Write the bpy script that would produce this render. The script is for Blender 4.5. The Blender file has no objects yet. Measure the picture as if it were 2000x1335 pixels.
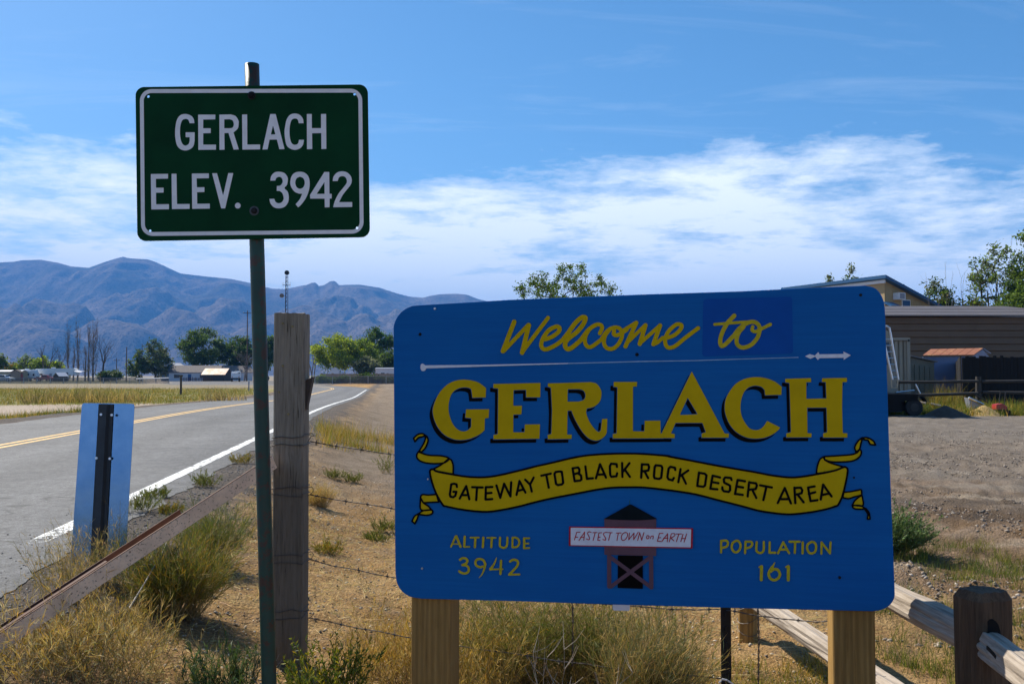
import bpy, bmesh, math, random
import numpy as np
from mathutils import Vector, Matrix

random.seed(7)
RNG = np.random.default_rng(11)
sc = bpy.context.scene
COL = sc.collection

# ------------------------------------------------------------------ camera, sky, sun, exposure
FPX, CX, CY, HOR, EYE = 1800.0, 1000.0, 667.5, 733.0, 1.6      # photo pixels (2000 x 1335), metres
PITCH = math.atan((HOR - CY) / FPX)
cam_d = bpy.data.cameras.new('camera')
cam_d.sensor_fit = 'HORIZONTAL'
cam_d.sensor_width = 36.0
cam_d.lens = 36.0 * FPX / 2000.0
cam_d.clip_start = 0.05
cam_d.clip_end = 60000.0
cam = bpy.data.objects.new('camera', cam_d)
COL.objects.link(cam)
cam.location = (0, 0, EYE)
cam.rotation_euler = (math.pi / 2 + PITCH, 0, 0)
sc.camera = cam

SUN_AZ, SUN_EL = math.radians(-46.0), math.radians(44.0)        # azimuth from +Y, clockwise
sun_pos = Vector((math.sin(SUN_AZ) * math.cos(SUN_EL), math.cos(SUN_AZ) * math.cos(SUN_EL), math.sin(SUN_EL)))

world = bpy.data.worlds.new('World')
sc.world = world
world.use_nodes = True
wn, wl = world.node_tree.nodes, world.node_tree.links
wn.clear()
w_out = wn.new('ShaderNodeOutputWorld')
w_bg = wn.new('ShaderNodeBackground')
w_bg.inputs['Strength'].default_value = 0.075
w_sky = wn.new('ShaderNodeTexSky')
w_sky.sky_type = 'NISHITA'
w_sky.sun_disc = False
w_sky.sun_elevation = SUN_EL
w_sky.sun_rotation = SUN_AZ
w_sky.altitude = 1200.0
w_sky.air_density = 1.0
w_sky.dust_density = 0.8
w_sky.ozone_density = 3.5


def wmath(op, a, b=None, c=None, clamp=False):
    n = wn.new('ShaderNodeMath')
    n.operation = op
    n.use_clamp = clamp
    for i, v in enumerate((a, b, c)):
        if v is None:
            continue
        if isinstance(v, (int, float)):
            n.inputs[i].default_value = v
        else:
            wl.new(v, n.inputs[i])
    return n.outputs[0]


w_tc = wn.new('ShaderNodeTexCoord')
w_sep = wn.new('ShaderNodeSeparateXYZ')
wl.new(w_tc.outputs['Generated'], w_sep.inputs[0])
dx, dy, dz = w_sep.outputs
zz = wmath('MAXIMUM', dz, 0.0)
den = wmath('ADD', zz, 0.11)
w_cmb = wn.new('ShaderNodeCombineXYZ')
wl.new(wmath('DIVIDE', dx, den), w_cmb.inputs[0])
wl.new(wmath('DIVIDE', dy, den), w_cmb.inputs[1])


def wnoise(scale, detail, rough, dist, off, stretch=(1, 1, 1)):
    mp = wn.new('ShaderNodeMapping')
    mp.inputs['Location'].default_value = off
    mp.inputs['Scale'].default_value = stretch
    wl.new(w_cmb.outputs[0], mp.inputs[0])
    n = wn.new('ShaderNodeTexNoise')
    n.inputs['Scale'].default_value = scale
    n.inputs['Detail'].default_value = detail
    n.inputs['Roughness'].default_value = rough
    n.inputs['Distortion'].default_value = dist
    wl.new(mp.outputs[0], n.inputs['Vector'])
    return n.outputs['Fac']


n_big = wnoise(0.9, 3.0, 0.5, 0.3, (3.1, 1.7, 0))
n_mid = wnoise(2.4, 8.0, 0.58, 0.25, (0.4, 5.2, 0), (1.0, 1.0, 1))
n_fine = wnoise(11.0, 8.0, 0.66, 0.1, (8.0, 2.0, 0), (0.9, 1.1, 1))
elev = wmath('ARCSINE', zz)
# bank of thin cloud low in the sky, its upper edge ragged
edge = wmath('ADD', 0.225, wmath('MULTIPLY', wmath('SUBTRACT', n_big, 0.5), 0.34))
edge = wmath('ADD', edge, wmath('MULTIPLY', wmath('SUBTRACT', n_mid, 0.5), 0.20))
edge = wmath('ADD', edge, wmath('MULTIPLY', wmath('SUBTRACT', n_fine, 0.5), 0.11))
bank = wmath('DIVIDE', wmath('SUBTRACT', edge, elev), 0.095, clamp=True)
dens = wmath('ADD', 0.96, wmath('MULTIPLY', wmath('SUBTRACT', n_mid, 0.46), 0.95))
dens = wmath('ADD', dens, wmath('MULTIPLY', wmath('SUBTRACT', n_fine, 0.5), 0.75))
dens = wmath('ADD', dens, wmath('MULTIPLY', wmath('SUBTRACT', 1.0, wmath('DIVIDE', elev, 0.13, clamp=True)), 0.5))
dens = wmath('MULTIPLY', bank, wmath('MINIMUM', wmath('MAXIMUM', dens, 0.18), 1.0))
# faint high wisps
wisp = wmath('MULTIPLY', wmath('SUBTRACT', wnoise(1.3, 9.0, 0.7, 1.2, (1.2, 9.1, 0), (0.5, 2.2, 1)), 0.50), 1.3, clamp=True)
wisp = wmath('MULTIPLY', wisp, 0.42)
fac = wmath('MAXIMUM', wmath('MULTIPLY', dens, 0.93), wisp, clamp=True)
w_mix = wn.new('ShaderNodeMix')
w_mix.data_type = 'RGBA'
wl.new(fac, w_mix.inputs['Factor'])
w_hsv = wn.new('ShaderNodeHueSaturation')
w_hsv.inputs['Hue'].default_value = 0.492
w_hsv.inputs['Saturation'].default_value = 1.20
w_hsv.inputs['Value'].default_value = 1.20
wl.new(w_sky.outputs[0], w_hsv.inputs['Color'])
wl.new(w_hsv.outputs[0], w_mix.inputs[6])
w_mix.inputs[7].default_value = (12.5, 12.95, 12.8, 1)
wl.new(w_mix.outputs[2], w_bg.inputs['Color'])
wl.new(w_bg.outputs[0], w_out.inputs[0])

sun_d = bpy.data.lights.new('sun', 'SUN')
sun_d.energy = 5.0
sun_d.angle = math.radians(0.53)
sun_d.color = (1.0, 0.93, 0.80)
sun = bpy.data.objects.new('sun', sun_d)
COL.objects.link(sun)
sun.location = (-30, 30, 40)
sun.rotation_euler = (-sun_pos).to_track_quat('-Z', 'Y').to_euler()

sc.view_settings.view_transform = 'Standard'
sc.view_settings.look = 'None'
sc.view_settings.gamma = 1.0
sc.view_settings.exposure = 0.75
sc.view_settings.use_curve_mapping = False
sc.cycles.max_bounces = 8
sc.cycles.transparent_max_bounces = 16
sc.cycles.caustics_reflective = False
sc.cycles.caustics_refractive = False


# ------------------------------------------------------------------ pixel helpers: a pixel is only a direction
CP, SP = math.cos(PITCH), math.sin(PITCH)


def ray(px, py):
    x, u = (px - CX) / FPX, -(py - CY) / FPX
    return Vector((x, CP - u * SP, SP + u * CP))


def at(px, py, Y):
    r = ray(px, py)
    k = Y / r.y
    return Vector((r.x * k, Y, EYE + r.z * k))


def ground_pt(px, py, z=0.0):
    r = ray(px, py)
    k = (z - EYE) / r.z
    return Vector((r.x * k, r.y * k, z))


# ------------------------------------------------------------------ numpy noise
def _h(ix, iy, s):
    n = (ix * 374761393 + iy * 668265263 + s * 974634777) & 0xffffffff
    n = ((n ^ (n >> 13)) * 1274126177) & 0xffffffff
    return ((n ^ (n >> 16)) & 0xffff) / 65535.0


def vnoise(x, y, s=0):
    x = np.asarray(x, float)
    y = np.asarray(y, float)
    ix, iy = np.floor(x).astype(np.int64), np.floor(y).astype(np.int64)
    fx, fy = x - ix, y - iy
    fx, fy = fx * fx * (3 - 2 * fx), fy * fy * (3 - 2 * fy)
    a, b = _h(ix, iy, s), _h(ix + 1, iy, s)
    c, d = _h(ix, iy + 1, s), _h(ix + 1, iy + 1, s)
    return (a * (1 - fx) + b * fx) * (1 - fy) + (c * (1 - fx) + d * fx) * fy


def fbm(x, y, o=4, s=0, g=0.5):
    v, a, t = 0.0, 1.0, 0.0
    for i in range(o):
        v = v + a * vnoise(x * 2 ** i + 17.3 * i, y * 2 ** i - 9.1 * i, s + i)
        t += a
        a *= g
    return v / t


def smooth(a, b, x):
    t = np.clip((np.asarray(x, float) - a) / (b - a), 0, 1)
    return t * t * (3 - 2 * t)


# ------------------------------------------------------------------ mesh helpers
class MB:
    def __init__(self):
        self.v, self.f = [], []

    def add(self, vs, fs):
        o = len(self.v)
        self.v.extend([tuple(p) for p in vs])
        self.f.extend([tuple(i + o for i in f) for f in fs])
        return self

    def box(self, c, s, rz=0.0, rx=0.0):
        m = Matrix.Rotation(rz, 3, 'Z') @ Matrix.Rotation(rx, 3, 'X')
        vs = [Vector(c) + m @ Vector((a * s[0] / 2, b * s[1] / 2, d * s[2] / 2))
              for a in (-1, 1) for b in (-1, 1) for d in (-1, 1)]
        return self.add(vs, [(0, 1, 3, 2), (4, 6, 7, 5), (0, 4, 5, 1), (2, 3, 7, 6), (0, 2, 6, 4), (1, 5, 7, 3)])

    def tube(self, pts, r, n=6, caps=True, r1=None):
        pts = [Vector(p) for p in pts]
        k = len(pts)
        vs, fs = [], []
        for i, p in enumerate(pts):
            d = (pts[min(i + 1, k - 1)] - pts[max(i - 1, 0)])
            d = d.normalized() if d.length > 1e-9 else Vector((0, 0, 1))
            a = d.cross(Vector((0, 0, 1)))
            if a.length < 0.05:
                a = d.cross(Vector((0, 1, 0)))
            a.normalize()
            b = d.cross(a)
            rr = r if r1 is None else r + (r1 - r) * i / max(1, k - 1)
            for j in range(n):
                t = 2 * math.pi * j / n
                vs.append(p + (a * math.cos(t) + b * math.sin(t)) * rr)
        for i in range(k - 1):
            for j in range(n):
                q = (j + 1) % n
                fs.append((i * n + j, i * n + q, (i + 1) * n + q, (i + 1) * n + j))
        if caps:
            fs.append(tuple(range(n - 1, -1, -1)))
            fs.append(tuple((k - 1) * n + j for j in range(n)))
        return self.add(vs, fs)

    def prism(self, poly, y0, y1):
        """polygon in (x, z), extruded along y"""
        n = len(poly)
        vs = [(p[0], y0, p[1]) for p in poly] + [(p[0], y1, p[1]) for p in poly]
        fs = [tuple(range(n)), tuple(range(2 * n - 1, n - 1, -1))]
        for i in range(n):
            j = (i + 1) % n
            fs.append((i, i + n, j + n, j))
        return self.add(vs, fs)

    def prism_x(self, poly, x0, x1):
        """polygon in (y, z), extruded along x"""
        n = len(poly)
        vs = [(x0, p[0], p[1]) for p in poly] + [(x1, p[0], p[1]) for p in poly]
        fs = [tuple(range(n)), tuple(range(2 * n - 1, n - 1, -1))]
        for i in range(n):
            j = (i + 1) % n
            fs.append((i, i + n, j + n, j))
        return self.add(vs, fs)

    def disc(self, c, r, axis, depth, n=16):
        a = Vector(axis).normalized()
        return self.tube([Vector(c) - a * depth / 2, Vector(c) + a * depth / 2], r, n)


def mesh_np(name, v, f, col=None, smooth_shade=False):
    """v (N,3), f (M,3|4) arrays"""
    v = np.ascontiguousarray(v, dtype=np.float32)
    f = np.ascontiguousarray(f, dtype=np.int32)
    me = bpy.data.meshes.new(name)
    me.vertices.add(len(v))
    me.vertices.foreach_set('co', v.ravel())
    k = f.shape[1]
    me.loops.add(f.size)
    me.loops.foreach_set('vertex_index', f.ravel())
    me.polygons.add(len(f))
    me.polygons.foreach_set('loop_start', np.arange(0, f.size, k, dtype=np.int32))
    me.polygons.foreach_set('loop_total', np.full(len(f), k, dtype=np.int32))
    if smooth_shade:
        me.polygons.foreach_set('use_smooth', np.ones(len(f), dtype=bool))
    me.update(calc_edges=True)
    if col is not None:
        a = me.color_attributes.new('Col', 'FLOAT_COLOR', 'POINT')
        c = np.ones((len(v), 4), dtype=np.float32)
        c[:, :3] = col
        a.data.foreach_set('color', c.ravel())
    return me


def wloc(o):
    p = Vector((0, 0, 0))
    while o is not None:
        p += Vector(o.location)
        o = o.parent
    return p


def link(name, me, mat, parent=None, smooth_shade=False):
    o = bpy.data.objects.new(name, me)
    COL.objects.link(o)
    if mat is not None:
        me.materials.clear()
        me.materials.append(mat)
    if parent is not None:
        o.parent = parent
    if smooth_shade:
        me.polygons.foreach_set('use_smooth', np.ones(len(me.polygons), dtype=bool))
    return o


def build(mb, name, mat, parent=None, world_coords=False, sm=False):
    me = bpy.data.meshes.new(name)
    vs = mb.v
    if world_coords and parent is not None:
        w = wloc(parent)
        vs = [(p[0] - w.x, p[1] - w.y, p[2] - w.z) for p in vs]
    me.from_pydata(vs, [], mb.f)
    bm = bmesh.new()
    bm.from_mesh(me)
    bmesh.ops.recalc_face_normals(bm, faces=bm.faces)
    bm.to_mesh(me)
    bm.free()
    return link(name, me, mat, parent, sm)


def tag(o, label=None, cat=None, group=None, kind=None):
    if label:
        o['label'] = label
    if cat:
        o['category'] = cat
    if group:
        o['group'] = group
    if kind:
        o['kind'] = kind
    return o


def thing(name, label, cat, loc=(0, 0, 0), rz=0.0, group=None):
    o = bpy.data.objects.new(name, None)
    o.empty_display_size = 0.2
    COL.objects.link(o)
    o.location = loc
    o.rotation_euler = (0, 0, rz)
    return tag(o, label, cat, group)


def copy_tree(o, parent=None):
    c = o.copy()
    COL.objects.link(c)
    c.parent = parent
    for ch in list(o.children):
        copy_tree(ch, c)
    return c


# ------------------------------------------------------------------ materials
def nmat(name):
    m = bpy.data.materials.new(name)
    m.use_nodes = True
    nt = m.node_tree
    return m, nt.nodes, nt.links, nt.nodes['Principled BSDF']


def ramp(ns, ls, fac, stops):
    r = ns.new('ShaderNodeValToRGB')
    e = r.color_ramp.elements
    while len(e) < len(stops):
        e.new(0.5)
    for i, (p, c) in enumerate(stops):
        e[i].position = p
        e[i].color = (c[0], c[1], c[2], 1)
    ls.new(fac, r.inputs[0])
    return r.outputs[0]


def noise_node(ns, ls, vec, scale, detail=5.0, rough=0.55, dist=0.0):
    n = ns.new('ShaderNodeTexNoise')
    n.inputs['Scale'].default_value = scale
    n.inputs['Detail'].default_value = detail
    n.inputs['Roughness'].default_value = rough
    n.inputs['Distortion'].default_value = dist
    if vec is not None:
        ls.new(vec, n.inputs['Vector'])
    return n.outputs['Fac']


def mapping(ns, ls, vec, scale=(1, 1, 1), loc=(0, 0, 0)):
    m = ns.new('ShaderNodeMapping')
    m.inputs['Scale'].default_value = scale
    m.inputs['Location'].default_value = loc
    ls.new(vec, m.inputs[0])
    return m.outputs[0]


def mixc(ns, ls, fac, a, b, mode='MIX'):
    m = ns.new('ShaderNodeMix')
    m.data_type = 'RGBA'
    m.blend_type = mode
    for s, v in ((m.inputs['Factor'], fac), (m.inputs[6], a), (m.inputs[7], b)):
        if isinstance(v, (int, float)):
            s.default_value = v
        elif isinstance(v, tuple):
            s.default_value = (v[0], v[1], v[2], 1)
        else:
            ls.new(v, s)
    return m.outputs[2]


def mth(ns, ls, op, a, b=0.0, clamp=False):
    m = ns.new('ShaderNodeMath')
    m.operation = op
    m.use_clamp = clamp
    for i, v in enumerate((a, b)):
        if isinstance(v, (int, float)):
            m.inputs[i].default_value = v
        else:
            ls.new(v, m.inputs[i])
    return m.outputs[0]


def bump(ns, ls, bsdf, h, strength, dist):
    b = ns.new('ShaderNodeBump')
    b.inputs['Strength'].default_value = strength
    b.inputs['Distance'].default_value = dist
    ls.new(h, b.inputs['Height'])
    ls.new(b.outputs[0], bsdf.inputs['Normal'])


def plain(name, c, rough=0.6, metal=0.0, var=0.12, scale=6.0, c2=None, bumpd=0.0, spots=None, coat=0.0, spec=0.5):
    """paint / metal / plaster: base colour with slow variation, optional stains and fine relief"""
    m, ns, ls, b = nmat(name)
    tc = ns.new('ShaderNodeTexCoord').outputs['Object']
    n1 = noise_node(ns, ls, tc, scale, 6, 0.6)
    lo = tuple(max(0, x * (1 - var)) for x in c)
    hi = tuple(min(1, x * (1 + var)) for x in (c2 or c))
    colr = ramp(ns, ls, n1, [(0.3, lo), (0.7, hi)])
    if spots:
        n2 = noise_node(ns, ls, tc, spots[1], 8, 0.68, 0.2)
        f = ramp(ns, ls, n2, [(spots[2], (0, 0, 0)), (spots[2] + 0.09, (1, 1, 1))])
        colr = mixc(ns, ls, f, colr, spots[0])
    ls.new(colr, b.inputs['Base Color'])
    b.inputs['Roughness'].default_value = rough
    b.inputs['Metallic'].default_value = metal
    b.inputs['Specular IOR Level'].default_value = spec
    b.inputs['Coat Weight'].default_value = coat
    if bumpd:
        bump(ns, ls, b, noise_node(ns, ls, tc, scale * 9, 6, 0.6), 0.6, bumpd)
    return m


def woodmat(name, dark, mid, light, rough=0.85, crack=0.5, bscale=1.0, ring=0.0, crk=0.30, stain=None):
    """uses the vector attribute gc = (across, across, along) in metres"""
    m, ns, ls, b = nmat(name)
    at_ = ns.new('ShaderNodeAttribute')
    at_.attribute_name = 'gc'
    v = at_.outputs['Vector']
    g1 = noise_node(ns, ls, mapping(ns, ls, v, (95, 95, 4.2)), 1.0, 7, 0.66, 0.9)
    g2 = noise_node(ns, ls, mapping(ns, ls, v, (11, 11, 2.6)), 1.0, 5, 0.6, 0.6)
    g3 = noise_node(ns, ls, mapping(ns, ls, v, (260, 260, 16.0)), 1.0, 4, 0.6, 0.2)
    f = mth(ns, ls, 'ADD', mth(ns, ls, 'MULTIPLY', g1, 0.62), mth(ns, ls, 'MULTIPLY', g2, 0.38))
    c = ramp(ns, ls, f, [(0.30, dark), (0.5, mid), (0.70, light)])
    if ring:
        w = ns.new('ShaderNodeTexWave')
        w.inputs['Scale'].default_value = 13.0
        w.inputs['Distortion'].default_value = 5.0
        w.inputs['Detail'].default_value = 2.0
        w.inputs['Detail Scale'].default_value = 0.7
        ls.new(mapping(ns, ls, v, (1.0, 0.25, 0.09)), w.inputs['Vector'])
        c = mixc(ns, ls, mth(ns, ls, 'MULTIPLY', w.outputs['Fac'], ring), c, tuple(x * 0.45 for x in mid))
    cr = ramp(ns, ls, g1, [(crk, (1, 1, 1)), (crk + 0.06, (0, 0, 0))])
    c = mixc(ns, ls, mth(ns, ls, 'MULTIPLY', cr, crack), c, tuple(x * 0.25 for x in dark))
    if stain:
        sp_ = ns.new('ShaderNodeSeparateXYZ')
        ls.new(v, sp_.inputs[0])
        e_ = mth(ns, ls, 'ADD', mth(ns, ls, 'SUBTRACT', stain[0], sp_.outputs[2]), mth(ns, ls, 'MULTIPLY', mth(ns, ls, 'SUBTRACT', g2, 0.5), 0.9))
        f_ = mth(ns, ls, 'MULTIPLY', mth(ns, ls, 'DIVIDE', e_, 0.25, True), 0.6)
        c = mixc(ns, ls, f_, c, stain[1])
    ls.new(c, b.inputs['Base Color'])
    b.inputs['Roughness'].default_value = rough
    b.inputs['Specular IOR Level'].default_value = 0.25
    h = mth(ns, ls, 'ADD', mth(ns, ls, 'MULTIPLY', g1, 0.7), mth(ns, ls, 'MULTIPLY', g3, 0.3))
    bump(ns, ls, b, h, 0.9, 0.004 * bscale)
    return m


def leafmat(name, trans=0.45, rough=0.6, gain=1.0):
    m, ns, ls, b = nmat(name)
    a = ns.new('ShaderNodeAttribute')
    a.attribute_name = 'Col'
    c = a.outputs['Color']
    ls.new(c, b.inputs['Base Color'])
    b.inputs['Roughness'].default_value = rough
    b.inputs['Specular IOR Level'].default_value = 0.25
    t = ns.new('ShaderNodeBsdfTranslucent')
    ls.new(mixc(ns, ls, 1.0, c, (1.0 * gain, 1.0 * gain, 0.75 * gain), 'MULTIPLY'), t.inputs['Color'])
    mx = ns.new('ShaderNodeMixShader')
    mx.inputs[0].default_value = trans
    ls.new(b.outputs[0], mx.inputs[1])
    ls.new(t.outputs[0], mx.inputs[2])
    out = [n for n in ns if n.type == 'OUTPUT_MATERIAL'][0]
    ls.new(mx.outputs[0], out.inputs['Surface'])
    return m


M = {}
M['leaf'] = leafmat('leaf', 0.28)
M['tree_leaf'] = leafmat('tree_leaf', 0.50)
M['straw'] = leafmat('straw', 0.35, 0.7)
M['bark'] = plain('bark', (0.075, 0.058, 0.045), 0.9, var=0.35, scale=3.0, bumpd=0.02)
M['bark_pale'] = plain('bark_pale', (0.16, 0.125, 0.10), 0.9, var=0.3, scale=2.0, bumpd=0.02)
M['wood_grey'] = woodmat('wood_grey', (0.10, 0.080, 0.060), (0.26, 0.215, 0.165), (0.40, 0.345, 0.28))
M['wood_tie'] = woodmat('wood_tie', (0.105, 0.085, 0.058), (0.255, 0.215, 0.16), (0.37, 0.32, 0.25), crack=0.8, crk=0.36, bscale=1.5, stain=(21 * 13.7 + 1.35, (0.085, 0.068, 0.05)))
M['wood_pale'] = woodmat('wood_pale', (0.14, 0.11, 0.085), (0.36, 0.30, 0.24), (0.52, 0.455, 0.385))
M['wood_dark'] = woodmat('wood_dark', (0.028, 0.018, 0.011), (0.085, 0.052, 0.030), (0.16, 0.10, 0.058), crack=0.8)
M['wood_new'] = woodmat('wood_new', (0.19, 0.10, 0.026), (0.32, 0.185, 0.052), (0.42, 0.26, 0.085), 0.7, 0.25, 0.6, 0.45)
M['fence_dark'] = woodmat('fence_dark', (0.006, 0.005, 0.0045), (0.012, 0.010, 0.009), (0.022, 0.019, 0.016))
M['wire'] = plain('wire', (0.10, 0.085, 0.075), 0.55, 0.6, 0.3, 40)
M['white'] = plain('white', (0.72, 0.73, 0.74), 0.5, var=0.06)
M['glass'] = plain('glass', (0.02, 0.03, 0.04), 0.08, var=0.1)
M['black'] = plain('black', (0.005, 0.005, 0.005), 0.7, var=0.2, spec=0.2)
M['rubber'] = plain('rubber', (0.018, 0.017, 0.016), 0.85, var=0.3, scale=12, bumpd=0.003)
M['alu'] = plain('alu', (0.62, 0.64, 0.66), 0.32, 1.0, 0.1, 8)
M['steel_dark'] = plain('steel_dark', (0.014, 0.014, 0.015), 0.6, 0.0, 0.25, 8, spec=0.2)

# ------------------------------------------------------------------ terrain and road
RA = math.atan((CX - 760.0) / FPX)
RU = (-math.sin(RA), math.cos(RA))          # along the road
RR = (math.cos(RA), math.sin(RA))           # to its right
T_WHITE, T_YEL, T_LEFT, T_EDGE = -2.50, -6.50, -9.45, -2.12


def road_z(s):
    return 0.40 * (1 - smooth(28, 75, s))


def st(X, Y):
    return X * RU[0] + Y * RU[1], X * RR[0] + Y * RR[1]


def gz(X, Y, micro=True):
    X = np.asarray(X, float)
    Y = np.asarray(Y, float)
    s, t = st(X, Y)
    rz = road_z(s)
    right = smooth(-1.95, 0.2, t)
    left = smooth(-9.7, -13.5, t) * 0.8
    z = rz * (1 - right) * (1 - left)
    if micro:
        on_road = smooth(-1.9, -1.2, t) + smooth(-9.8, -10.6, t)
        on_road = np.clip(on_road, 0, 1) * (1 - smooth(75, 90, s))
        r = np.hypot(X, Y)
        fade = 1 - smooth(25, 60, r)
        und = (fbm(X * 0.7, Y * 0.7, 3, 5) - 0.5) * 0.14
        lot = smooth(1.9, 3.0, X) * smooth(4.5, 7.0, Y)
        fine = (fbm(X * 5.0, Y * 5.0, 5, 9, 0.66) - 0.5) * (0.085 + 0.075 * lot)
        z = z + (und + fine) * fade * on_road
    return z


def gz1(X, Y):
    return float(gz(np.array([X]), np.array([Y]))[0])


def polar_rows():
    r = [0.35]
    while r[-1] < 1.4:
        r.append(r[-1] * 1.06)
    while r[-1] < 14:
        r.append(r[-1] * 1.0075)
    while r[-1] < 60:
        r.append(r[-1] * 1.014)
    while r[-1] < 12500:
        r.append(r[-1] * 1.05)
    return np.array(r)


def build_ground():
    R = polar_rows()
    front = np.linspace(math.radians(-38), math.radians(38), 400)
    back = np.linspace(math.radians(38), math.radians(322), 72)[1:-1]
    A = np.concatenate([front, back])
    nr, na = len(R), len(A)
    rr, aa = np.meshgrid(R, A, indexing='ij')
    X, Y = rr * np.sin(aa), rr * np.cos(aa)
    Z = gz(X, Y)
    s, t = st(X, Y)
    # base colours of the soil itself
    n1 = fbm(X * 1.3, Y * 1.3, 4, 21)
    n2 = fbm(X * 4.5, Y * 4.5, 4, 31)
    n3 = fbm(X * 0.25, Y * 0.25, 3, 41)

    def L(*c):
        return np.array(c)[None, None, :]

    sand = L(0.375, 0.222, 0.088) + (n1[..., None] - 0.5) * L(0.26, 0.175, 0.09)
    straw = L(0.52, 0.36, 0.165)
    col = sand
    k = np.clip((n2 - 0.54) * 5, 0, 1)[..., None]
    col = col * (1 - 0.45 * k) + straw * 0.45 * k
    k = np.clip((0.42 - n2) * 6, 0, 1)[..., None]
    col = col * (1 - 0.4 * k) + L(0.23, 0.17, 0.11) * 0.4 * k
    lot = (smooth(1.7, 2.7, X + (n1 - 0.5) * 1.6 - 0.02 * Y) * smooth(5.2, 7.8, Y + (n1 - 0.5) * 2))[..., None]
    lotc = L(0.225, 0.148, 0.088) + (n2[..., None] - 0.5) * L(0.26, 0.20, 0.15)
    st_ = np.clip((fbm(X * 0.45, Y * 1.9, 4, 77) - 0.50) * 5, 0, 1)[..., None]
    lotc = lotc * (1 - 0.75 * st_) + L(0.44, 0.36, 0.265) * 0.75 * st_
    dk_ = np.clip((0.47 - fbm(X * 0.35 + 7, Y * 1.3, 4, 79)) * 7, 0, 1)[..., None]
    lotc = lotc * (1 - 0.8 * dk_) + L(0.090, 0.060, 0.038) * 0.8 * dk_
    drv = (smooth(21, 25, Y + (n3 - 0.5) * 3) * (1 - smooth(35.2, 36.4, Y)))[..., None]
    lotc = lotc * (1 - 0.8 * drv) + (L(0.215, 0.195, 0.175) + (fbm(X * 0.3, Y * 2.2, 3, 81)[..., None] - 0.5) * L(0.12, 0.11, 0.1)) * 0.8 * drv
    col = col * (1 - lot) + lotc * lot
    # grey gravel drive beyond the fence, right of the road
    gl = (smooth(9, 15, Y + (n1 - 0.5) * 6) * smooth(-2.0, -0.6, t))[..., None]
    grv = L(0.23, 0.195, 0.16) + (n2[..., None] - 0.5) * L(0.17, 0.16, 0.15)
    col = col * (1 - 0.75 * gl) + grv * 0.75 * gl
    sh = (smooth(-2.9, -2.1, t) * (1 - smooth(-1.75, -0.95, t + (n2 - 0.5) * 0.9)))[..., None]
    sh = np.maximum(sh, (smooth(-11.6, -10.6, t) * (1 - smooth(-9.6, -9.0, t)) * (s > 3))[..., None])
    shc = L(0.115, 0.105, 0.10) + (n2[..., None] - 0.5) * L(0.10, 0.09, 0.085)
    col = col * (1 - 0.9 * sh) + shc * 0.9 * sh
    # pale sandy lot and fields left of the road
    lf = smooth(-10.8, -12.0, t)[..., None]
    pale = L(0.52, 0.42, 0.33) + (n3[..., None] - 0.5) * L(0.12, 0.11, 0.1)
    fld = (smooth(46, 52, Y + (n3 - 0.5) * 10) * (1 - smooth(105, 118, Y)))[..., None]
    lc = pale * (1 - fld) + L(0.27, 0.24, 0.085) * fld
    col = col * (1 - lf) + lc * lf
    xr = X / np.maximum(1.0, Y)
    apr = (smooth(150, 165, Y) * (1 - smooth(262, 285, Y)) * smooth(-0.385, -0.365, xr) * (1 - smooth(-0.21, -0.19, xr)))[..., None]
    olv = (smooth(176, 182, Y) * (1 - smooth(290, 330, Y)) * (1 - smooth(-0.41, -0.385, xr)))[..., None]
    far = smooth(150, 420, np.hypot(X, Y))[..., None]
    fc = L(0.27, 0.23, 0.17) + (fbm(X * 0.006, Y * 0.006, 4, 51)[..., None] - 0.5) * L(0.16, 0.14, 0.1)
    col = col * (1 - far) + fc * far
    bnd = (smooth(108, 116, Y) * (1 - smooth(176, 184, Y)) * lf[..., 0])[..., None]
    col = col * (1 - 0.75 * bnd) + L(0.19, 0.16, 0.085) * 0.75 * bnd
    col = col * (1 - apr) + L(0.17, 0.165, 0.165) * apr
    col = col * (1 - olv) + L(0.13, 0.125, 0.055) * olv
    col = np.clip(col, 0.02, 0.9)

    V = np.stack([X, Y, Z], -1).reshape(-1, 3)
    C = col.reshape(-1, 3)
    ii, jj = np.meshgrid(np.arange(nr - 1), np.arange(na), indexing='ij')
    j2 = (jj + 1) % na
    F = np.stack([ii * na + jj, (ii + 1) * na + jj, (ii + 1) * na + j2, ii * na + j2], -1).reshape(-1, 4)
    # close the small disc under the camera
    V = np.vstack([V, [[0, 0, gz1(0, 0)]]])
    C = np.vstack([C, C[:1]])
    me = mesh_np('ground', V, F[:, ::-1], C, True)
    m, ns, ls, b = nmat('soil')
    a = ns.new('ShaderNodeAttribute')
    a.attribute_name = 'Col'
    g = ns.new('ShaderNodeNewGeometry').outputs['Position']
    f1 = noise_node(ns, ls, g, 38.0, 6, 0.7)
    f2 = noise_node(ns, ls, g, 130.0, 4, 0.7)
    v = ns.new('ShaderNodeTexVoronoi')
    v.inputs['Scale'].default_value = 55.0
    ls.new(g, v.inputs['Vector'])
    c = mixc(ns, ls, 1.0, a.outputs['Color'], ramp(ns, ls, f1, [(0.30, (0.42, 0.40, 0.37)), (0.70, (1.38, 1.38, 1.38))]), 'MULTIPLY')
    c = mixc(ns, ls, 1.0, c, ramp(ns, ls, f2, [(0.3, (0.72, 0.72, 0.72)), (0.7, (1.22, 1.22, 1.22))]), 'MULTIPLY')
    ls.new(c, b.inputs['Base Color'])
    b.inputs['Roughness'].default_value = 0.95
    b.inputs['Specular IOR Level'].default_value = 0.15
    h = mth(ns, ls, 'ADD', mth(ns, ls, 'MULTIPLY', f1, 1.0), mth(ns, ls, 'MULTIPLY', v.outputs['Distance'], -0.55))
    h = mth(ns, ls, 'ADD', h, mth(ns, ls, 'MULTIPLY', f2, 0.35))
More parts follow.
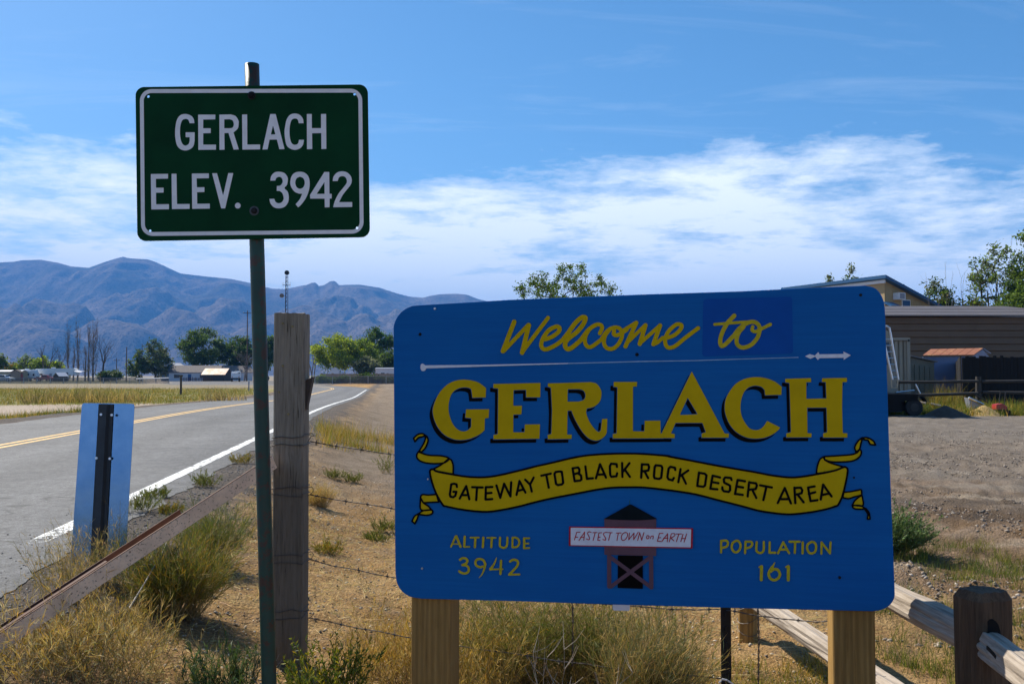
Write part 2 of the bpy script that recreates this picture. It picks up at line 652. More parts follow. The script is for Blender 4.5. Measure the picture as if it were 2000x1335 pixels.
    bump(ns, ls, b, h, 1.0, 0.030)
    return tag(link('ground', me, m), kind='structure')


ground = build_ground()


# road: swept along a path that bends left far ahead
def road_path():
    pts = []
    s0, R, turn = 106.0, 120.0, math.radians(80)
    for s in np.concatenate([np.arange(-14, 3, 0.5), np.arange(3, 24, 0.09), np.arange(24, 30, 0.5), np.arange(30, s0, 2.0)]):
        pts.append((s, 0.0, 0.0))                       # s, offset left, heading
    for k in range(0, 61):
        th = turn * k / 60
        pts.append((s0 + (R + T_YEL * 0) * math.sin(th), R * (1 - math.cos(th)), th))
    s1, o1 = pts[-1][0], pts[-1][1]
    for d in (20, 60, 120, 200, 320, 480):
        pts.append((s1 + d * math.cos(turn), o1 + d * math.sin(turn), turn))
    return pts


RP = road_path()


def road_pt(s, off, th, t, dz):
    tt = t - T_YEL
    ss, lat = s + tt * math.sin(th), T_YEL - off + tt * math.cos(th)
    return (ss * RU[0] + lat * RR[0], ss * RU[1] + lat * RR[1], float(road_z(ss)) + dz)


def strip(name, t0, t1, dz, mat, n=2, rag0=0.0, rag1=0.0, smin=-99, smax=1e9, parent=None, taper=0.0, worn=False):
    V, F, T = [], [], []
    idx = 0
    rows = []
    for (s, off, th) in RP:
        if s < smin or (smax < 1e8 and (s > smax or th > 0)):
            continue
        j0 = (fbm(np.array([s * 2.6]), np.array([3.3]), 5, 61)[0] - 0.5) * rag0
        j1 = (fbm(np.array([s * 2.6]), np.array([9.3]), 5, 71)[0] - 0.5) * rag1
        if taper:
            q_ = 1 - float(smooth(smin, smin + taper, s))
            ctr = (t0 + t1) / 2 - 0.03 * q_
            j0 += (ctr - t0) * q_ * (0.5 + fbm(np.array([s * 9.0]), np.array([2.0]), 3, 63)[0])
            j1 += (ctr - t1) * q_ * (0.5 + fbm(np.array([s * 9.0]), np.array([5.0]), 3, 65)[0])
        row = []
        for k in range(n):
            t = t0 + j0 + (t1 + j1 - t0 - j0) * k / (n - 1)
            V.append(road_pt(s, off, th, t, dz))
            T.append((t, s))
            row.append(idx)
            idx += 1
        rows.append(row)
    for a, b in zip(rows[:-1], rows[1:]):
        for k in range(n - 1):
            F.append((a[k], a[k + 1], b[k + 1], b[k]))
    T = np.array(T)
    tt = T[:, 0]
    wear = 1 + 0.16 * (np.exp(-((tt + 3.6) / 0.42) ** 2) + np.exp(-((tt + 5.4) / 0.42) ** 2) + np.exp(-((tt + 7.5) / 0.4) ** 2))
    wear = wear - 0.20 * np.exp(-((tt + 4.5) / 0.45) ** 2) * fbm(tt * 0.5, T[:, 1] * 0.25, 3, 83) - 0.30 * smooth(-2.42, -2.15, tt) * fbm(tt * 3, T[:, 1] * 2, 3, 85)
    wear = wear * (0.88 + 0.24 * fbm(tt * 1.3, T[:, 1] * 0.16, 4, 87))
    if worn:
        wear = smooth(5.6, 7.9, T[:, 1])
    o = link(name, mesh_np(name, np.array(V), np.array(F), np.repeat(wear[:, None], 3, 1), True), mat, parent)
    return o


def road_mat():
    m, ns, ls, b = nmat('asphalt')
    g = ns.new('ShaderNodeNewGeometry').outputs['Position']
    f0 = noise_node(ns, ls, g, 0.35, 4, 0.55)
    f1 = noise_node(ns, ls, g, 90.0, 3, 0.75)
    f2 = noise_node(ns, ls, g, 3.5, 5, 0.6)
    f3 = noise_node(ns, ls, g, 14.0, 8, 0.82)
    ca = ns.new('ShaderNodeAttribute')
    ca.attribute_name = 'Col'
    c = ramp(ns, ls, f0, [(0.3, (0.080, 0.080, 0.083)), (0.7, (0.122, 0.121, 0.121))])
    c = mixc(ns, ls, 1.0, c, ramp(ns, ls, f1, [(0.30, (0.25, 0.25, 0.25)), (0.72, (1.85, 1.85, 1.85))]), 'MULTIPLY')
    c = mixc(ns, ls, 1.0, c, ramp(ns, ls, f2, [(0.3, (0.80, 0.80, 0.80)), (0.7, (1.16, 1.16, 1.16))]), 'MULTIPLY')
    c = mixc(ns, ls, 1.0, c, ramp(ns, ls, f3, [(0.36, (0.62, 0.62, 0.62)), (0.64, (1.34, 1.34, 1.34))]), 'MULTIPLY')
    c = mixc(ns, ls, 1.0, c, ca.outputs['Color'], 'MULTIPLY')
    # thin sealed cracks
    w = ns.new('ShaderNodeTexVoronoi')
    w.feature = 'DISTANCE_TO_EDGE'
    w.inputs['Scale'].default_value = 0.23
    wv = ns.new('ShaderNodeVectorMath')
    wv.operation = 'ADD'
    nz = ns.new('ShaderNodeTexNoise')
    nz.inputs['Scale'].default_value = 1.1
    ls.new(g, nz.inputs['Vector'])
    sc_ = ns.new('ShaderNodeVectorMath')
    sc_.operation = 'SCALE'
    sc_.inputs['Scale'].default_value = 1.6
    ls.new(nz.outputs['Color'], sc_.inputs[0])
    ls.new(g, wv.inputs[0])
    ls.new(sc_.outputs[0], wv.inputs[1])
    ls.new(wv.outputs[0], w.inputs['Vector'])
    cr = ramp(ns, ls, w.outputs['Distance'], [(0.0, (1, 1, 1)), (0.007, (0, 0, 0))])
    c = mixc(ns, ls, mth(ns, ls, 'MULTIPLY', cr, 0.75), c, (0.03, 0.03, 0.03))
    ls.new(c, b.inputs['Base Color'])
    b.inputs['Roughness'].default_value = 0.8
    b.inputs['Specular IOR Level'].default_value = 0.35
    bump(ns, ls, b, f1, 0.9, 0.006)
    return m


def paint_mat(name, c, wear, under=(0.10, 0.10, 0.10), worn=False):
    m, ns, ls, b = nmat(name)
    g = ns.new('ShaderNodeNewGeometry').outputs['Position']
    f1 = noise_node(ns, ls, g, 26.0, 7, 0.75)
    f2 = noise_node(ns, ls, g, 2.2, 4, 0.6)
    kk = mth(ns, ls, 'ADD', mth(ns, ls, 'MULTIPLY', f1, 0.7), mth(ns, ls, 'MULTIPLY', f2, 0.3))
    if worn:
        a = ns.new('ShaderNodeAttribute')
        a.attribute_name = 'Col'
        kk = mth(ns, ls, 'ADD', kk, mth(ns, ls, 'MULTIPLY', mth(ns, ls, 'SUBTRACT', a.outputs['Fac'], 1.0), 0.34))
    k = ramp(ns, ls, kk, [(wear, (1, 1, 1)), (wear + 0.06, (0, 0, 0))])
    ls.new(mixc(ns, ls, k, c, under), b.inputs['Base Color'])
    ls.new(mth(ns, ls, 'SUBTRACT', 1.0, k), b.inputs['Alpha'])
    b.inputs['Roughness'].default_value = 0.7
    return m


road = tag(strip('road', T_LEFT, T_EDGE, 0.006, road_mat(), 44, 0.20, 0.30), kind='structure')
m_wp, m_yp = paint_mat('white_road_paint', (0.74, 0.74, 0.72), 0.42, worn=True), paint_mat('yellow_road_paint', (0.66, 0.40, 0.12), 0.37)
road_marking = strip('edge_line', T_WHITE - 0.075, T_WHITE + 0.075, 0.0098, m_wp, 2, 0.03, 0.03, smin=6.4, smax=105, parent=road, worn=True)
strip('centre_line', T_YEL - 0.18, T_YEL - 0.06, 0.0098, m_yp, 2, 0.02, 0.02, parent=road)
strip('centre_line', T_YEL + 0.06, T_YEL + 0.18, 0.0098, m_yp, 2, 0.02, 0.02, parent=road)


# ------------------------------------------------------------------ mountains
def build_mountains():
    prof = [(-1500, 640), (-900, 600), (-400, 545), (-200, 528), (0, 512), (22, 511), (40, 508), (75, 507), (110, 513), (135, 520), (170, 523), (200, 512),
            (222, 505), (237, 501), (248, 504), (262, 505), (285, 506), (300, 511), (320, 520), (350, 534), (400, 540), (450, 545), (487, 553), (530, 564), (555, 565),
            (585, 559), (600, 556), (608, 552), (615, 552), (622, 559), (632, 557), (645, 549), (653, 549), (661, 557), (700, 556), (740, 562),
            (770, 572), (800, 580), (826, 582), (840, 578), (860, 575), (890, 574), (912, 576), (935, 585), (1000, 600), (1100, 625),
            (1300, 655), (1700, 680), (2400, 705), (3400, 720)]
    px = np.concatenate([np.linspace(-1500, -60, 60), np.arange(-50, 990, 3.0), np.linspace(1000, 3400, 70)])
    ph = np.interp(px, [p[0] for p in prof], [p[1] for p in prof])
    DR, D0 = 8000.0, 4300.0
    q = np.concatenate([np.linspace(0, 1, 150), np.linspace(1.02, 1.5, 14)])
    QQ, PX = np.meshgrid(q, px, indexing='ij')
    PH = np.broadcast_to(ph, QQ.shape)
    D = D0 + QQ * (DR - D0)
    X, Y = (PX - CX) / FPX * D, D
    ker = np.exp(-np.linspace(-2, 2, 41) ** 2)
    pe = np.arange(-1500, 3401, 3.0)
    pl = np.interp(pe, [p[0] for p in prof], [p[1] for p in prof])
    pl = np.convolve(np.pad(pl, 20, mode='edge'), ker / ker.sum(), mode='valid')
    PS = np.broadcast_to(np.interp(px, pe, pl), QQ.shape)
    kd = smooth(0.88, 1.0, QQ)
    PH = PH * kd + np.maximum(PS, PH) * (1 - kd)
    H = (HOR - PH) / FPX * DR + EYE
    wx = X + 500 * (fbm(X / 1500, Y / 1500, 3, 3) - 0.5)
    wy = Y + 500 * (fbm(X / 1500, Y / 1500, 3, 8) - 0.5)
    # spurs and gullies run down towards the valley
    rid = 1 - np.abs(2 * fbm(wx / 820 + wy / 2600, wy / 2100, 2, 14) - 1)
    rid2 = 1 - np.abs(2 * fbm(wx / 300, wy / 620, 3, 19) - 1)
    rid3 = 1 - np.abs(2 * fbm(wx / 110, wy / 170, 3, 29) - 1)
    g = np.where(QQ < 1, 0.72 * QQ ** 1.5 + 0.28 * smooth(0.35, 1.0, QQ) ** 1.4, 1 - 0.9 * (QQ - 1))
    w = np.clip(1 - QQ, 0, 1) ** 0.4
    fac = 1 + w * (0.95 * (rid - 0.62) + 0.30 * (rid2 - 0.65) + 0.07 * (rid3 - 0.65))
    Z = H * g * np.clip(fac, 0.05, 2.2)
    lim = H * (D / DR) * (1 - 0.03 * (1 - kd) * (0.5 + 0.5 * rid2) - 0.004 * (QQ < 0.999))
    Z = np.where(QQ < 0.999, np.minimum(Z, lim), Z)
    hills = [(105, 590, 5700, 150), (20, 602, 5500, 120), (275, 566, 6500, 190), (330, 606, 5500, 105), (432, 588, 6100, 120), (205, 628, 5050, 110), (480, 632, 5050, 140),
             (560, 606, 5700, 150), (640, 592, 6500, 170), (700, 618, 5500, 130), (790, 612, 5700, 150), (900, 622, 5600, 160), (-80, 596, 5800, 160), (385, 645, 4850, 120), (90, 645, 4850, 130), (620, 648, 4850, 130)]
    PW_ = PX + 110 * (fbm(X / 620, Y / 820, 4, 205) - 0.5)
    for i, (hx, hy, hd, hw) in enumerate(hills):
        top = (HOR - hy) / FPX * hd
        ll = min(1500.0, hd - D0 - 40.0)
        along = np.clip((D - (hd - ll)) / ll, 0, 1)
        bend = hx + (1 - along) * hw * (0.9 if i % 2 else -0.8)
        across = np.abs(PW_ - bend) / (hw * (0.75 + 0.75 * along))
        hh = top * along ** 1.1 * np.clip(1 - across ** 1.7, 0, 1) ** 1.25 * (1 + 0.42 * (rid2 - 0.65) * 0.6 + 0.12 * (rid3 - 0.65))
        hh = np.where(D > hd, hh * np.clip(1 - (D - hd) / 1500, 0, 1), hh)
        Z = 0.5 * (Z + hh + np.sqrt((Z - hh) ** 2 + 28.0 ** 2)) - 14.0 * np.clip(1 - np.abs(Z - hh) / 200, 0, 1)
    Z += np.where(QQ < 0.02, -4.0, 0.0)
    rock = fbm(X / 60, Y / 90, 4, 91)
    veg = np.clip((fbm(X / 260, Y / 420, 4, 95) - 0.42) * 4, 0, 1) * smooth(0.25, 0.8, QQ)
    base = np.array([0.165, 0.130, 0.108])[None, None, :] + (rock[..., None] - 0.5) * np.array([0.15, 0.11, 0.085])
    base = base * (1 - 0.55 * veg[..., None]) + np.array([0.050, 0.054, 0.040]) * 0.55 * veg[..., None]
    sp = (fbm(X / 14, Y / 22, 2, 99) > 0.62)[..., None] * (0.35 + 0.65 * veg[..., None])
    base = base * (1 - 0.6 * sp) + np.array([0.05, 0.055, 0.04]) * 0.6 * sp
    nr, nc = QQ.shape
    V = np.stack([X, Y, Z], -1).reshape(-1, 3)
    ii, jj = np.meshgrid(np.arange(nr - 1), np.arange(nc - 1), indexing='ij')
    F = np.stack([ii * nc + jj, ii * nc + jj + 1, (ii + 1) * nc + jj + 1, (ii + 1) * nc + jj], -1).reshape(-1, 4)
    me = mesh_np('mountains', V, F, np.clip(base, 0.02, 0.8).reshape(-1, 3), True)
    m, ns, ls, b = nmat('mountain_slope')
    a = ns.new('ShaderNodeAttribute')
    a.attribute_name = 'Col'
    gpos = ns.new('ShaderNodeNewGeometry').outputs['Position']
    f = noise_node(ns, ls, gpos, 0.06, 3, 0.7)
    c = mixc(ns, ls, 1.0, a.outputs['Color'], ramp(ns, ls, f, [(0.38, (0.30, 0.33, 0.30)), (0.52, (1.12, 1.12, 1.12))]), 'MULTIPLY')
    ls.new(c, b.inputs['Base Color'])
    b.inputs['Roughness'].default_value = 1.0
    b.inputs['Specular IOR Level'].default_value = 0.0
    bump(ns, ls, b, noise_node(ns, ls, gpos, 0.012, 6, 0.65), 0.8, 11.0)
    return tag(link('mountains', me, m), kind='structure')


mountains = build_mountains()


def build_haze():
    mb = MB()
    mb.box((0, 0, 575.0), (27000, 27000, 1154.0))
    m = bpy.data.materials.new('haze')
    m.use_nodes = True
    ns, ls = m.node_tree.nodes, m.node_tree.links
    ns.clear()
    o = ns.new('ShaderNodeOutputMaterial')
    v = ns.new('ShaderNodeVolumePrincipled')
    v.inputs['Color'].default_value = (0.11, 0.39, 1.0, 1)
    v.inputs['Density'].default_value = 0.000115
    v.inputs['Anisotropy'].default_value = 0.0
    ls.new(v.outputs[0], o.inputs['Volume'])
    return tag(build(mb, 'haze', m), kind='stuff', label='thin blue haze over the valley', cat='haze')


haze = build_haze()

# ------------------------------------------------------------------ flat lettering: signed distance -> clean outlines on a sign plane
class Plane:
    """vertical plane through two points; n faces the camera"""

    def __init__(self, a, b):
        self.p = Vector(a)
        u = Vector((b[0] - a[0], b[1] - a[1], 0)).normalized()
        self.u = u
        self.n = Vector((u.y, -u.x, 0))
        self.v = Vector((0, 0, 1))

    def pt(self, px, py, off=0.0):
        r = ray(px, py)
        k = (self.p - Vector((0, 0, EYE))).dot(self.n) / r.dot(self.n)
        return Vector((0, 0, EYE)) + r * k + self.n * off

    def uv(self, px, py):
        d = self.pt(px, py) - self.p
        return d.dot(self.u), d.dot(self.v)


def catmull(P, n=7):
    P = [np.array(p, float) for p in P]
    if len(P) < 3:
        return P
    Q = [2 * P[0] - P[1]] + P + [2 * P[-1] - P[-2]]
    out = []
    for i in range(1, len(Q) - 2):
        a, b, c, d = Q[i - 1:i + 3]
        for k in range(n):
            t = k / n
            out.append(0.5 * (2 * b + (c - a) * t + (2 * a - 5 * b + 4 * c - d) * t * t + (3 * b - a - 3 * c + d) * t ** 3))
    out.append(P[-1])
    return out


class Crop:
    """coordinates read off an enlargement of the photograph"""

    def __init__(self, ox, oy, sc_):
        self.o, self.s = np.array([ox, oy], float), sc_

    def __call__(self, txt):
        out, cur, sm = [], [], False
        for tok in txt.replace('(', ' ( ').replace(')', ' ) ').split():
            if tok == '(':
                sm, cur = True, []
            elif tok == ')':
                out += catmull(cur)
                sm = False
            else:
                p = np.array([float(q) for q in tok.split(',')]) / self.s + self.o
                (cur if sm else out).append(p)
        res = []
        for p in out:
            if not res or np.hypot(*(p - res[-1])) > 0.02:
                res.append(p)
        return np.array(res)


def d_seg(X, Y, a, b, ra=0.0, rb=0.0):
    ab = b - a
    L2 = max(1e-9, ab.dot(ab))
    t = np.clip(((X - a[0]) * ab[0] + (Y - a[1]) * ab[1]) / L2, 0, 1)
    return np.hypot(X - a[0] - t * ab[0], Y - a[1] - t * ab[1]) - (ra + (rb - ra) * t)


def s_poly(P):
    def f(X, Y):
        d = np.full(X.shape, 1e9)
        ins = np.zeros(X.shape, bool)
        n = len(P)
        for i in range(n):
            a, b = P[i], P[(i + 1) % n]
            d = np.minimum(d, d_seg(X, Y, a, b))
            if a[1] != b[1]:
                c = ((a[1] > Y) != (b[1] > Y)) & (X < (b[0] - a[0]) * (Y - a[1]) / (b[1] - a[1]) + a[0])
                ins ^= c
        return np.where(ins, -d, d)
    f.bb = (P[:, 0].min(), P[:, 1].min(), P[:, 0].max(), P[:, 1].max())
    return f


def s_line(P, w0, w1=None, closed=False):
    w1 = w0 if w1 is None else w1
    P = np.vstack([P, P[:1]]) if closed else P

    def f(X, Y):
        d = np.full(X.shape, 1e9)
        n = len(P) - 1
        for i in range(n):
            ra, rb = (w0 + (w1 - w0) * i / n) / 2, (w0 + (w1 - w0) * (i + 1) / n) / 2
            d = np.minimum(d, d_seg(X, Y, P[i], P[i + 1], ra, rb))
        return d
    m = max(w0, w1) / 2
    f.bb = (P[:, 0].min() - m, P[:, 1].min() - m, P[:, 0].max() + m, P[:, 1].max() + m)
    return f


def s_union(*fs):
    def f(X, Y):
        d = fs[0](X, Y)
        for g in fs[1:]:
            d = np.minimum(d, g(X, Y))
        return d
    b = np.array([g.bb for g in fs])
    f.bb = (b[:, 0].min(), b[:, 1].min(), b[:, 2].max(), b[:, 3].max())
    return f


def s_sub(a, *bs):
    def f(X, Y):
        d = a(X, Y)
        for b in bs:
            d = np.maximum(d, -b(X, Y))
        return d
    f.bb = a.bb
    return f


def s_grow(a, r):
    def f(X, Y):
        return a(X, Y) - r
    f.bb = (a.bb[0] - r, a.bb[1] - r, a.bb[2] + r, a.bb[3] + r)
    return f


def s_shift(a, dx_, dy_):
    def f(X, Y):
        return a(X - dx_, Y - dy_)
    f.bb = (a.bb[0] + dx_, a.bb[1] + dy_, a.bb[2] + dx_, a.bb[3] + dy_)
    return f


def s_circ(c, r):
    def f(X, Y):
        return np.hypot(X - c[0], Y - c[1]) - r
    f.bb = (c[0] - r, c[1] - r, c[0] + r, c[1] + r)
    return f


def flat_mesh(f, h):
    """marching squares; full cells merged in runs"""
    x0, y0, x1, y1 = f.bb
    xs, ys = np.arange(x0 - 2 * h, x1 + 2.5 * h, h), np.arange(y0 - 2 * h, y1 + 2.5 * h, h)
    X, Y = np.meshgrid(xs, ys)
    S = f(X, Y)
    I = S < 0
    V, F = [], []
    n4 = I[:-1, :-1].astype(int) + I[1:, :-1] + I[:-1, 1:] + I[1:, 1:]
    for j in range(n4.shape[0]):
        full = n4[j] == 4
        if full.any():
            e = np.diff(np.concatenate([[0], full.astype(int), [0]]))
            for a, b in zip(np.where(e == 1)[0], np.where(e == -1)[0]):
                o = len(V)
                V += [(xs[a], ys[j]), (xs[b], ys[j]), (xs[b], ys[j + 1]), (xs[a], ys[j + 1])]
                F.append((o, o + 1, o + 2, o + 3))
        for i in np.where((n4[j] > 0) & (n4[j] < 4))[0]:
            c = [(xs[i], ys[j], S[j, i]), (xs[i + 1], ys[j], S[j, i + 1]), (xs[i + 1], ys[j + 1], S[j + 1, i + 1]), (xs[i], ys[j + 1], S[j + 1, i])]
            poly = []
            for k in range(4):
                p, q = c[k], c[(k + 1) % 4]
                if p[2] < 0:
                    poly.append(p[:2])
                if (p[2] < 0) != (q[2] < 0):
                    t = p[2] / (p[2] - q[2])
                    poly.append((p[0] + (q[0] - p[0]) * t, p[1] + (q[1] - p[1]) * t))
            if len(poly) >= 3:
                o = len(V)
                V += poly
                F.append(tuple(range(o, o + len(poly))))
    return V, F


def decal(name, f, plane, off, mat, parent, h=0.8, label=None):
    V, F = flat_mesh(f, h)
    w = wloc(parent)
    vs = [tuple(plane.pt(p[0], p[1], off) - w) for p in V]
    me = bpy.data.meshes.new(name)
    me.from_pydata(vs, [], [fc[::-1] for fc in F])
    me.update()
    if me.polygons and me.polygons[0].normal.dot(plane.n) < 0:
        me.flip_normals()
    o = link(name, me, mat, parent)
    if label:
        o['label'] = label
    return o


def panel(name, outline, holes, plane, front, thick, mat, parent, bev=0.0):
    """a sheet cut to an outline (photo pixels on the plane), with real holes and thickness"""
    cu = bpy.data.curves.new(name, 'CURVE')
    cu.dimensions = '2D'
    cu.fill_mode = 'BOTH'
    cu.extrude = thick / 2 - bev
    cu.bevel_depth = bev
    cu.bevel_resolution = 1
    cu.offset = -bev
    for P in [outline] + holes:
        sp = cu.splines.new('POLY')
        sp.points.add(len(P) - 1)
        for i, p in enumerate(P):
            a, b = plane.uv(p[0], p[1])
            sp.points[i].co = (a, b, 0, 1)
        sp.use_cyclic_u = True
    tmp = bpy.data.objects.new('tmp', cu)
    COL.objects.link(tmp)
    dg = bpy.context.evaluated_depsgraph_get()
    me = bpy.data.meshes.new_from_object(tmp.evaluated_get(dg))
    bpy.data.objects.remove(tmp)
    bpy.data.curves.remove(cu)
    w = wloc(parent)
    for v in me.vertices:
        p = plane.p + plane.u * v.co.x + plane.v * v.co.y + plane.n * (front - thick / 2 + v.co.z) - w
        v.co = p
    me.name = name
    bm = bmesh.new()
    bm.from_mesh(me)
    bmesh.ops.recalc_face_normals(bm, faces=bm.faces)
    bm.to_mesh(me)
    bm.free()
    return link(name, me, mat, parent)


def round_quad(c, r, n=9):
    """rounded quadrilateral through four corner pixels"""
    out = []
    c = [np.array(p, float) for p in c]
    for i in range(4):
        p, a, b = c[i], c[i - 1], c[(i + 1) % 4]
        da, db = (a - p) / np.hypot(*(a - p)), (b - p) / np.hypot(*(b - p))
        s, e = p + da * r, p + db * r
        for k in range(n + 1):
            t = k / n
            k_ = 0.55
            c1, c2 = s + (p - s) * k_, e + (p - e) * k_
            out.append((1 - t) ** 3 * s + 3 * (1 - t) ** 2 * t * c1 + 3 * (1 - t) * t * t * c2 + t ** 3 * e)
    return np.array(out)


def circ_pts(c, r, n=12):
    return np.array([(c[0] + r * math.cos(2 * math.pi * k / n), c[1] + r * math.sin(2 * math.pi * k / n)) for k in range(n)])


def beam(p0, p1, w, h, mat, name, parent=None, up=(0, 0, 1), rough=0.006, seed=0, nl=26, nc=7, rnd=0.15, bow=0.0, taper=1.0, chamfer=None, gc_off=0.0):
    """weathered timber from p0 to p1, width w across, height h along up; world coordinates"""
    p0, p1 = Vector(p0), Vector(p1)
    d = (p1 - p0)
    L = d.length
    d.normalize()
    a = d.cross(Vector(up))
    a.normalize()
    b = a.cross(d)
    prof = []
    r = rnd * min(w, h)
    cs = [(w / 2, h / 2), (-w / 2, h / 2), (-w / 2, -h / 2), (w / 2, -h / 2)]
    for i in range(4):
        c0, c1 = Vector(cs[i]), Vector(cs[(i + 1) % 4])
        e = (c1 - c0).normalized()
        for k in range(nc):
            t = k / (nc - 1)
            prof.append(c0 + e * r + (c1 - c0 - 2 * e * r) * t)
    n = len(prof)
    sd = seed * 13.7
    V, G, F = [], [], []
    for i in range(nl + 1):
        t = i / nl
        s = 1 + (taper - 1) * t
        for j, q in enumerate(prof):
            ang = math.atan2(q.y, q.x)
            nz = float(fbm(np.array([ang * 2.2 + sd]), np.array([t * L * 1.8 + sd]), 3, seed)[0]) - 0.5
            nz2 = float(vnoise(np.array([ang * 9 + sd]), np.array([t * L * 0.8]), seed + 5)[0]) - 0.5
            k = 1 + (nz * 2.4 + nz2 * 0.5) * rough / min(w, h) * 2
            x, y = q.x * s * k, q.y * s * k
            l = t * L
            if i in (0, nl):
                l += (float(vnoise(np.array([j * 0.9 + sd]), np.array([1.0 * i]), seed + 8)[0]) - 0.5) * rough * 2
            if chamfer and i == nl:
                x, y = x * chamfer, y * chamfer
            bw = bow * 4 * t * (1 - t)
            V.append(p0 + d * l + a * x + b * (y + bw))
            G.append((x + gc_off, y, l + sd))
    for i in range(nl):
        for j in range(n):
            q = (j + 1) % n
            F.append((i * n + j, i * n + q, (i + 1) * n + q, (i + 1) * n + j))
    F.append(tuple(range(n - 1, -1, -1)))
    F.append(tuple(nl * n + j for j in range(n)))
    w_ = wloc(parent) if parent is not None else Vector((0, 0, 0))
    me = bpy.data.meshes.new(name)
    me.from_pydata([tuple(v - w_) for v in V], [], F)
    bm = bmesh.new()
    bm.from_mesh(me)
    bmesh.ops.recalc_face_normals(bm, faces=bm.faces)
    bm.to_mesh(me)
    bm.free()
    at_ = me.attributes.new('gc', 'FLOAT_VECTOR', 'POINT')
    at_.data.foreach_set('vector', np.array(G, dtype=np.float32).ravel())
    return link(name, me, mat, parent)


# ------------------------------------------------------------------ green elevation sign
GD = 3.65
PG = Plane(at(268, 300, GD), at(720, 300, GD - 0.01))
foot = at(527, 1400, GD + 0.045)
foot.z = gz1(foot.x, foot.y) - 0.03
green = thing('elevation_sign', 'dark green elevation sign with white lettering on a thin leaning pole', 'road sign', foot)
M['green_sheet'] = plain('green_sheet', (0.0025, 0.040, 0.013), 0.55, var=0.22, scale=5, spec=0.08)
M['sign_white'] = plain('sign_white', (0.78, 0.78, 0.77), 0.6, var=0.06, scale=30, spec=0.1)
M['green_pole'] = plain('green_pole', (0.006, 0.045, 0.030), 0.5, var=0.3, scale=9, spots=((0.05, 0.022, 0.011), 22, 0.50), bumpd=0.0012)
M['washer'] = plain('washer', (0.07, 0.08, 0.085), 0.5, 0.0, 0.2, 60, spec=0.2)
hl = [(289.5, 188.5), (692.5, 184.0), (293.0, 450.5), (697.3, 445.0)]
panel('sign_panel', round_quad([(264.5, 170.2), (718.2, 165.0), (722.3, 463.0), (268.2, 470.8)], 17), [circ_pts(p, 2.7) for p in hl],
      PG, 0.0, 0.004, M['green_sheet'], green)
ring = round_quad([(277.0, 178.3), (703.6, 177.4), (706.6, 452.3), (279.6, 457.2)], 19)
decal('border_line', s_sub(s_line(ring, 7.6, closed=True), *[s_circ(p, 2.9) for p in hl]), PG, 0.0012, M['sign_white'], green, 1.0)
K1, K2, K3, K4 = Crop(260, 160, 8.3333), Crop(480, 160, 8.3333), Crop(260, 310, 8.3333), Crop(480, 310, 8.3333)
P_ = lambda k, t: s_poly(k(t))
gl = [
    P_(K1, '( 1000,675 985,600 940,550 855,524 770,545 715,620 690,740 685,830 690,920 715,1030 770,1095 855,1118 940,1090 985,1040 1003,960 ) 1003,822 856,822 856,902 922,902 ( 922,960 905,1010 855,1038 805,1010 775,930 765,830 770,720 800,630 855,605 900,620 922,675 )'),
    P_(K1, '1060,535 1340,535 1338,612 1142,615 1142,757 1265,757 1265,835 1142,838 1142,1024 1350,1022 1350,1105 1063,1108'),
    s_sub(P_(K1, '1405,535 1595,532 ( 1595,532 1670,560 1715,630 1720,680 1705,760 1635,825 ) 1722,1100 1638,1105 1553,833 1487,835 1490,1105 1407,1108'),
          P_(K1, '1485,612 1570,610 ( 1570,610 1620,630 1640,690 1620,745 1570,757 ) 1485,757')),
    P_(K1, '1775,533 1857,532 1860,1022 2068,1020 2068,1100 1780,1104'),
    s_sub(P_(K2, '400,525 488,525 632,1095 548,1098 508,940 388,942 357,1100 273,1103'), P_(K2, '445,710 483,855 410,858')),
    P_(K2, '( 943,675 930,600 880,540 800,517 720,540 665,620 640,740 632,810 640,920 665,1030 720,1085 800,1108 880,1085 930,1030 950,945 ) 868,943 ( 868,943 850,1005 800,1025 750,1000 722,920 713,810 722,700 750,620 800,598 845,615 865,675 )'),
    P_(K2, '995,525 1075,525 1077,755 1227,755 1225,525 1308,523 1313,1092 1232,1095 1230,835 1080,838 1083,1095 998,1097'),
    P_(K3, '290,250 570,248 570,325 372,328 374,473 498,473 498,552 374,554 376,742 585,740 585,822 298,826'),
    P_(K3, '627,246 708,245 716,738 922,737 922,816 634,820'),
    P_(K3, '957,242 1235,240 1235,318 1035,321 1040,466 1162,465 1162,543 1042,546 1044,734 1250,732 1250,812 963,816'),
    P_(K3, '1287,238 1367,237 1466,600 1550,235 1632,234 1500,808 1435,810'),
    s_circ(K3('1705,764')[0], 5.6),
    P_(K4, '( 400,358 415,285 470,225 545,213 630,235 680,300 685,365 670,430 632,480 685,540 702,640 685,720 630,785 540,808 460,790 405,730 385,655 ) 465,652 ( 465,652 490,705 540,725 590,705 618,650 600,570 560,530 505,524 ) 507,445 ( 507,445 565,435 600,385 598,340 575,305 540,297 500,315 482,357 )'),
    s_sub(P_(K4, '812,742 ( 812,742 880,660 920,570 ) ( 870,570 800,540 745,470 725,390 745,290 800,230 880,213 960,230 1020,290 1042,390 1030,510 980,640 910,740 855,793 )'),
          P_(K4, '( 884,293 940,322 961,391 940,460 884,490 828,460 807,391 828,322 884,293 )')),
    s_sub(P_(K4, '1280,217 1360,216 1363,573 1400,572 1400,648 1366,650 1366,790 1287,793 1285,650 1050,650 1047,590'), P_(K4, '1282,380 1284,572 1155,574')),
    P_(K4, '( 1415,365 1430,290 1490,225 1570,206 1650,225 1710,285 1727,360 1705,430 1650,500 1580,590 1520,707 ) 1733,706 1732,786 1423,790 ( 1423,790 1450,690 1510,570 1590,470 1640,400 1645,350 1620,300 1570,285 1520,305 1497,365 )'),
]
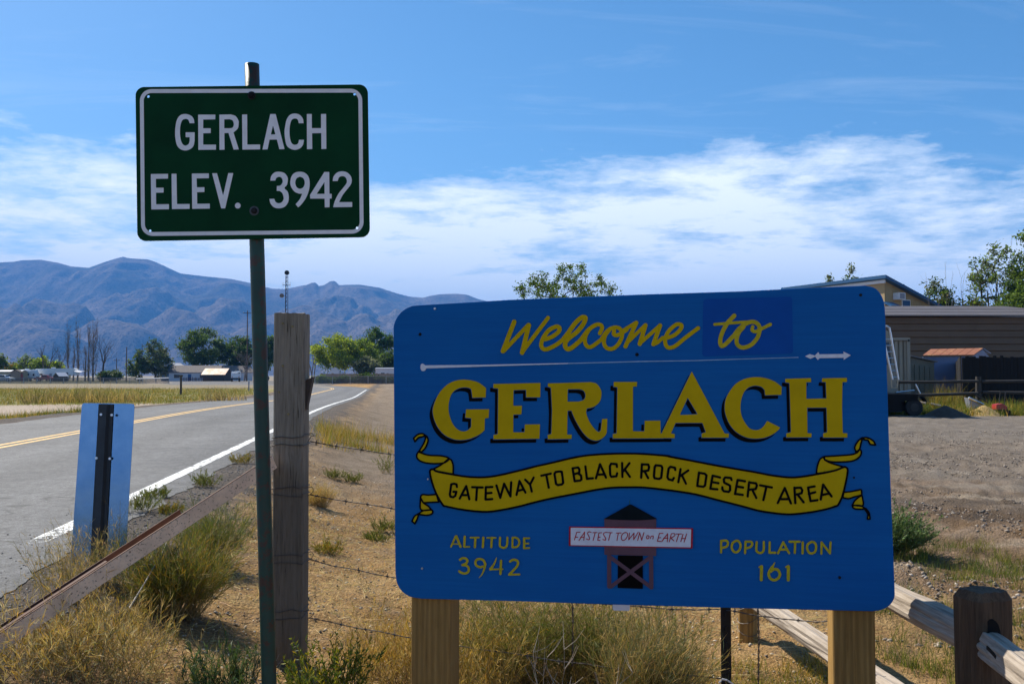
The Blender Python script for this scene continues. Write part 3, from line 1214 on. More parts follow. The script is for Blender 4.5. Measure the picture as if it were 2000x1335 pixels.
for f in gl:
    decal('letter', f, PG, 0.0012, M['sign_white'], green, 0.7)
mb = MB()
top, bot = at(492, 126, GD + 0.038), at(527.5, 1400, GD + 0.038)
bot = top + (bot - top) * ((foot.z - 0.1 - top.z) / (bot.z - top.z))
mb.tube([top + (bot - top) * k / 12 for k in range(13)], 0.0290, 24)
build(mb, 'pole', M['green_pole'], green, True, False)
for o in green.children:
    if o.name.startswith('pole'):
        for p in o.data.polygons:
            p.use_smooth = len(p.vertices) == 4
mb = MB()
c = at(492, 126, GD + 0.038)
mb.tube([c + Vector((0, 0, -0.004)), c + Vector((0, 0, 0.0015))], 0.0245, 20)
build(mb, 'pole_bore', M['black'], green, True)
for (q, dark) in (((491.5, 187.0), True), ((496.8, 411.8), False)):
    mb = MB()
    c = PG.pt(q[0], q[1], 0.0)
    mb.tube([c + PG.n * 0.0015, c + PG.n * 0.0035], 0.019 if not dark else 0.0165, 20)
    bo = build(mb, 'washer', M['steel_dark'] if dark else M['washer'], green, True)
    mb = MB()
    mb.tube([c + PG.n * 0.0035, c + PG.n * 0.011, c + PG.n * 0.0135], 0.0125, 14, r1=0.008)
    o = build(mb, 'bolt', M['black'] if dark else M['steel_dark'], bo, True)

# ------------------------------------------------------------------ blue welcome sign
SH = 1.22
dl, dr = FPX * SH / 571.0, FPX * SH / 634.0
PW = Plane(at(770, 880, dl), at(1737, 880, dr))
wfoot = PW.pt(1250, 1190)
wfoot.z = gz1(wfoot.x, wfoot.y)
welcome = thing('welcome_sign', 'large blue painted welcome board with yellow lettering on two timber posts', 'welcome sign', wfoot)


def board_mat():
    m, ns, ls, b = nmat('blue_board_paint')
    g = ns.new('ShaderNodeTexCoord').outputs['Object']
    n1 = noise_node(ns, ls, g, 1.3, 5, 0.55)
    n2 = noise_node(ns, ls, g, 8.0, 6, 0.62, 0.4)
    n3 = noise_node(ns, ls, mapping(ns, ls, g, (1.2, 1.2, 60)), 1.0, 3, 0.5)
    c = ramp(ns, ls, n1, [(0.3, (0.007, 0.130, 0.39)), (0.7, (0.006, 0.108, 0.355))])
    st_ = ramp(ns, ls, n2, [(0.66, (0, 0, 0)), (0.78, (1, 1, 1))])
    c = mixc(ns, ls, mth(ns, ls, 'MULTIPLY', st_, 0.45), c, (0.003, 0.070, 0.32))
    n4 = noise_node(ns, ls, mapping(ns, ls, g, (3, 3, 90)), 1.0, 5, 0.65)
    c = mixc(ns, ls, 1.0, c, ramp(ns, ls, n4, [(0.3, (0.90, 0.91, 0.93)), (0.7, (1.09, 1.08, 1.06))]), 'MULTIPLY')
    n5 = noise_node(ns, ls, g, 34.0, 8, 0.75)
    c = mixc(ns, ls, mth(ns, ls, 'MULTIPLY', ramp(ns, ls, n5, [(0.66, (0, 0, 0)), (0.76, (1, 1, 1))]), 0.30), c, (0.03, 0.18, 0.44))
    ls.new(c, b.inputs['Base Color'])
    b.inputs['Roughness'].default_value = 0.55
    b.inputs['Specular IOR Level'].default_value = 0.06
    bump(ns, ls, b, mth(ns, ls, 'ADD', n3, mth(ns, ls, 'MULTIPLY', n2, 0.4)), 0.35, 0.0012)
    return m


M['board'] = board_mat()
M['board_patch'] = plain('board_patch', (0.005, 0.076, 0.335), 0.5, var=0.08, scale=9, spec=0.06)
M['paint_yellow'] = plain('paint_yellow', (0.56, 0.385, 0.004), 0.5, var=0.06, scale=14, spec=0.05)
M['paint_yellow_thin'] = plain('paint_yellow_thin', (0.50, 0.40, 0.020), 0.5, var=0.16, scale=60, spec=0.05)
M['paint_black'] = plain('paint_black', (0.002, 0.002, 0.003), 0.5, var=0.1, scale=14, spec=0.05)
M['paint_white'] = plain('paint_white', (0.68, 0.71, 0.76), 0.5, var=0.08, scale=40, spec=0.05)
M['paint_line'] = plain('paint_line', (0.34, 0.50, 0.66), 0.5, var=0.15, scale=40, spec=0.05)
M['paint_red'] = plain('paint_red', (0.42, 0.016, 0.026), 0.55, var=0.35, scale=90, spec=0.05)
M['paint_mauve'] = plain('paint_mauve', (0.13, 0.072, 0.092), 0.55, var=0.1, scale=20, spec=0.05)
M['paint_slate'] = plain('paint_slate', (0.004, 0.010, 0.014), 0.5, var=0.3, scale=12, spec=0.05)
M['paint_green'] = plain('paint_green', (0.03, 0.16, 0.08), 0.5, var=0.1, spec=0.05)

OUT = Crop(0, 0, 1.0)('( 768.5,655 769,635 776,618 788,605 803,597.5 820,595.5 ) 1000,585 1250,575 1450,568.5 1560,563 ( 1690,557.5 1708,562 1720,574 1727,592 1729,615 ) 1737,880 ( 1747.5,1148 1747,1166 1738,1181 1722,1190 1704,1193 ) 1450,1187 1200,1180 1000,1173 ( 822,1168.5 800,1164 784,1153 775,1137 772,1118 ) 770,880')
panel('board', OUT, [], PW, 0.0, 0.019, M['board'], welcome, 0.002)
lay = [0.0006]


def dec(name, f, mat, off, h=0.8, label=None):
    lay[0] += 0.00003
    return decal(name, f, PW, off + lay[0] - 0.0006, mat, welcome, h, label)


# darker repainted patch behind the word "to"
dec('repainted_patch', s_poly(round_quad([(1373.5, 583.5), (1547, 579), (1549, 690), (1371.5, 696)], 6)), M['board_patch'], 0.0008, 2.0, 'darker blue repainted patch')

# --- big slab letters with their drop shadows
G1, G2, G3, G4 = Crop(830, 710, 6.6667), Crop(1050, 710, 6.6667), Crop(1270, 710, 6.6667), Crop(1400, 710, 6.6667)
big = [
    P_(G1, '( 797,315 700,245 600,215 500,205 400,220 300,265 210,350 150,450 110,560 105,640 130,740 180,840 260,925 360,975 450,990 560,980 660,945 730,905 778,862 ) 782,710 832,702 838,590 537,592 527,700 605,708 603,820 ( 603,820 560,862 500,878 430,855 370,790 330,700 310,600 315,500 345,400 400,340 480,308 560,310 605,330 ) 620,440 793,437'),
    P_(G1, '893,262 1505,248 1503,435 1320,435 1318,338 1155,342 1152,545 1265,545 1258,657 1152,660 1152,890 1298,890 1302,788 1500,786 1492,973 893,982 893,925 950,915 955,322 890,315'),
    s_sub(P_(G2, '135,255 690,237 ( 690,237 770,260 825,340 832,410 810,490 740,555 640,582 ) ( 640,582 635,640 670,740 730,830 790,885 825,865 ) 840,718 908,714 ( 908,714 905,830 895,910 840,970 760,998 670,970 590,890 520,780 470,680 443,608 ) 392,610 385,920 448,920 442,975 135,980 132,925 180,912 190,600 175,310 135,298'),
          P_(G2, '395,330 545,330 ( 545,330 600,350 625,410 605,465 540,490 ) 390,492')),
    P_(G2, '992,235 1297,235 1293,295 1243,297 1242,875 1390,878 1395,740 1600,738 1602,905 1640,905 1640,968 980,970 980,912 1030,905 1040,305 990,298'),
    s_sub(P_(G3, '541,100 965,900 970,905 1025,908 1020,960 670,960 668,908 725,888 680,768 330,768 270,905 322,912 318,965 130,965 150,900'), P_(G3, '488,440 618,657 385,665')),
    P_(G4, '( 845,300 760,235 650,190 520,172 380,190 260,250 180,340 120,450 103,560 115,660 170,790 260,890 380,955 500,972 620,960 720,920 790,870 825,828 ) 655,742 ( 655,742 610,810 560,850 500,860 430,840 370,770 325,680 308,580 320,460 360,360 420,305 500,283 580,300 622,340 ) 628,408 840,403'),
    P_(G4, '890,195 1225,185 1228,238 1165,240 1165,455 1425,450 1418,238 1365,235 1372,188 1692,182 1695,235 1635,240 1630,560 1640,900 1700,903 1697,958 1385,958 1382,905 1435,890 1428,570 1175,570 1180,900 1235,905 1230,955 905,957 903,905 965,890 945,250 890,240'),
]
allbig = s_union(*big)
for f in big:
    lt = dec('letter', f, M['paint_yellow'], 0.0022, 0.8)
    sh = s_sub(s_shift(f, -6.4, 7.6), s_grow(allbig, 1.3))
    o = dec('letter_shadow', sh, M['paint_black'], 0.0014, 0.8)
    o['kind'] = 'stuff'

# --- script words
W1, W2 = Crop(960, 580, 6.6667), Crop(1230, 580, 6.6667)


def S_(k, w, *txt):
    return s_union(*[s_line(k(t), w / k.s) for t in txt])


script = [
    (s_union(S_(W1, 60, '297,322 150,702', '487,366 400,722'), S_(W1, 52, '165,695 480,362', '412,700 737,270')), 1),
    (S_(W1, 55, '( 700,548 790,515 870,455 888,410 868,386 830,388 750,430 680,520 648,610 662,660 700,680 760,663 850,615 930,555 )'), 1),
    (S_(W1, 60, '( 930,555 1000,465 1090,340 1170,268 1212,262 1224,285 1190,360 1110,455 1020,525 975,570 958,620 975,665 1010,674 1070,640 1180,545 )'), 1),
    (S_(W1, 52, '( 1170,545 1240,450 1300,395 1370,357 1425,365 1440,405 1412,470 )', '( 1370,357 1290,405 1232,490 1217,570 1237,630 1280,650 1340,622 1450,535 )'), 1),
    (S_(W1, 52, '( 1440,535 1500,450 1570,403 1640,396 1692,435 1700,510 1660,600 1600,660 1540,674 1490,650 1465,590 1480,500 1530,430 )', '( 1598,440 1592,480 1630,496 1690,470 1760,425 )'), 1),
    (s_union(S_(W2, 56, '85,335 -55,640', '205,366 130,608', '395,370 308,612'), S_(W2, 48, '-110,450 85,330', '-40,600 205,362', '140,595 395,368', '( 308,615 360,590 430,528 )')), 1),
    (S_(W2, 52, '( 420,540 500,525 590,488 660,420 675,370 640,352 590,367 510,440 465,530 463,600 488,648 530,658 600,630 720,532 890,404 )'), 1),
    (s_union(S_(W2, 56, '( 1360,242 1270,340 1205,460 1178,560 1185,622 1212,634 1262,598 1340,515 )'), S_(W2, 38, '1105,355 1300,338 1600,318')), 0),
    (s_union(S_(W2, 54, '( 1340,520 1430,405 1530,338 1610,322 1675,360 1690,430 1660,530 1580,620 1480,656 1410,628 1390,560 1420,460 1480,390 )'), S_(W2, 44, '( 1600,385 1592,430 1632,448 1700,420 1830,355 )')), 0),
]
for f, k in script:
    dec('letter', f, M['paint_yellow'] if k else M['paint_yellow_thin'], 0.0022, 0.7)

# --- long arrow
Z1, Z2 = Crop(760, 550, 3.998), Crop(1250, 550, 3.998)
dec('arrow_tail', s_union(s_poly(Z1('( 248,648 262,638 288,655 300,664 290,675 282,692 258,695 247,675 248,648 )')), s_line(Z1('285,664 700,655'), 6.0, 3.6), s_line(Z1('700,655 1400,637'), 3.4, 1.7)),
    M['paint_white'], 0.0022, 0.7)
dec('arrow_shaft', s_line(np.vstack([Z1('1400,637'), Z2('0,622 420,615 700,606 1235,590')]), 1.7, 1.2), M['paint_line'], 0.0022, 0.5)
dec('arrow_head', s_union(s_poly(Z2('1288,581 1325,564 1378,580 1330,601')), s_poly(Z2('1362,578 1392,548 1400,566 1590,563 1586,544 1646,573 1590,609 1590,593 1402,596 1388,611'))),
    M['paint_white'], 0.0022, 0.6)

# --- ribbon
R1, R2, R3, R4 = Crop(795, 830, 6.6667), Crop(1050, 860, 6.6667), Crop(1300, 860, 6.6667), Crop(1480, 830, 6.6667)
band = np.array(catmull(list(R1('350,570 400,600 600,638 800,668 1000,674 1200,648 1500,578 1690,530')) + list(R2('200,283 400,235 600,197 800,177 1000,168 1200,166 1400,172 1700,197')) +
                        list(R3('50,205 300,252 700,328 1000,380 1150,405')) + list(R4('200,652 430,676 600,662 800,628 1000,586 1100,548'))))
band = np.vstack([band, R4('( 1130,537 1162,560 1165,620 1130,800 1090,940 1040,1040 )')])
band = np.vstack([band, np.array(catmull(list(R4('1040,1040 900,1085 700,1125 450,1153 300,1148 150,1130')) + list(R3('1200,905 1000,850 700,775 400,697 100,648')) +
                                         list(R2('1700,640 1400,607 1200,603 1000,607 800,630 500,687')) + list(R1('1900,945 1700,990 1400,1066 1100,1118 900,1115 700,1090 480,1045'))))])
band = np.vstack([band, R1('( 480,1045 430,970 370,850 325,720 303,610 315,575 350,570 )')])
curls = [
    R1('( 350,565 450,510 545,432 ) ( 580,450 602,520 603,635 ) ( 603,635 480,612 380,592 350,565 )'),
    R1('( 150,345 280,387 450,397 545,425 530,460 460,492 300,495 190,470 137,430 130,380 150,345 )'),
    R1('( 160,335 212,250 240,180 238,128 ) ( 262,145 277,200 242,290 190,348 )'),
    R1('( 238,128 200,107 140,120 88,168 ) 105,212 ( 150,160 220,142 238,128 )'),
    R1('( 385,897 280,905 205,900 180,935 215,1005 ) 415,995'),
    R1('( 180,940 175,1000 190,1100 320,1097 ) ( 280,1050 215,1005 180,940 )'),
    R1('( 150,1150 220,1108 325,1102 330,1145 260,1168 150,1155 )'),
    R1('( 150,1150 100,1182 67,1245 ) 105,1278 ( 130,1230 155,1160 )'),
    R4('( 762,628 775,530 810,440 860,408 ) ( 870,450 950,490 1105,537 ) ( 1090,565 1000,590 762,628 )'),
    R4('( 868,405 1000,397 1200,382 1285,358 1325,315 1347,345 1330,400 1250,457 1100,475 950,472 868,440 868,405 )'),
    R4('( 1275,345 1262,280 1308,200 1362,160 ) ( 1345,225 1322,310 1275,345 )'),
    R4('( 1350,165 1420,160 1500,200 1532,255 ) 1462,248 ( 1432,192 1350,180 )'),
    R4('( 1120,868 1200,862 1300,842 1345,840 1352,905 ) ( 1352,905 1250,930 1180,952 1103,938 )'),
    R4('( 1352,905 1365,960 1362,1042 1228,1037 ) ( 1228,1037 1270,970 1352,905 )'),
    R4('( 1228,1042 1330,1042 1410,1088 ) ( 1410,1088 1300,1088 1245,1075 1228,1042 )'),
    R4('( 1405,1080 1448,1140 1460,1218 ) 1425,1218 ( 1432,1150 1390,1090 )'),
]
for P in curls:
    dec('ribbon_curl', s_poly(P), M['paint_yellow'], 0.0012, 0.8)
    dec('ribbon_outline', s_line(P, 3.3, closed=True), M['paint_black'], 0.0022, 0.7)
dec('ribbon_band', s_poly(band), M['paint_yellow'], 0.0030, 1.0)
dec('ribbon_outline', s_line(band, 3.9, closed=True), M['paint_black'], 0.0040, 0.7)
LR = [
    (R1, ['655,798 648,765 615,757 580,765 562,900 570,925 605,932 632,915 648,862 608,862']),
    (R1, ['690,950 775,788 815,958', '725,905 798,905']),
    (R1, ['852,802 988,806', '915,805 905,968']),
    (R1, ['1115,800 1030,803 1026,962 1113,957', '1030,882 1103,876']),
    (R1, ['1168,780 1218,940 1268,757 1350,922 1360,738']),
    (R1, ['1430,902 1468,722 1545,872', '1445,850 1515,832']),
    (R1, ['1542,705 1605,768', '1652,678 1605,768 1628,858']),
    (R1, ['1752,653 1875,626', '1815,640 1848,808']),
    (R2, ['288,398 318,402 337,545 318,567 265,575 243,560 222,430 237,405 288,398']),
    (R2, ['458,357 484,523', '458,357 530,347 547,372 545,415 472,435', '535,428 568,450 573,500 558,515 484,525']),
    (R2, ['624,333 645,494 722,486']),
    (R2, ['762,487 815,303 893,478', '785,440 872,436']),
    (R2, ['1035,338 1030,303 960,297 942,330 947,440 962,468 1028,460 1038,422']),
    (R2, ['1102,288 1106,468', '1198,290 1112,402', '1140,378 1203,468']),
    (R2, ['1360,303 1350,478', '1360,306 1440,308 1453,340 1443,385 1365,396', '1395,400 1440,483']),
    (R2, ['1540,317 1610,325 1625,350 1610,480 1580,495 1525,486 1515,460 1525,342 1540,317']),
    (R2, ['1793,378 1788,350 1732,337 1707,360 1690,470 1705,500 1758,513 1775,482']),
    (R2, ['1862,367 1833,538', '1962,385 1850,462', '1885,460 1932,556']),
    (R3, ['435,412 412,585', '435,416 510,427 532,450 513,580 490,597 412,586']),
    (R3, ['708,476 612,452 582,622 673,630', '600,535 688,550']),
    (R3, ['858,508 850,482 775,475 757,500 762,542 838,582 840,640 820,663 757,654 738,628 738,603']),
    (R3, ['1033,526 937,508 903,690 1003,702', '920,592 1008,606']),
    (R3, ['1087,537 1067,722', '1087,541 1175,552 1188,580 1173,625 1080,636', '1130,640 1180,742']),
    (R3, ['1228,577 1382,606', '1310,602 1272,768']),
    (R4, ['258,1007 350,813 430,1012', '290,957 402,957']),
    (R4, ['475,808 487,1008', '475,812 558,808 578,840 568,880 490,900', '522,905 595,998']),
    (R4, ['738,792 652,807 685,983 773,970', '662,890 745,867']),
    (R4, ['817,962 848,768 958,922', '832,905 928,882']),
]
for k, ss in LR:
    dec('letter', S_(k, 31, *ss), M['paint_black'], 0.0040, 0.6)

# --- small lettering
A1, B1 = Crop(860, 1020, 10.0), Crop(1390, 1020, 6.6667)
small = [
    s_union(S_(A1, 46, '320,262 400,462'), S_(A1, 38, '215,462 305,262'), S_(A1, 24, '250,412 370,412')),
    s_union(S_(A1, 46, '482,268 472,460'), S_(A1, 32, '472,466 575,464')),
    s_union(S_(A1, 34, '597,287 757,285'), S_(A1, 46, '690,290 680,470')),
    S_(A1, 46, '845,287 836,470'),
    s_union(S_(A1, 32, '922,290 1085,290'), S_(A1, 46, '1012,290 1000,470')),
    S_(A1, 42, '( 1172,287 1166,430 1185,465 1240,485 1290,465 1310,400 1315,287 )'),
    S_(A1, 40, '1415,290 1412,465', '( 1415,288 1480,287 1535,330 1545,400 1500,465 1415,475 )'),
    s_union(S_(A1, 46, '1642,300 1642,490'), S_(A1, 34, '1642,300 1742,298', '1650,402 1726,400', '1642,495 1742,487')),
    S_(A1, 46, '( 390,718 440,688 500,693 535,735 510,788 435,820 )', '( 435,820 520,832 562,890 545,958 480,985 410,968 375,942 )'),
    s_union(S_(A1, 46, '( 840,848 780,862 712,830 690,770 720,715 790,703 850,733 882,800 )'), s_line(A1('( 882,800 862,900 820,1000 762,1068 )'), 5.2, 1.2)),
    s_union(s_line(A1('( 1103,680 1060,790 985,902 )'), 1.8, 5.4), S_(A1, 32, '985,906 1220,900'), S_(A1, 48, '1190,740 1180,992')),
    s_union(S_(A1, 46, '( 1367,750 1430,717 1500,732 1522,790 1480,872 1350,1005 )'), S_(A1, 38, '1345,1008 1550,1002')),
    S_(B1, 30, '122,235 121,382', '( 122,232 190,230 212,265 190,308 125,325 )'),
    S_(B1, 30, '( 318,230 272,260 260,320 283,368 320,380 360,350 376,290 352,240 318,230 )'),
    S_(B1, 30, '440,245 433,390', '( 440,243 510,245 527,278 500,313 440,330 )'),
    S_(B1, 30, '( 585,250 580,350 610,385 650,385 675,350 677,247 )'),
    S_(B1, 30, '755,252 750,386 828,386'),
    S_(B1, 29, '862,392 930,250 1005,390', '885,345 980,345'),
    S_(B1, 30, '1012,243 1143,243', '1085,245 1080,388'),
    S_(B1, 32, '1183,252 1181,392'),
    S_(B1, 30, '( 1300,244 1252,275 1240,330 1265,383 1300,396 1345,370 1357,300 1335,255 1300,244 )'),
    S_(B1, 29, '1425,398 1428,252 1537,393 1546,252'),
    s_union(S_(B1, 42, '648,568 644,736'), S_(B1, 22, '618,575 648,555')),
    s_union(S_(B1, 36, '( 790,570 755,620 740,665 762,720 812,742 862,720 886,670 862,612 810,600 765,632 )'), s_line(B1('( 820,515 795,560 770,600 )'), 2.0, 5.4)),
    s_union(S_(B1, 42, '997,570 995,738'), S_(B1, 22, '965,572 997,555')),
]
for f in small:
    dec('letter', f, M['paint_yellow_thin'], 0.0022, 0.6)

# --- painted water tower with its sign
T1, F1, F2 = Crop(1090, 970, 6.6667), Crop(1100, 1015, 12.5), Crop(1220, 1015, 12.5)
dec('painted_tower_shaft', P_(T1, '778,755 1105,760 1105,1190 778,1178'), M['paint_black'], 0.0014, 1.0)
dec('painted_tower_legs', s_union(S_(T1, 54, '667,760 667,1158', '1212,775 1215,1170'), S_(T1, 50, '692,785 1200,1160', '1190,788 690,1160')), M['paint_mauve'], 0.0022, 0.8)
dec('painted_tower_tank', P_(T1, '605,283 1278,285 1278,762 605,745'), M['paint_mauve'], 0.0030, 1.0)
dec('painted_tower_roof', P_(T1, '595,282 935,92 960,95 1297,282 ( 1297,282 1100,297 935,298 750,292 595,282 )'), M['paint_slate'], 0.0036, 0.8)
dec('painted_tower_finial', S_(T1, 8, '931,42 933,94'), M['paint_green'], 0.0014, 0.5)
dec('sign_border', P_(T1, '148,378 1757,400 1750,664 143,630'), M['paint_red'], 0.0042, 1.0)
dec('sign_ground', P_(T1, '168,393 1733,414 1727,648 168,620'), M['paint_white'], 0.0048, 1.0)
red = [
    (F1, ['338,287 282,470', '338,287 418,282', '305,405 362,405']), (F1, ['392,486 530,278 510,478', '430,407 522,407']),
    (F1, ['( 690,287 640,275 602,310 640,400 650,440 630,468 570,446 )']), (F1, ['732,295 832,291', '787,297 737,482']),
    (F1, ['948,296 878,300 848,478 903,484', '862,410 908,406']), (F1, ['( 1088,291 1030,290 987,330 1030,410 1045,450 1030,478 972,460 )']),
    (F1, ['1112,292 1200,296', '1160,297 1112,482']), (F1, ['1302,305 1418,301', '1350,307 1318,486']),
    (F1, ['( 1520,287 1450,330 1422,420 1450,478 1510,468 1568,390 1570,312 1520,287 )']), (F1, ['1622,302 1602,468 1735,302 1722,468 1835,284']),
    (F1, ['1822,482 1872,292 1920,478 1975,292']), (F2, ['( 560,367 537,400 547,438 575,438 600,400 590,372 560,367 )']),
    (F2, ['628,438 652,378', '( 652,382 700,378 692,448 )']), (F2, ['938,311 852,312 802,502 883,508', '822,420 883,416']),
    (F2, ['907,512 1052,318 1042,516', '952,430 1055,430']), (F2, ['1142,322 1092,516', '( 1142,320 1220,320 1220,370 1122,430 )', '1140,432 1205,494']),
    (F2, ['1262,326 1388,326', '1325,327 1263,512']), (F2, ['1427,332 1372,512', '1515,323 1452,522', '1390,432 1490,440']),
]
for k, ss in red:
    dec('letter', S_(k, 22, *ss), M['paint_red'], 0.0054, 0.4)

# --- screws, stains
for (x, y, r, mt) in ((849.5, 602.5, 3.0, 'alu'), (820.5, 652.5, 3.2, 'black'), (1244, 692, 3.6, 'black'), (824.5, 1109, 2.6, 'alu'), (1640, 1127, 3.0, 'steel_dark'),
                      (1681, 576, 3.0, 'steel_dark'), (1668, 932, 2.0, 'black'), (836, 935, 2.2, 'alu')):
    mb = MB()
    c = PW.pt(x, y)
    rr = r / FPX * c.y
    mb.tube([c + PW.n * 0.0004, c + PW.n * 0.003, c + PW.n * 0.0045], rr, 10, r1=rr * 0.6)
    build(mb, 'screw', M[mt], welcome, True)

# --- two square timber posts behind the board
for (xa, xb, n_) in ((798, 878, 3), (1629, 1709, 4)):
    p = PW.pt((xa + xb) / 2, 1180)
    back = -PW.n
    c0 = p + back * (0.019 + 0.078)
    wd = (xb - xa) / FPX * (p.y + 0.02) - 0.004
    ztop = PW.pt((xa + xb) / 2, 640).z
    beam((c0.x, c0.y, gz1(c0.x, c0.y) - 0.15), (c0.x, c0.y, ztop), wd, 0.15, M['wood_new'], 'timber_post', welcome, up=PW.n, rough=0.0008, seed=n_, nl=14, nc=8, rnd=0.03)
# small white plate hanging below the board's back
pp = PW.pt(1212, 1150)
PB = Plane(PW.p - PW.n * 0.13, PW.p - PW.n * 0.13 + PW.u)
c_ = [(1197, 1130), (1230, 1131), (1230, 1192), (1196.5, 1191)]
PB2 = PB
plate = panel('small_plate', round_quad(c_, 4), [], PB2, 0.0, 0.004, M['white'], welcome)
mb = MB()
a = PB2.pt(1213, 1132)
mb.box((a.x, a.y + 0.06, a.z - 0.02), (0.02, 0.13, 0.02), math.atan2(PW.u.y, PW.u.x))
build(mb, 'plate_bracket', M['steel_dark'], welcome, True)

# ------------------------------------------------------------------ near timber: boundary post, rail fence, brace, wires
# weathered boundary post
PD = 4.80
pc = at(569, 900, PD)
wp = (602 - 536) / FPX * PD * 0.86
ptop = at(568, 613, PD).z
tie = thing('boundary_post', 'thick weathered grey timber fence post with nails and wire wraps', 'fence post', (pc.x, pc.y, gz1(pc.x, pc.y)))
beam((pc.x, pc.y, tie.location.z - 0.25), (pc.x, pc.y, ptop), wp, 0.16, M['wood_tie'], 'shaft', tie, up=(0, -1, 0), rough=0.0030, seed=21, nl=60, nc=12, rnd=0.05)
yf = pc.y - 0.081
mb = MB()                                                    # torn splinter on the right side
a = at(600, 742, PD - 0.03)
b = at(611, 736, PD - 0.03)
e = at(600, 800, PD - 0.03)
for dy_ in (0, 0.05):
    mb.v += [(a.x - 0.01, a.y + dy_, a.z), (b.x, b.y + dy_, b.z), (b.x - 0.012, b.y + dy_, b.z - 0.06), (e.x - 0.006, e.y + dy_, e.z)]
mb.f += [(0, 1, 2, 3), (7, 6, 5, 4), (0, 4, 5, 1), (1, 5, 6, 2), (2, 6, 7, 3), (3, 7, 4, 0)]
build(mb, 'splinter', M['bark'], tie, True)
M['nail'] = plain('nail', (0.30, 0.24, 0.10), 0.5, 0.5, 0.2, 40)
for (x, y) in ((552, 631), (571, 637), (552, 714), (545, 765), (563, 808)):
    mb = MB()
    c = at(x, y, yf)
    mb.tube([c + Vector((0, 0.01, 0)), c + Vector((0, -0.004, 0)), c + Vector((0, -0.006, 0))], 0.007, 9, r1=0.004)
    build(mb, 'nail', M['nail'], tie, True)


def twisted(pts, r=0.0016, pitch=0.035, sub=None):
    """two-strand wire along a polyline"""
    P = [Vector(p) for p in pts]
    S = [0.0]
    for a, b in zip(P[:-1], P[1:]):
        S.append(S[-1] + (b - a).length)
    n = max(8, int(S[-1] / (pitch / 4)))
    mb = MB()
    for ph in (0, math.pi):
        Q = []
        for i in range(n + 1):
            s = S[-1] * i / n
            k = min(len(S) - 2, max(j for j in range(len(S)) if S[j] <= s + 1e-9))
            t = (s - S[k]) / max(1e-9, S[k + 1] - S[k])
            p = P[k].lerp(P[k + 1], t)
            d = (P[k + 1] - P[k]).normalized()
            u = d.cross(Vector((0, 0, 1))).normalized()
            w = d.cross(u)
            an = 2 * math.pi * s / pitch / 2 + ph
            Q.append(p + u * math.cos(an) * r * 1.1 + w * math.sin(an) * r * 1.1)
        mb.tube(Q, r, 4)
    return mb


def barbs(pts, parent, step=0.13, seed=1):
    rnd = random.Random(seed)
    P = [Vector(p) for p in pts]
    acc = 0.04
    for a, b in zip(P[:-1], P[1:]):
        L = (b - a).length
        d = (b - a).normalized()
        while acc < L:
            c = a + d * acc
            mb = MB()
            for k in range(2):
                v = Vector((rnd.uniform(-.5, .5), rnd.uniform(-1, 1), rnd.uniform(-1, 1))).normalized()
                v = (v - d * v.dot(d) * 0.6).normalized() * 0.016
                mb.tube([c - v, c + v], 0.0016, 4)
            mb.tube([c - d * 0.006, c + d * 0.006], 0.0042, 6)
            build(mb, 'barb', M['wire'], parent, True)
            acc += step * rnd.uniform(0.8, 1.2)
        acc -= L


def catenary(a, b, sag, n=14, jit=0.0, seed=0):
    rnd = random.Random(seed)
    a, b = Vector(a), Vector(b)
    return [a.lerp(b, k / n) + Vector((0, rnd.uniform(-jit, jit), -sag * 4 * (k / n) * (1 - k / n) + rnd.uniform(-jit, jit))) for k in range(n + 1)]


TD = 4.25
tp = at(1418, 1260, TD)
wires = [
    ((604, 862), (1418, 985), 0.00, 'topmost barbed wire running from the weathered post behind the blue sign'),
    ((604, 966), (1418, 1085), 0.01, 'second barbed wire from the top, leaving the weathered post'),
    ((603, 1092), (1418, 1190), 0.055, 'third barbed wire down, passing just under the blue sign'),
    ((603, 1205), (1418, 1326), 0.03, 'lowest barbed wire, sagging through the dry weeds'),
]
for i, (a, b, sag, lab) in enumerate(wires):
    p, q = at(a[0], a[1], PD - 0.05), at(b[0], b[1], TD)
    path = catenary(p, q, sag, 16, 0.004, i)
    root = thing('barbed_wire', lab, 'barbed wire', tuple(p), 0, 'barbed wire strands')
    build(twisted(path), 'strand', M['wire'], root, True)
    barbs(path, root, 0.14, i + 3)
    # wraps round the post
    for k in range(2):
        mb = MB()
        z = p.z - 0.012 + k * 0.040 + (0.012 if i % 2 else 0)
        h = wp / 2 + 0.004
        ring_ = [(pc.x + sx * h, pc.y + sy * 0.084, z + random.uniform(-.008, .008)) for sx, sy in ((1, -1), (0.3, -1), (-0.4, -1), (-1, -1), (-1, 1), (1, 1), (1, -1))]
        mb.tube(ring_, 0.0023, 5)
        build(mb, 'post_wrap', M['wire'], root, True)
    mb = MB()
    tail = [p + Vector((0.0, -0.035, 0.0)), p + Vector((0.02, -0.045, 0.012 + 0.02 * (i == 0))), p + Vector((0.034, -0.04, 0.032)), p + Vector((0.02, -0.03, 0.045)), p + Vector((-0.02, -0.035, 0.04))]
    mb.tube(tail, 0.002, 5)
    build(mb, 'wire_tail', M['wire'], root, True)
# stretch of wire beyond the steel post
p, q = at(1418, 1190, TD), at(1640, 1214, 4.02)
root = thing('barbed_wire', 'short slack barbed wire between steel post and right timber post', 'barbed wire', tuple(p), 0, 'barbed wire strands')
path = catenary(p, q, 0.012, 10, 0.003, 9)
build(twisted(path), 'strand', M['wire'], root, True)
barbs(path, root, 0.15, 31)
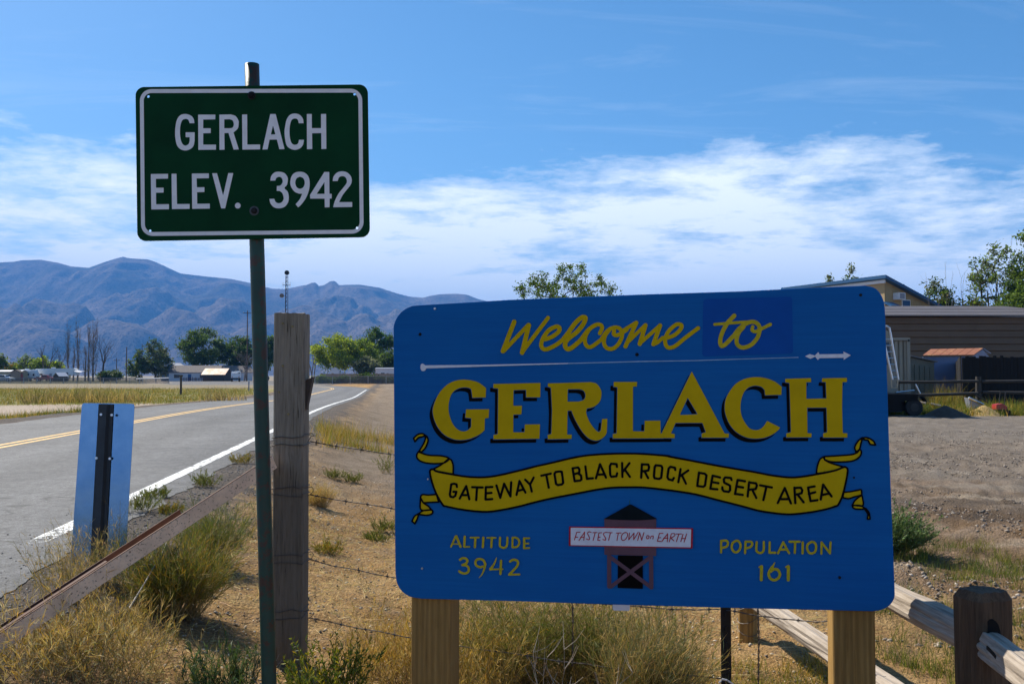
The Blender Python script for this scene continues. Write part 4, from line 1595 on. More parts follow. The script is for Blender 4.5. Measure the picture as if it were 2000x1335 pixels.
# vertical stays
for (x, y0, y1, D) in ((1115, 1178, 1300, 4.42), (1478, 1193, 1345, 4.2)):
    p, q = at(x, y0 - 60, D), at(x + 3, y1, D)
    root = thing('wire_stay', 'twisted upright wire stay ' + ('in front of the bush under the blue sign' if x < 1200 else 'right of the black steel post'), 'wire stay', tuple(q))
    build(twisted([p, p.lerp(q, 0.5) + Vector((0.006, 0, 0)), q], 0.0026, 0.03), 'strand', M['wire'], root, True)

# steel T-post
tpost = thing('steel_fence_post', 'thin black steel fence post below the blue sign', 'fence post', (tp.x, tp.y, gz1(tp.x, tp.y)))
mb = MB()
zt = PW.pt(1418, 900).z
z0 = tpost.location.z - 0.2
for (cx, cy, sx, sy) in ((0, 0, 0.046, 0.006), (0, 0.02, 0.006, 0.034)):
    mb.box((tp.x + cx, tp.y + cy, (zt + z0) / 2), (sx, sy, zt - z0))
build(mb, 'shaft', M['steel_dark'], tpost, True)
for k in range(9):
    mb = MB()
    mb.box((tp.x, tp.y - 0.006, z0 + 0.3 + k * 0.07), (0.010, 0.008, 0.022))
    build(mb, 'stud', M['steel_dark'], tpost, True)
c = at(1418, 1327, TD - 0.02)
mb = MB()
mb.tube([c + Vector((-0.03, 0.0, -0.012)), c + Vector((-0.02, -0.012, 0.008)), c + Vector((0.0, -0.014, 0.004)), c + Vector((0.02, -0.012, -0.008)), c + Vector((0.034, 0, -0.02))], 0.0045, 6)
build(mb, 'wire_clip', M['white'], tpost, True)

# split-rail fence (right)
FD = 3.15
n0 = at(1922, 1235, FD)
far_b = ground_pt(1461, 1246)
fz, nz0 = gz1(far_b.x, far_b.y), gz1(n0.x, n0.y)
rf = thing('rail_fence_post', 'dark brown mortised post of the rail fence at the lower right', 'fence post', (n0.x, n0.y, nz0))
beam((n0.x, n0.y, nz0 - 0.25), (n0.x, n0.y, at(1922, 1150, FD).z), 0.150, 0.125, M['wood_dark'], 'shaft', rf, up=(0.25, -0.95, 0), rough=0.004, seed=33, nl=40, nc=9, rnd=0.12, chamfer=0.80)
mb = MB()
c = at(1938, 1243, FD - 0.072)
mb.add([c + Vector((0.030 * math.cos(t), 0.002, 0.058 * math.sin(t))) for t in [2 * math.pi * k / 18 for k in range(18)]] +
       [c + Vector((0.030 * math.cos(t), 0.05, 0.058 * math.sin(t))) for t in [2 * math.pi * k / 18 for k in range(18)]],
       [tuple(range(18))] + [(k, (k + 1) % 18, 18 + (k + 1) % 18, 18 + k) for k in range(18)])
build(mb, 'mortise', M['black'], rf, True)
fp = thing('rail_fence_post', 'short round wooden post wrapped in wire below the blue sign', 'fence post', (far_b.x, far_b.y, fz))
beam((far_b.x, far_b.y, fz - 0.2), (far_b.x, far_b.y, fz + 0.72), 0.108, 0.108, M['wood_new'], 'shaft', fp, up=(0, -1, 0), rough=0.005, seed=35, nl=24, nc=8, rnd=0.35)
for k in range(4):
    mb = MB()
    z = fz + 0.07 + 0.07 * k
    mb.tube([(far_b.x + 0.062 * math.cos(t), far_b.y + 0.062 * math.sin(t), z + 0.03 * math.sin(t + k)) for t in [2 * math.pi * j / 14 for j in range(15)]], 0.002, 4)
    build(mb, 'wire_wrap', M['wire'], fp, True)

up_near = at(1905, 1248, FD)
pn = Vector((far_b.y - up_near.y, -(far_b.x - up_near.x), 0))
rq = ray(1745, 1161)
qk = (up_near - Vector((0, 0, EYE))).dot(pn) / rq.dot(pn)
qq = Vector((0, 0, EYE)) + rq * qk
up_far = up_near + (qq - up_near) * ((far_b.y - up_near.y) / (qq.y - up_near.y))

r1 = beam(up_far + (up_far - up_near).normalized() * 0.12, up_near, 0.080, 0.095, M['wood_pale'], 'fence_rail', None, rough=0.008, seed=41, nl=60, nc=8, rnd=0.2, bow=-0.01, taper=1.0)
tag(r1, 'upper split rail, pale and weathered, right of the blue sign', 'fence rail', 'split rails')
lo_near, lo_far = Vector((n0.x, n0.y, nz0 + 0.30)), at(1460, 1160, far_b.y)
r2 = beam(lo_far + (lo_far - lo_near).normalized() * 0.1, lo_near, 0.085, 0.095, M['wood_pale'], 'fence_rail', None, rough=0.009, seed=43, nl=60, nc=8, rnd=0.2, bow=-0.005)
tag(r2, 'lower split rail behind the right timber post of the blue sign', 'fence rail', 'split rails')
q0, q1 = at(1935, 1262, FD - 0.06), at(2040, 1340, 2.55)
q2 = q0 + (q1 - q0) * 2.6
r3 = beam(q0, q2, 0.085, 0.090, M['wood_pale'], 'fence_rail', None, rough=0.008, seed=47, nl=50, nc=8, rnd=0.2)
tag(r3, 'near split rail with a slotted end, leaving the picture at lower right', 'fence rail', 'split rails')
mb = MB()
c = at(1960, 1281, 3.02)
dq = (q2 - q0).normalized()
side = dq.cross(Vector((0, 0, 1))).normalized()
for k in range(1):
    p = q0 + dq * 0.16 + Vector((0, 0, 0.004)) - side * 0.0
mb.box(tuple(p + Vector((-0.043, -0.012, 0.012))), (0.008, 0.11, 0.012), math.atan2(dq.y, dq.x) - math.pi / 2)
s_ = build(mb, 'slot', M['black'], None, False)
s_.parent = r3
# steel channel brace
M['channel'] = plain('channel', (0.80, 0.58, 0.40), 0.6, 0.1, 0.2, 7, spots=((0.11, 0.055, 0.034), 95, 0.56), bumpd=0.001)
M['rust'] = plain('rust', (0.10, 0.045, 0.028), 0.8, 0.1, 0.35, 20, bumpd=0.001)
c1, c0 = at(530, 902, PD - 0.13), at(0, 1250, 3.75)
c0 = c1 + (c0 - c1) * 1.25
brace = thing('channel_brace', 'long pale steel channel leaning from the weathered post to the ground', 'brace rail', tuple(c0))
d = (c1 - c0).normalized()
sd = d.cross(Vector((0, 0, 1))).normalized()
upv = sd.cross(d)


def bar(a, b, off_s, off_u, ws, wu, mat, nm):
    mb = MB()
    p, q = Vector(a) + sd * off_s + upv * off_u, Vector(b) + sd * off_s + upv * off_u
    vs = []
    for e_ in (p, q):
        for x, y in ((-1, -1), (1, -1), (1, 1), (-1, 1)):
            vs.append(e_ + sd * ws / 2 * x + upv * wu / 2 * y)
    mb.add(vs, [(0, 1, 2, 3), (7, 6, 5, 4), (0, 4, 5, 1), (1, 5, 6, 2), (2, 6, 7, 3), (3, 7, 4, 0)])
    return build(mb, nm, mat, brace, True)


bar(c0, c1, 0.030, 0.003, 0.004, 0.066, M['channel'], 'front_web')
bar(c0, c1, -0.014, -0.0305, 0.080, 0.004, M['rust'], 'bottom_web')
bar(c0, c1 - d * 0.5, -0.055, 0.0, 0.004, 0.070, M['rust'], 'rear_web')
bar(c0, c1, 0.027, 0.0372, 0.009, 0.004, M['rust'], 'top_lip')
bar(c0 + d * 0.25, c1 - d * 0.9, -0.020, 0.020, 0.022, 0.022, M['rust'], 'inner_rod')

# roadside marker seen from behind: metal sheet tinted sky blue, on a post
MD = 5.6
mc_t, mc_b = at(212, 787, MD + 0.05), at(192, 1108, MD - 0.02)
base = Vector((mc_b.x, mc_b.y, gz1(mc_b.x, mc_b.y)))
marker = thing('roadside_marker', 'metal back of a leaning roadside marker, blue sky reflection tinted into it', 'road marker', tuple(base))


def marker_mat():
    m, ns, ls, b = nmat('sky_tinted_metal')
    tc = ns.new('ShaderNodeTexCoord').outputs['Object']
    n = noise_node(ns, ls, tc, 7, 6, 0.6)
    ls.new(ramp(ns, ls, n, [(0.3, (0.13, 0.26, 0.42)), (0.7, (0.19, 0.33, 0.50))]), b.inputs['Base Color'])  # blue in the base colour stands in for the reflected deep sky
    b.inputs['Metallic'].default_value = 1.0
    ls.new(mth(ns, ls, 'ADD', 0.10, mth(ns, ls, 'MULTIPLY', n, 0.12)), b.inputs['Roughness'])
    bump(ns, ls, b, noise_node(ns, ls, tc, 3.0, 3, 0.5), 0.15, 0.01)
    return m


corners = [at(160, 786.5, MD + 0.05), at(263, 788, MD + 0.05), at(244, 1110, MD - 0.02), at(137, 1108, MD - 0.02)]
nn = (corners[1] - corners[0]).cross(corners[3] - corners[0]).normalized()
if nn.y > 0:
    nn = -nn
mb = MB()
rc = []
for i in range(4):
    p, a, b = corners[i], corners[i - 1], corners[(i + 1) % 4]
    da, db = (a - p).normalized() * 0.02, (b - p).normalized() * 0.02
    for k in range(5):
        t = k / 4
        rc.append(p + da * (1 - t) ** 2 + db * t ** 2)
n = len(rc)
mb.add(rc + [p - nn * 0.003 for p in rc], [tuple(range(n)), tuple(range(2 * n - 1, n - 1, -1))] + [(i, (i + 1) % n, n + (i + 1) % n, n + i) for i in range(n)])
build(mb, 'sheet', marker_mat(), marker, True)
pt_, pb_ = at(208, 789, MD + 0.05) + nn * 0.004, at(191, 1108, MD - 0.02) + nn * 0.004
pb_ = pt_ + (pb_ - pt_) * ((base.z - 0.1 - pt_.z) / (pb_.z - pt_.z))
M['marker_post'] = plain('marker_post', (0.035, 0.040, 0.045), 0.55, 0.3, 0.3, 9)
ax = (corners[1] - corners[0]).normalized()
mb = MB()
prof = [(-0.045, 0), (-0.045, 0.004), (-0.026, 0.006), (-0.018, 0.034), (0.018, 0.034), (0.026, 0.006), (0.045, 0.004), (0.045, 0)]
vs = []
for e_ in (pt_, pb_):
    vs += [e_ + ax * x + nn * y for x, y in prof]
k = len(prof)
mb.add(vs, [tuple(range(k)), tuple(range(2 * k - 1, k - 1, -1))] + [(i, (i + 1) % k, k + (i + 1) % k, k + i) for i in range(k)])
build(mb, 'post', M['marker_post'], marker, True)
for (x, y) in ((199, 809), (220, 810), (190, 894), (216, 895)):
    mb = MB()
    c = at(x, y, MD + 0.02) + nn * 0.006
    mb.tube([c, c + nn * 0.008], 0.008, 8)
    build(mb, 'rivet', M['alu'], marker, True)

# ------------------------------------------------------------------ plants
def unit(a):
    return a / np.maximum(1e-9, np.linalg.norm(a, axis=-1, keepdims=True))


def blades(root, dirv, L, W, bend, nseg=3, rng=RNG, tipw=0.15, belly=False):
    """thin tapered strips; root, dirv, bend (N,3); L, W (N)"""
    N = len(root)
    side = np.cross(dirv, rng.normal(size=(N, 3)))
    side = unit(side)
    V = []
    for k in range(nseg + 1):
        t = k / nseg
        c = root + dirv * (L * t)[:, None] + bend * (L * t * t)[:, None]
        w = (math.sin(math.pi * min(0.98, 0.12 + 0.86 * t)) if belly else (1 - (1 - tipw) * t)) * W / 2
        V += [c - side * w[:, None], c + side * w[:, None]]
    V = np.stack(V, 1)                      # N, 2*(nseg+1), 3
    m = 2 * (nseg + 1)
    base = (np.arange(N) * m)[:, None]
    F = [np.stack([base[:, 0] + 2 * k, base[:, 0] + 2 * k + 1, base[:, 0] + 2 * k + 3, base[:, 0] + 2 * k + 2], 1) for k in range(nseg)]
    F = np.stack(F, 1).reshape(-1, 4)
    return V.reshape(-1, 3), F, m


class Veg:
    def __init__(self):
        self.v, self.f, self.c, self.n = [], [], [], 0

    def add(self, V, F, m, col):
        """col (N,3) per blade"""
        self.v.append(V)
        self.f.append(F + self.n)
        self.c.append(np.repeat(col, m, 0))
        self.n += len(V)

    def mesh(self, name, loc=(0, 0, 0)):
        V = np.vstack(self.v) - np.array(loc)[None, :]
        return mesh_np(name, V, np.vstack(self.f), np.clip(np.vstack(self.c), 0.003, 0.95))


def colvar(base, n, amt=0.25, rng=RNG):
    base = np.array(base)
    k = 1 + rng.normal(size=(n, 1)) * amt
    h = 1 + rng.normal(size=(n, 3)) * amt * 0.25
    return base[None, :] * np.clip(k, 0.35, 1.9) * h


def fan(n, spread, rng, up=1.0):
    a = rng.uniform(0, 2 * math.pi, n)
    r = np.sqrt(rng.uniform(0, 1, n)) * spread
    return unit(np.stack([r * np.cos(a), r * np.sin(a), np.full(n, up)], 1))


def bush(name, label, cat, c, H, spread, n_stem, leaf_per, leaf_len, leaf_w, cols, stem_col=(0.30, 0.22, 0.10), base_r=0.10, seed=1, group=None, droop=0.1, leaf_from=0.25, mat='leaf', wind=0.0):
    """shrub of upright stems carrying narrow leaves"""
    rng = np.random.default_rng(seed)
    z0 = gz1(c[0], c[1]) - 0.02
    loc = (c[0], c[1], z0)
    root = thing(name, label, cat, loc, 0, group)
    a = rng.uniform(0, 2 * math.pi, n_stem)
    rr = np.sqrt(rng.uniform(0, 1, n_stem)) * base_r
    P = np.stack([c[0] + rr * np.cos(a), c[1] + rr * np.sin(a), np.full(n_stem, z0)], 1)
    D = fan(n_stem, spread, rng)
    D[:, 0] += wind
    D = unit(D)
    L = H * rng.uniform(0.55, 1.05, n_stem) * (0.78 + 0.22 * D[:, 2]) * (0.86 + 0.28 * vnoise(D[:, 0] * 3.1 + seed, D[:, 1] * 3.1, seed))
    B = rng.normal(size=(n_stem, 3)) * 0.10
    B[:, 2] -= droop * (1 - D[:, 2])
    g = Veg()
    V, F, m = blades(P, D, L, np.full(n_stem, 0.0036), B, 4, rng, 0.3)
    g.add(V, F, m, colvar(stem_col, n_stem, 0.2, rng))
    link('stems', g.mesh('stems', loc), M[mat], root)
    g = Veg()
    for k, col in enumerate(cols):
        idx = rng.integers(0, n_stem, int(n_stem * leaf_per * 1.5 / len(cols)))
        t = rng.uniform(leaf_from, 1.0, len(idx)) ** 0.8
        p = P[idx] + D[idx] * (L[idx] * t)[:, None] + B[idx] * (L[idx] * t * t)[:, None]
        d = unit(D[idx] * rng.uniform(0.6, 1.3, (len(idx), 1)) + rng.normal(size=(len(idx), 3)) * 0.42)
        V, F, m = blades(p, d, leaf_len * rng.uniform(0.5, 1.3, len(idx)), np.full(len(idx), leaf_w * 0.62), rng.normal(size=(len(idx), 3)) * 0.18, 2, rng, 0.2, belly=True)
        g.add(V, F, m, colvar(col, len(idx), 0.25, rng))
    link('leaves', g.mesh('leaves', loc), M[mat], root)
    return root


def tuft_patch(name, label, cat, pts, H, W, cols, seed=1, spread=0.5, nseg=3, mat='straw', per=14, tuft_r=0.05):
    """uncountable grass: tufts of blades at pts (N,2)"""
    rng = np.random.default_rng(seed)
    n = len(pts)
    idx = np.repeat(np.arange(n), per)
    hs = H * rng.uniform(0.45, 1.15, n)
    P = pts[idx] + rng.normal(size=(len(idx), 2)) * tuft_r
    z = gz(P[:, 0], P[:, 1]) - 0.008
    R = np.column_stack([P, z])
    D = fan(len(idx), spread, rng)
    B = rng.normal(size=(len(idx), 3)) * 0.22
    B[:, 2] -= 0.10
    L = hs[idx] * rng.uniform(0.4, 1.1, len(idx))
    ci = rng.integers(0, len(cols), n)
    base = np.array(cols)[ci][idx]
    col = base * np.clip(1 + rng.normal(size=(len(idx), 1)) * 0.28, 0.4, 1.8)
    g = Veg()
    V, F, m = blades(R, D, L, np.full(len(idx), W), B, nseg, rng, 0.12)
    g.add(V, F, m, col)
    return tag(link(name, g.mesh(name), M[mat]), label, cat, kind='stuff')


def in_view_pts(n, d0, d1, x0, x1, rng, pw=0.5):
    """ground points with image x in [x0,x1] and depth d0..d1"""
    d = d0 + (d1 - d0) * rng.uniform(0, 1, n) ** pw
    px = rng.uniform(x0, x1, n)
    return np.column_stack([(px - CX) / FPX * d, d])


STRAW = (0.52, 0.35, 0.115)
STRAW2 = (0.60, 0.46, 0.22)
OLIVE = (0.145, 0.135, 0.026)
YGREEN = (0.235, 0.235, 0.028)
GREEN = (0.095, 0.14, 0.022)
SAGE = (0.12, 0.145, 0.068)
GOLD = (0.44, 0.265, 0.032)


def gp(px, py):
    """ground position under a pixel (uses the terrain height there)"""
    z = 0.0
    for _ in range(4):
        p = ground_pt(px, py, z)
        z = gz1(p.x, p.y)
    return (p.x, p.y)


# --- rabbitbrush and weeds one can tell apart
bush('rabbitbrush', 'large rounded yellow-green rabbitbrush beside the steel channel brace', 'shrub', gp(345, 1192), 0.50, 1.0, 560, 17, 0.062, 0.0036, [YGREEN, OLIVE, GREEN, GOLD], seed=5, base_r=0.13, wind=0.02)
bush('rabbitbrush', 'smaller green rabbitbrush behind the larger one, left of the green pole', 'shrub', gp(415, 1090), 0.44, 0.9, 300, 15, 0.058, 0.0038, [YGREEN, GREEN, SAGE], seed=6, base_r=0.12)
bush('dry_weed', 'golden dry weed clump under the steel channel at the left edge', 'weed', gp(60, 1318), 0.40, 0.95, 210, 12, 0.045, 0.0042, [STRAW, GOLD, STRAW2], seed=7, base_r=0.28, mat='straw')
bush('dry_weed', 'tangled golden dry weed at the lower left beneath the channel', 'weed', gp(185, 1312), 0.40, 1.0, 210, 12, 0.045, 0.0042, [STRAW, GOLD, STRAW2, OLIVE], seed=8, base_r=0.28, mat='straw')
bush('dry_weed', 'wispy dry weed growing in front of the metal marker', 'weed', gp(205, 1150), 0.48, 0.85, 150, 9, 0.030, 0.0032, [STRAW2, STRAW], seed=9, base_r=0.20, mat='straw')
bush('dry_weed', 'thin dry weed between the metal marker and the asphalt', 'weed', gp(140, 1165), 0.42, 0.8, 120, 9, 0.034, 0.0034, [STRAW, OLIVE], seed=10, base_r=0.16, mat='straw')
bush('sage_plant', 'small dark green upright plant at the bottom left of the green pole', 'plant', gp(432, 1415), 0.36, 0.42, 70, 44, 0.032, 0.0060, [SAGE, GREEN, (0.08, 0.14, 0.05)], seed=11, base_r=0.11)
bush('leafy_weed', 'leafy yellow-flowered weed at the foot of the weathered post, right side', 'weed', gp(648, 1372), 0.33, 0.70, 60, 26, 0.024, 0.0100, [GREEN, YGREEN, GREEN, (0.42, 0.33, 0.02)], seed=12, base_r=0.12)
bush('leafy_weed', 'small leafy weed in front of the weathered post', 'weed', gp(582, 1392), 0.24, 0.65, 40, 24, 0.024, 0.010, [GREEN, YGREEN], seed=13, base_r=0.09)
bush('dry_weed', 'dry stalks at the foot of the green pole, left side', 'weed', gp(330, 1350), 0.20, 1.0, 160, 8, 0.03, 0.0036, [STRAW, STRAW2, OLIVE], seed=14, base_r=0.30, mat='straw')
bush('rabbitbrush', 'bright yellow-green shrub filling the gap under the blue sign, left part', 'shrub', gp(1010, 1330), 0.56, 0.95, 420, 15, 0.050, 0.0040, [YGREEN, OLIVE, OLIVE, GREEN], seed=15, base_r=0.16)
bush('rabbitbrush', 'yellow-green shrub under the middle of the blue sign', 'shrub', gp(1140, 1325), 0.54, 0.95, 380, 15, 0.050, 0.0040, [YGREEN, GREEN, OLIVE, (0.09, 0.075, 0.02)], seed=16, base_r=0.15)
bush('rabbitbrush', 'grey-green wind-combed shrub under the blue sign, nearest the steel post', 'shrub', gp(1245, 1395), 0.52, 0.75, 420, 15, 0.070, 0.0034, [SAGE, OLIVE, STRAW], seed=17, base_r=0.13, wind=0.30)
bush('dry_weed', 'golden dry weed beside the left timber post of the blue sign', 'weed', gp(925, 1370), 0.48, 0.70, 280, 12, 0.042, 0.0042, [GOLD, STRAW, OLIVE], seed=18, base_r=0.20, mat='straw')
bush('dry_weed', 'orange-gold dry weed left of the blue sign\'s left timber post', 'weed', gp(772, 1330), 0.40, 0.70, 240, 11, 0.040, 0.0042, [GOLD, STRAW], seed=19, base_r=0.20, mat='straw')
bush('tumbleweed', 'dense round green bush on the dirt lot right of the blue sign', 'shrub', gp(1742, 1080), 0.46, 1.5, 460, 46, 0.030, 0.0120, [(0.12, 0.20, 0.06), (0.15, 0.23, 0.07), (0.13, 0.17, 0.08)], seed=20, base_r=0.10, leaf_from=0.1)
bush('leafy_weed', 'tall thin green weed beside the black steel post', 'weed', gp(1330, 1345), 0.55, 0.45, 26, 22, 0.03, 0.0070, [GREEN, YGREEN], seed=22, base_r=0.10)
for i, (px, py, H, lab) in enumerate([
        (272, 1000, 0.20, 'bright green weed at the asphalt edge just right of the metal marker'),
        (305, 972, 0.13, 'low green weed on the gravel shoulder, nearest the white line'),
        (400, 950, 0.17, 'green weed on the shoulder above the steel channel'),
        (330, 1003, 0.10, 'tiny yellow weed on the gravel between marker and channel'),
        (470, 905, 0.17, 'yellow-green weed on the shoulder just left of the green pole'),
        (690, 942, 0.16, 'low green weed on the sand, left of the blue sign'),
        (755, 925, 0.34, 'upright green weed touching the left edge of the blue sign'),
        (655, 935, 0.18, 'green weed right of the weathered post in the sandy gap'),
        (755, 1040, 0.16, 'sparse green weed beside the blue sign edge, lower down'),
        (735, 1055, 0.10, 'small flat green weed alone on the sand'),
        (640, 1075, 0.15, 'golden-green weed right of the weathered post on the sand'),
        (622, 985, 0.26, 'pale dry grass clump against the weathered post')]):
    dry = 'dry' in lab
    cols = [STRAW2, STRAW, GOLD] if dry else ([YGREEN, GOLD, OLIVE] if ('yellow' in lab or 'golden' in lab) else [GREEN, YGREEN, OLIVE])
    bush('roadside_weed', lab, 'weed', gp(px, py), H * 1.15, 0.95, 50 if not dry else 220, 20, 0.030, 0.0065 if not dry else 0.0035, cols, seed=60 + i, base_r=0.10, group='roadside weeds', mat='straw' if dry else 'leaf')

# --- pale bare twigs
M['twig'] = plain('twig', (0.36, 0.30, 0.23), 0.8, var=0.2, scale=30)


def twig(label, base, H, n, seed, spread=0.9):
    rnd = random.Random(seed)
    z = gz1(*base)
    root = thing('bare_twig', label, 'twig', (base[0], base[1], z))
    for k in range(n):
        d = Vector((rnd.uniform(-1, 1) * spread, rnd.uniform(-1, 1) * spread, 1)).normalized()
        p = Vector((0, 0, -0.02))
        pts = [p]
        for s in range(6):
            d = (d + Vector((rnd.uniform(-.22, .22), rnd.uniform(-.22, .22), rnd.uniform(-.1, .1)))).normalized()
            pts.append(pts[-1] + d * H / 6 * rnd.uniform(0.8, 1.1))
        mb = MB()
        mb.tube(pts, 0.0024, 5, r1=0.0010)
        for q in pts[2:]:
            for _ in range(2):
                e = Vector((rnd.uniform(-1, 1), rnd.uniform(-1, 1), rnd.uniform(0.1, 1))).normalized()
                mb.tube([q, q + e * H * 0.12, q + e * H * 0.2 + Vector((0, 0, 0.02))], 0.0012, 4, r1=0.0007)
        build(mb, 'stem', M['twig'], root)
    return root


twig('pale bare branching twig in the dark gap under the blue sign', gp(1098, 1480), 0.52, 5, 3, 0.5)
twig('thin bare twig at the bottom of the weathered post', gp(548, 1420), 0.33, 3, 4, 0.5)
# fallen stick on the gravel, left
mb = MB()
p = [gp(252, 1235), gp(285, 1205), gp(318, 1175), gp(345, 1120)]
mb.tube([(q[0], q[1], gz1(*q) + 0.12 + 0.09 * i) for i, q in enumerate(p)], 0.005, 5, r1=0.002)
tag(build(mb, 'dry_stick', M['twig']), 'pale crooked stick caught on the large rabbitbrush', 'stick')

# --- uncountable grass and litter
rng = np.random.default_rng(3)
pts = in_view_pts(800, 4.3, 12, -150, 800, rng, 0.7)
s_, t_ = st(pts[:, 0], pts[:, 1])
k = (t_ > -1.55) & (fbm(pts[:, 0] * 0.9, pts[:, 1] * 0.9, 3, 201) > 0.47)
tuft_patch('dry_grass', 'sparse short dry grass on the sandy verge', 'grass', pts[k], 0.13, 0.0030, [STRAW, STRAW2, GOLD, OLIVE], 101, 0.9, per=10, tuft_r=0.06)
pts = in_view_pts(130, 4.35, 5.6, -40, 300, rng, 0.8)
s_, t_ = st(pts[:, 0], pts[:, 1])
tuft_patch('dry_grass', 'thick dry straw grass at the lower left', 'grass', pts[t_ > -1.45], 0.20, 0.0024, [STRAW, STRAW2, GOLD], 102, 0.9, per=22, tuft_r=0.09)
pts = in_view_pts(200, 3.9, 5.6, 690, 1330, rng, 0.8)
tuft_patch('dry_grass', 'golden dry grass below the blue sign', 'grass', pts, 0.22, 0.0032, [GOLD, STRAW, OLIVE], 103, 0.8, per=18, tuft_r=0.08)
pts = in_view_pts(210, 3.9, 5.2, 1330, 1640, rng, 0.8)
k = fbm(pts[:, 0] * 1.6, pts[:, 1] * 1.6, 2, 207) > 0.45
tuft_patch('dry_grass', 'sparse yellow-green grass around the steel post', 'grass', pts[k], 0.15, 0.0032, [GOLD, OLIVE, YGREEN], 104, 0.6, per=12, tuft_r=0.05)
pts = in_view_pts(1000, 4.2, 9.0, 1690, 2120, rng, 0.7)
k = (fbm(pts[:, 0] * 1.2, pts[:, 1] * 1.2, 3, 211) > 0.52) & (pts[:, 1] < 7.4 + 1.5 * (pts[:, 0] > 3.2))
tuft_patch('green_grass', 'tufts of short green grass on the dirt behind the rail fence', 'grass', pts[k], 0.17, 0.0036, [YGREEN, GREEN, OLIVE], 105, 0.45, per=14, tuft_r=0.035, mat='leaf')
# grass strip beyond the verge, left of the sign
pts = in_view_pts(700, 17.5, 22.5, 630, 900, rng, 1.0)
k = fbm(pts[:, 0] * 0.5, pts[:, 1] * 0.5, 2, 213) > 0.40
tuft_patch('yellow_grass', 'patch of tall yellow grass on the gravel, left of the blue sign', 'grass', pts[k], 0.40, 0.009, [GOLD, YGREEN, STRAW], 106, 0.5, per=10, tuft_r=0.12, mat='leaf')
# field left of the road
pts = in_view_pts(5200, 48, 112, -160, 500, rng, 0.85)
s_, t_ = st(pts[:, 0], pts[:, 1])
k = t_ < -11.3
tuft_patch('field_grass', 'yellow-green grass field across the road', 'grass', pts[k], 0.30, 0.024, [YGREEN, GOLD, OLIVE, YGREEN], 107, 0.45, nseg=2, per=7, tuft_r=0.35, mat='leaf')
pts = in_view_pts(650, 50, 58, 60, 470, rng, 1.0)
k = fbm(pts[:, 0] * 0.25, pts[:, 1] * 0.2, 3, 219) > 0.50
tuft_patch('brown_weeds', 'taller brownish weeds along the near edge of the field', 'weeds', pts[k], 1.0, 0.035, [(0.30, 0.22, 0.11), OLIVE, STRAW], 108, 0.5, nseg=2, per=9, tuft_r=0.35)
pts = in_view_pts(500, 29, 36, -60, 165, rng, 1.0)
s_, t_ = st(pts[:, 0], pts[:, 1])
k = (t_ < -10.2) & (fbm(pts[:, 0] * 0.3, pts[:, 1] * 0.3, 2, 223) > 0.42)
tuft_patch('verge_grass', 'green grass along the far side of the road', 'grass', pts[k], 0.28, 0.014, [YGREEN, GREEN, GOLD], 109, 0.5, nseg=2, per=9, tuft_r=0.15, mat='leaf')
# straw litter lying flat
N = 16000
pts = in_view_pts(N, 3.2, 9.5, -200, 1700, rng, 0.7)
s_, t_ = st(pts[:, 0], pts[:, 1])
pts = pts[t_ > -1.4]
n = len(pts)
R = np.column_stack([pts, gz(pts[:, 0], pts[:, 1]) + 0.006])
a = rng.uniform(0, 2 * math.pi, n)
D = unit(np.stack([np.cos(a), np.sin(a), rng.uniform(-0.05, 0.3, n)], 1))
g = Veg()
V, F, m = blades(R, D, rng.uniform(0.02, 0.11, n), np.full(n, 0.0030), rng.normal(size=(n, 3)) * 0.2 * np.array([1, 1, 0.3]), 2, rng, 0.5)
g.add(V, F, m, colvar(STRAW2, n, 0.3, rng))
tag(link('straw_litter', g.mesh('straw_litter'), M['straw']), 'broken straw and stalks lying on the sand', 'litter', kind='stuff')


# --- gravel and clods
def pebbles(name, label, pts, size, cols, seed, sq=0.65, sink=0.3):
    rng = np.random.default_rng(seed)
    n = len(pts)
    ico = np.array([(1, 0, 0), (-1, 0, 0), (0, 1, 0), (0, -1, 0), (0, 0, 1), (0, 0, -1)], float)
    fc = np.array([(0, 2, 4), (2, 1, 4), (1, 3, 4), (3, 0, 4), (2, 0, 5), (1, 2, 5), (3, 1, 5), (0, 3, 5)])
    r = size * np.exp(np.clip(rng.normal(size=n), -2, 1.5) * 0.45)
    sh = ico[None] * rng.uniform(0.6, 1.3, (n, 6, 1)) + rng.normal(size=(n, 6, 3)) * 0.18
    a = rng.uniform(0, 6.28, n)
    ca, sa = np.cos(a)[:, None], np.sin(a)[:, None]
    x = sh[..., 0] * ca - sh[..., 1] * sa
    y = sh[..., 0] * sa + sh[..., 1] * ca
    V = np.stack([x, y, sh[..., 2] * sq], -1) * r[:, None, None]
    z = gz(pts[:, 0], pts[:, 1]) + r * sq * (0.5 - sink)
    V += np.column_stack([pts, z])[:, None, :]
    F = (fc[None] + (np.arange(n) * 6)[:, None, None]).reshape(-1, 3)
    ci = rng.integers(0, len(cols), n)
    c = np.array(cols)[ci] * np.clip(1 + rng.normal(size=(n, 1)) * 0.25, 0.4, 1.8)
    me = mesh_np(name, V.reshape(-1, 3), F, np.clip(np.repeat(c, 6, 0), 0.01, 0.9))
    return tag(link(name, me, M['stone']), label, 'gravel', kind='stuff')


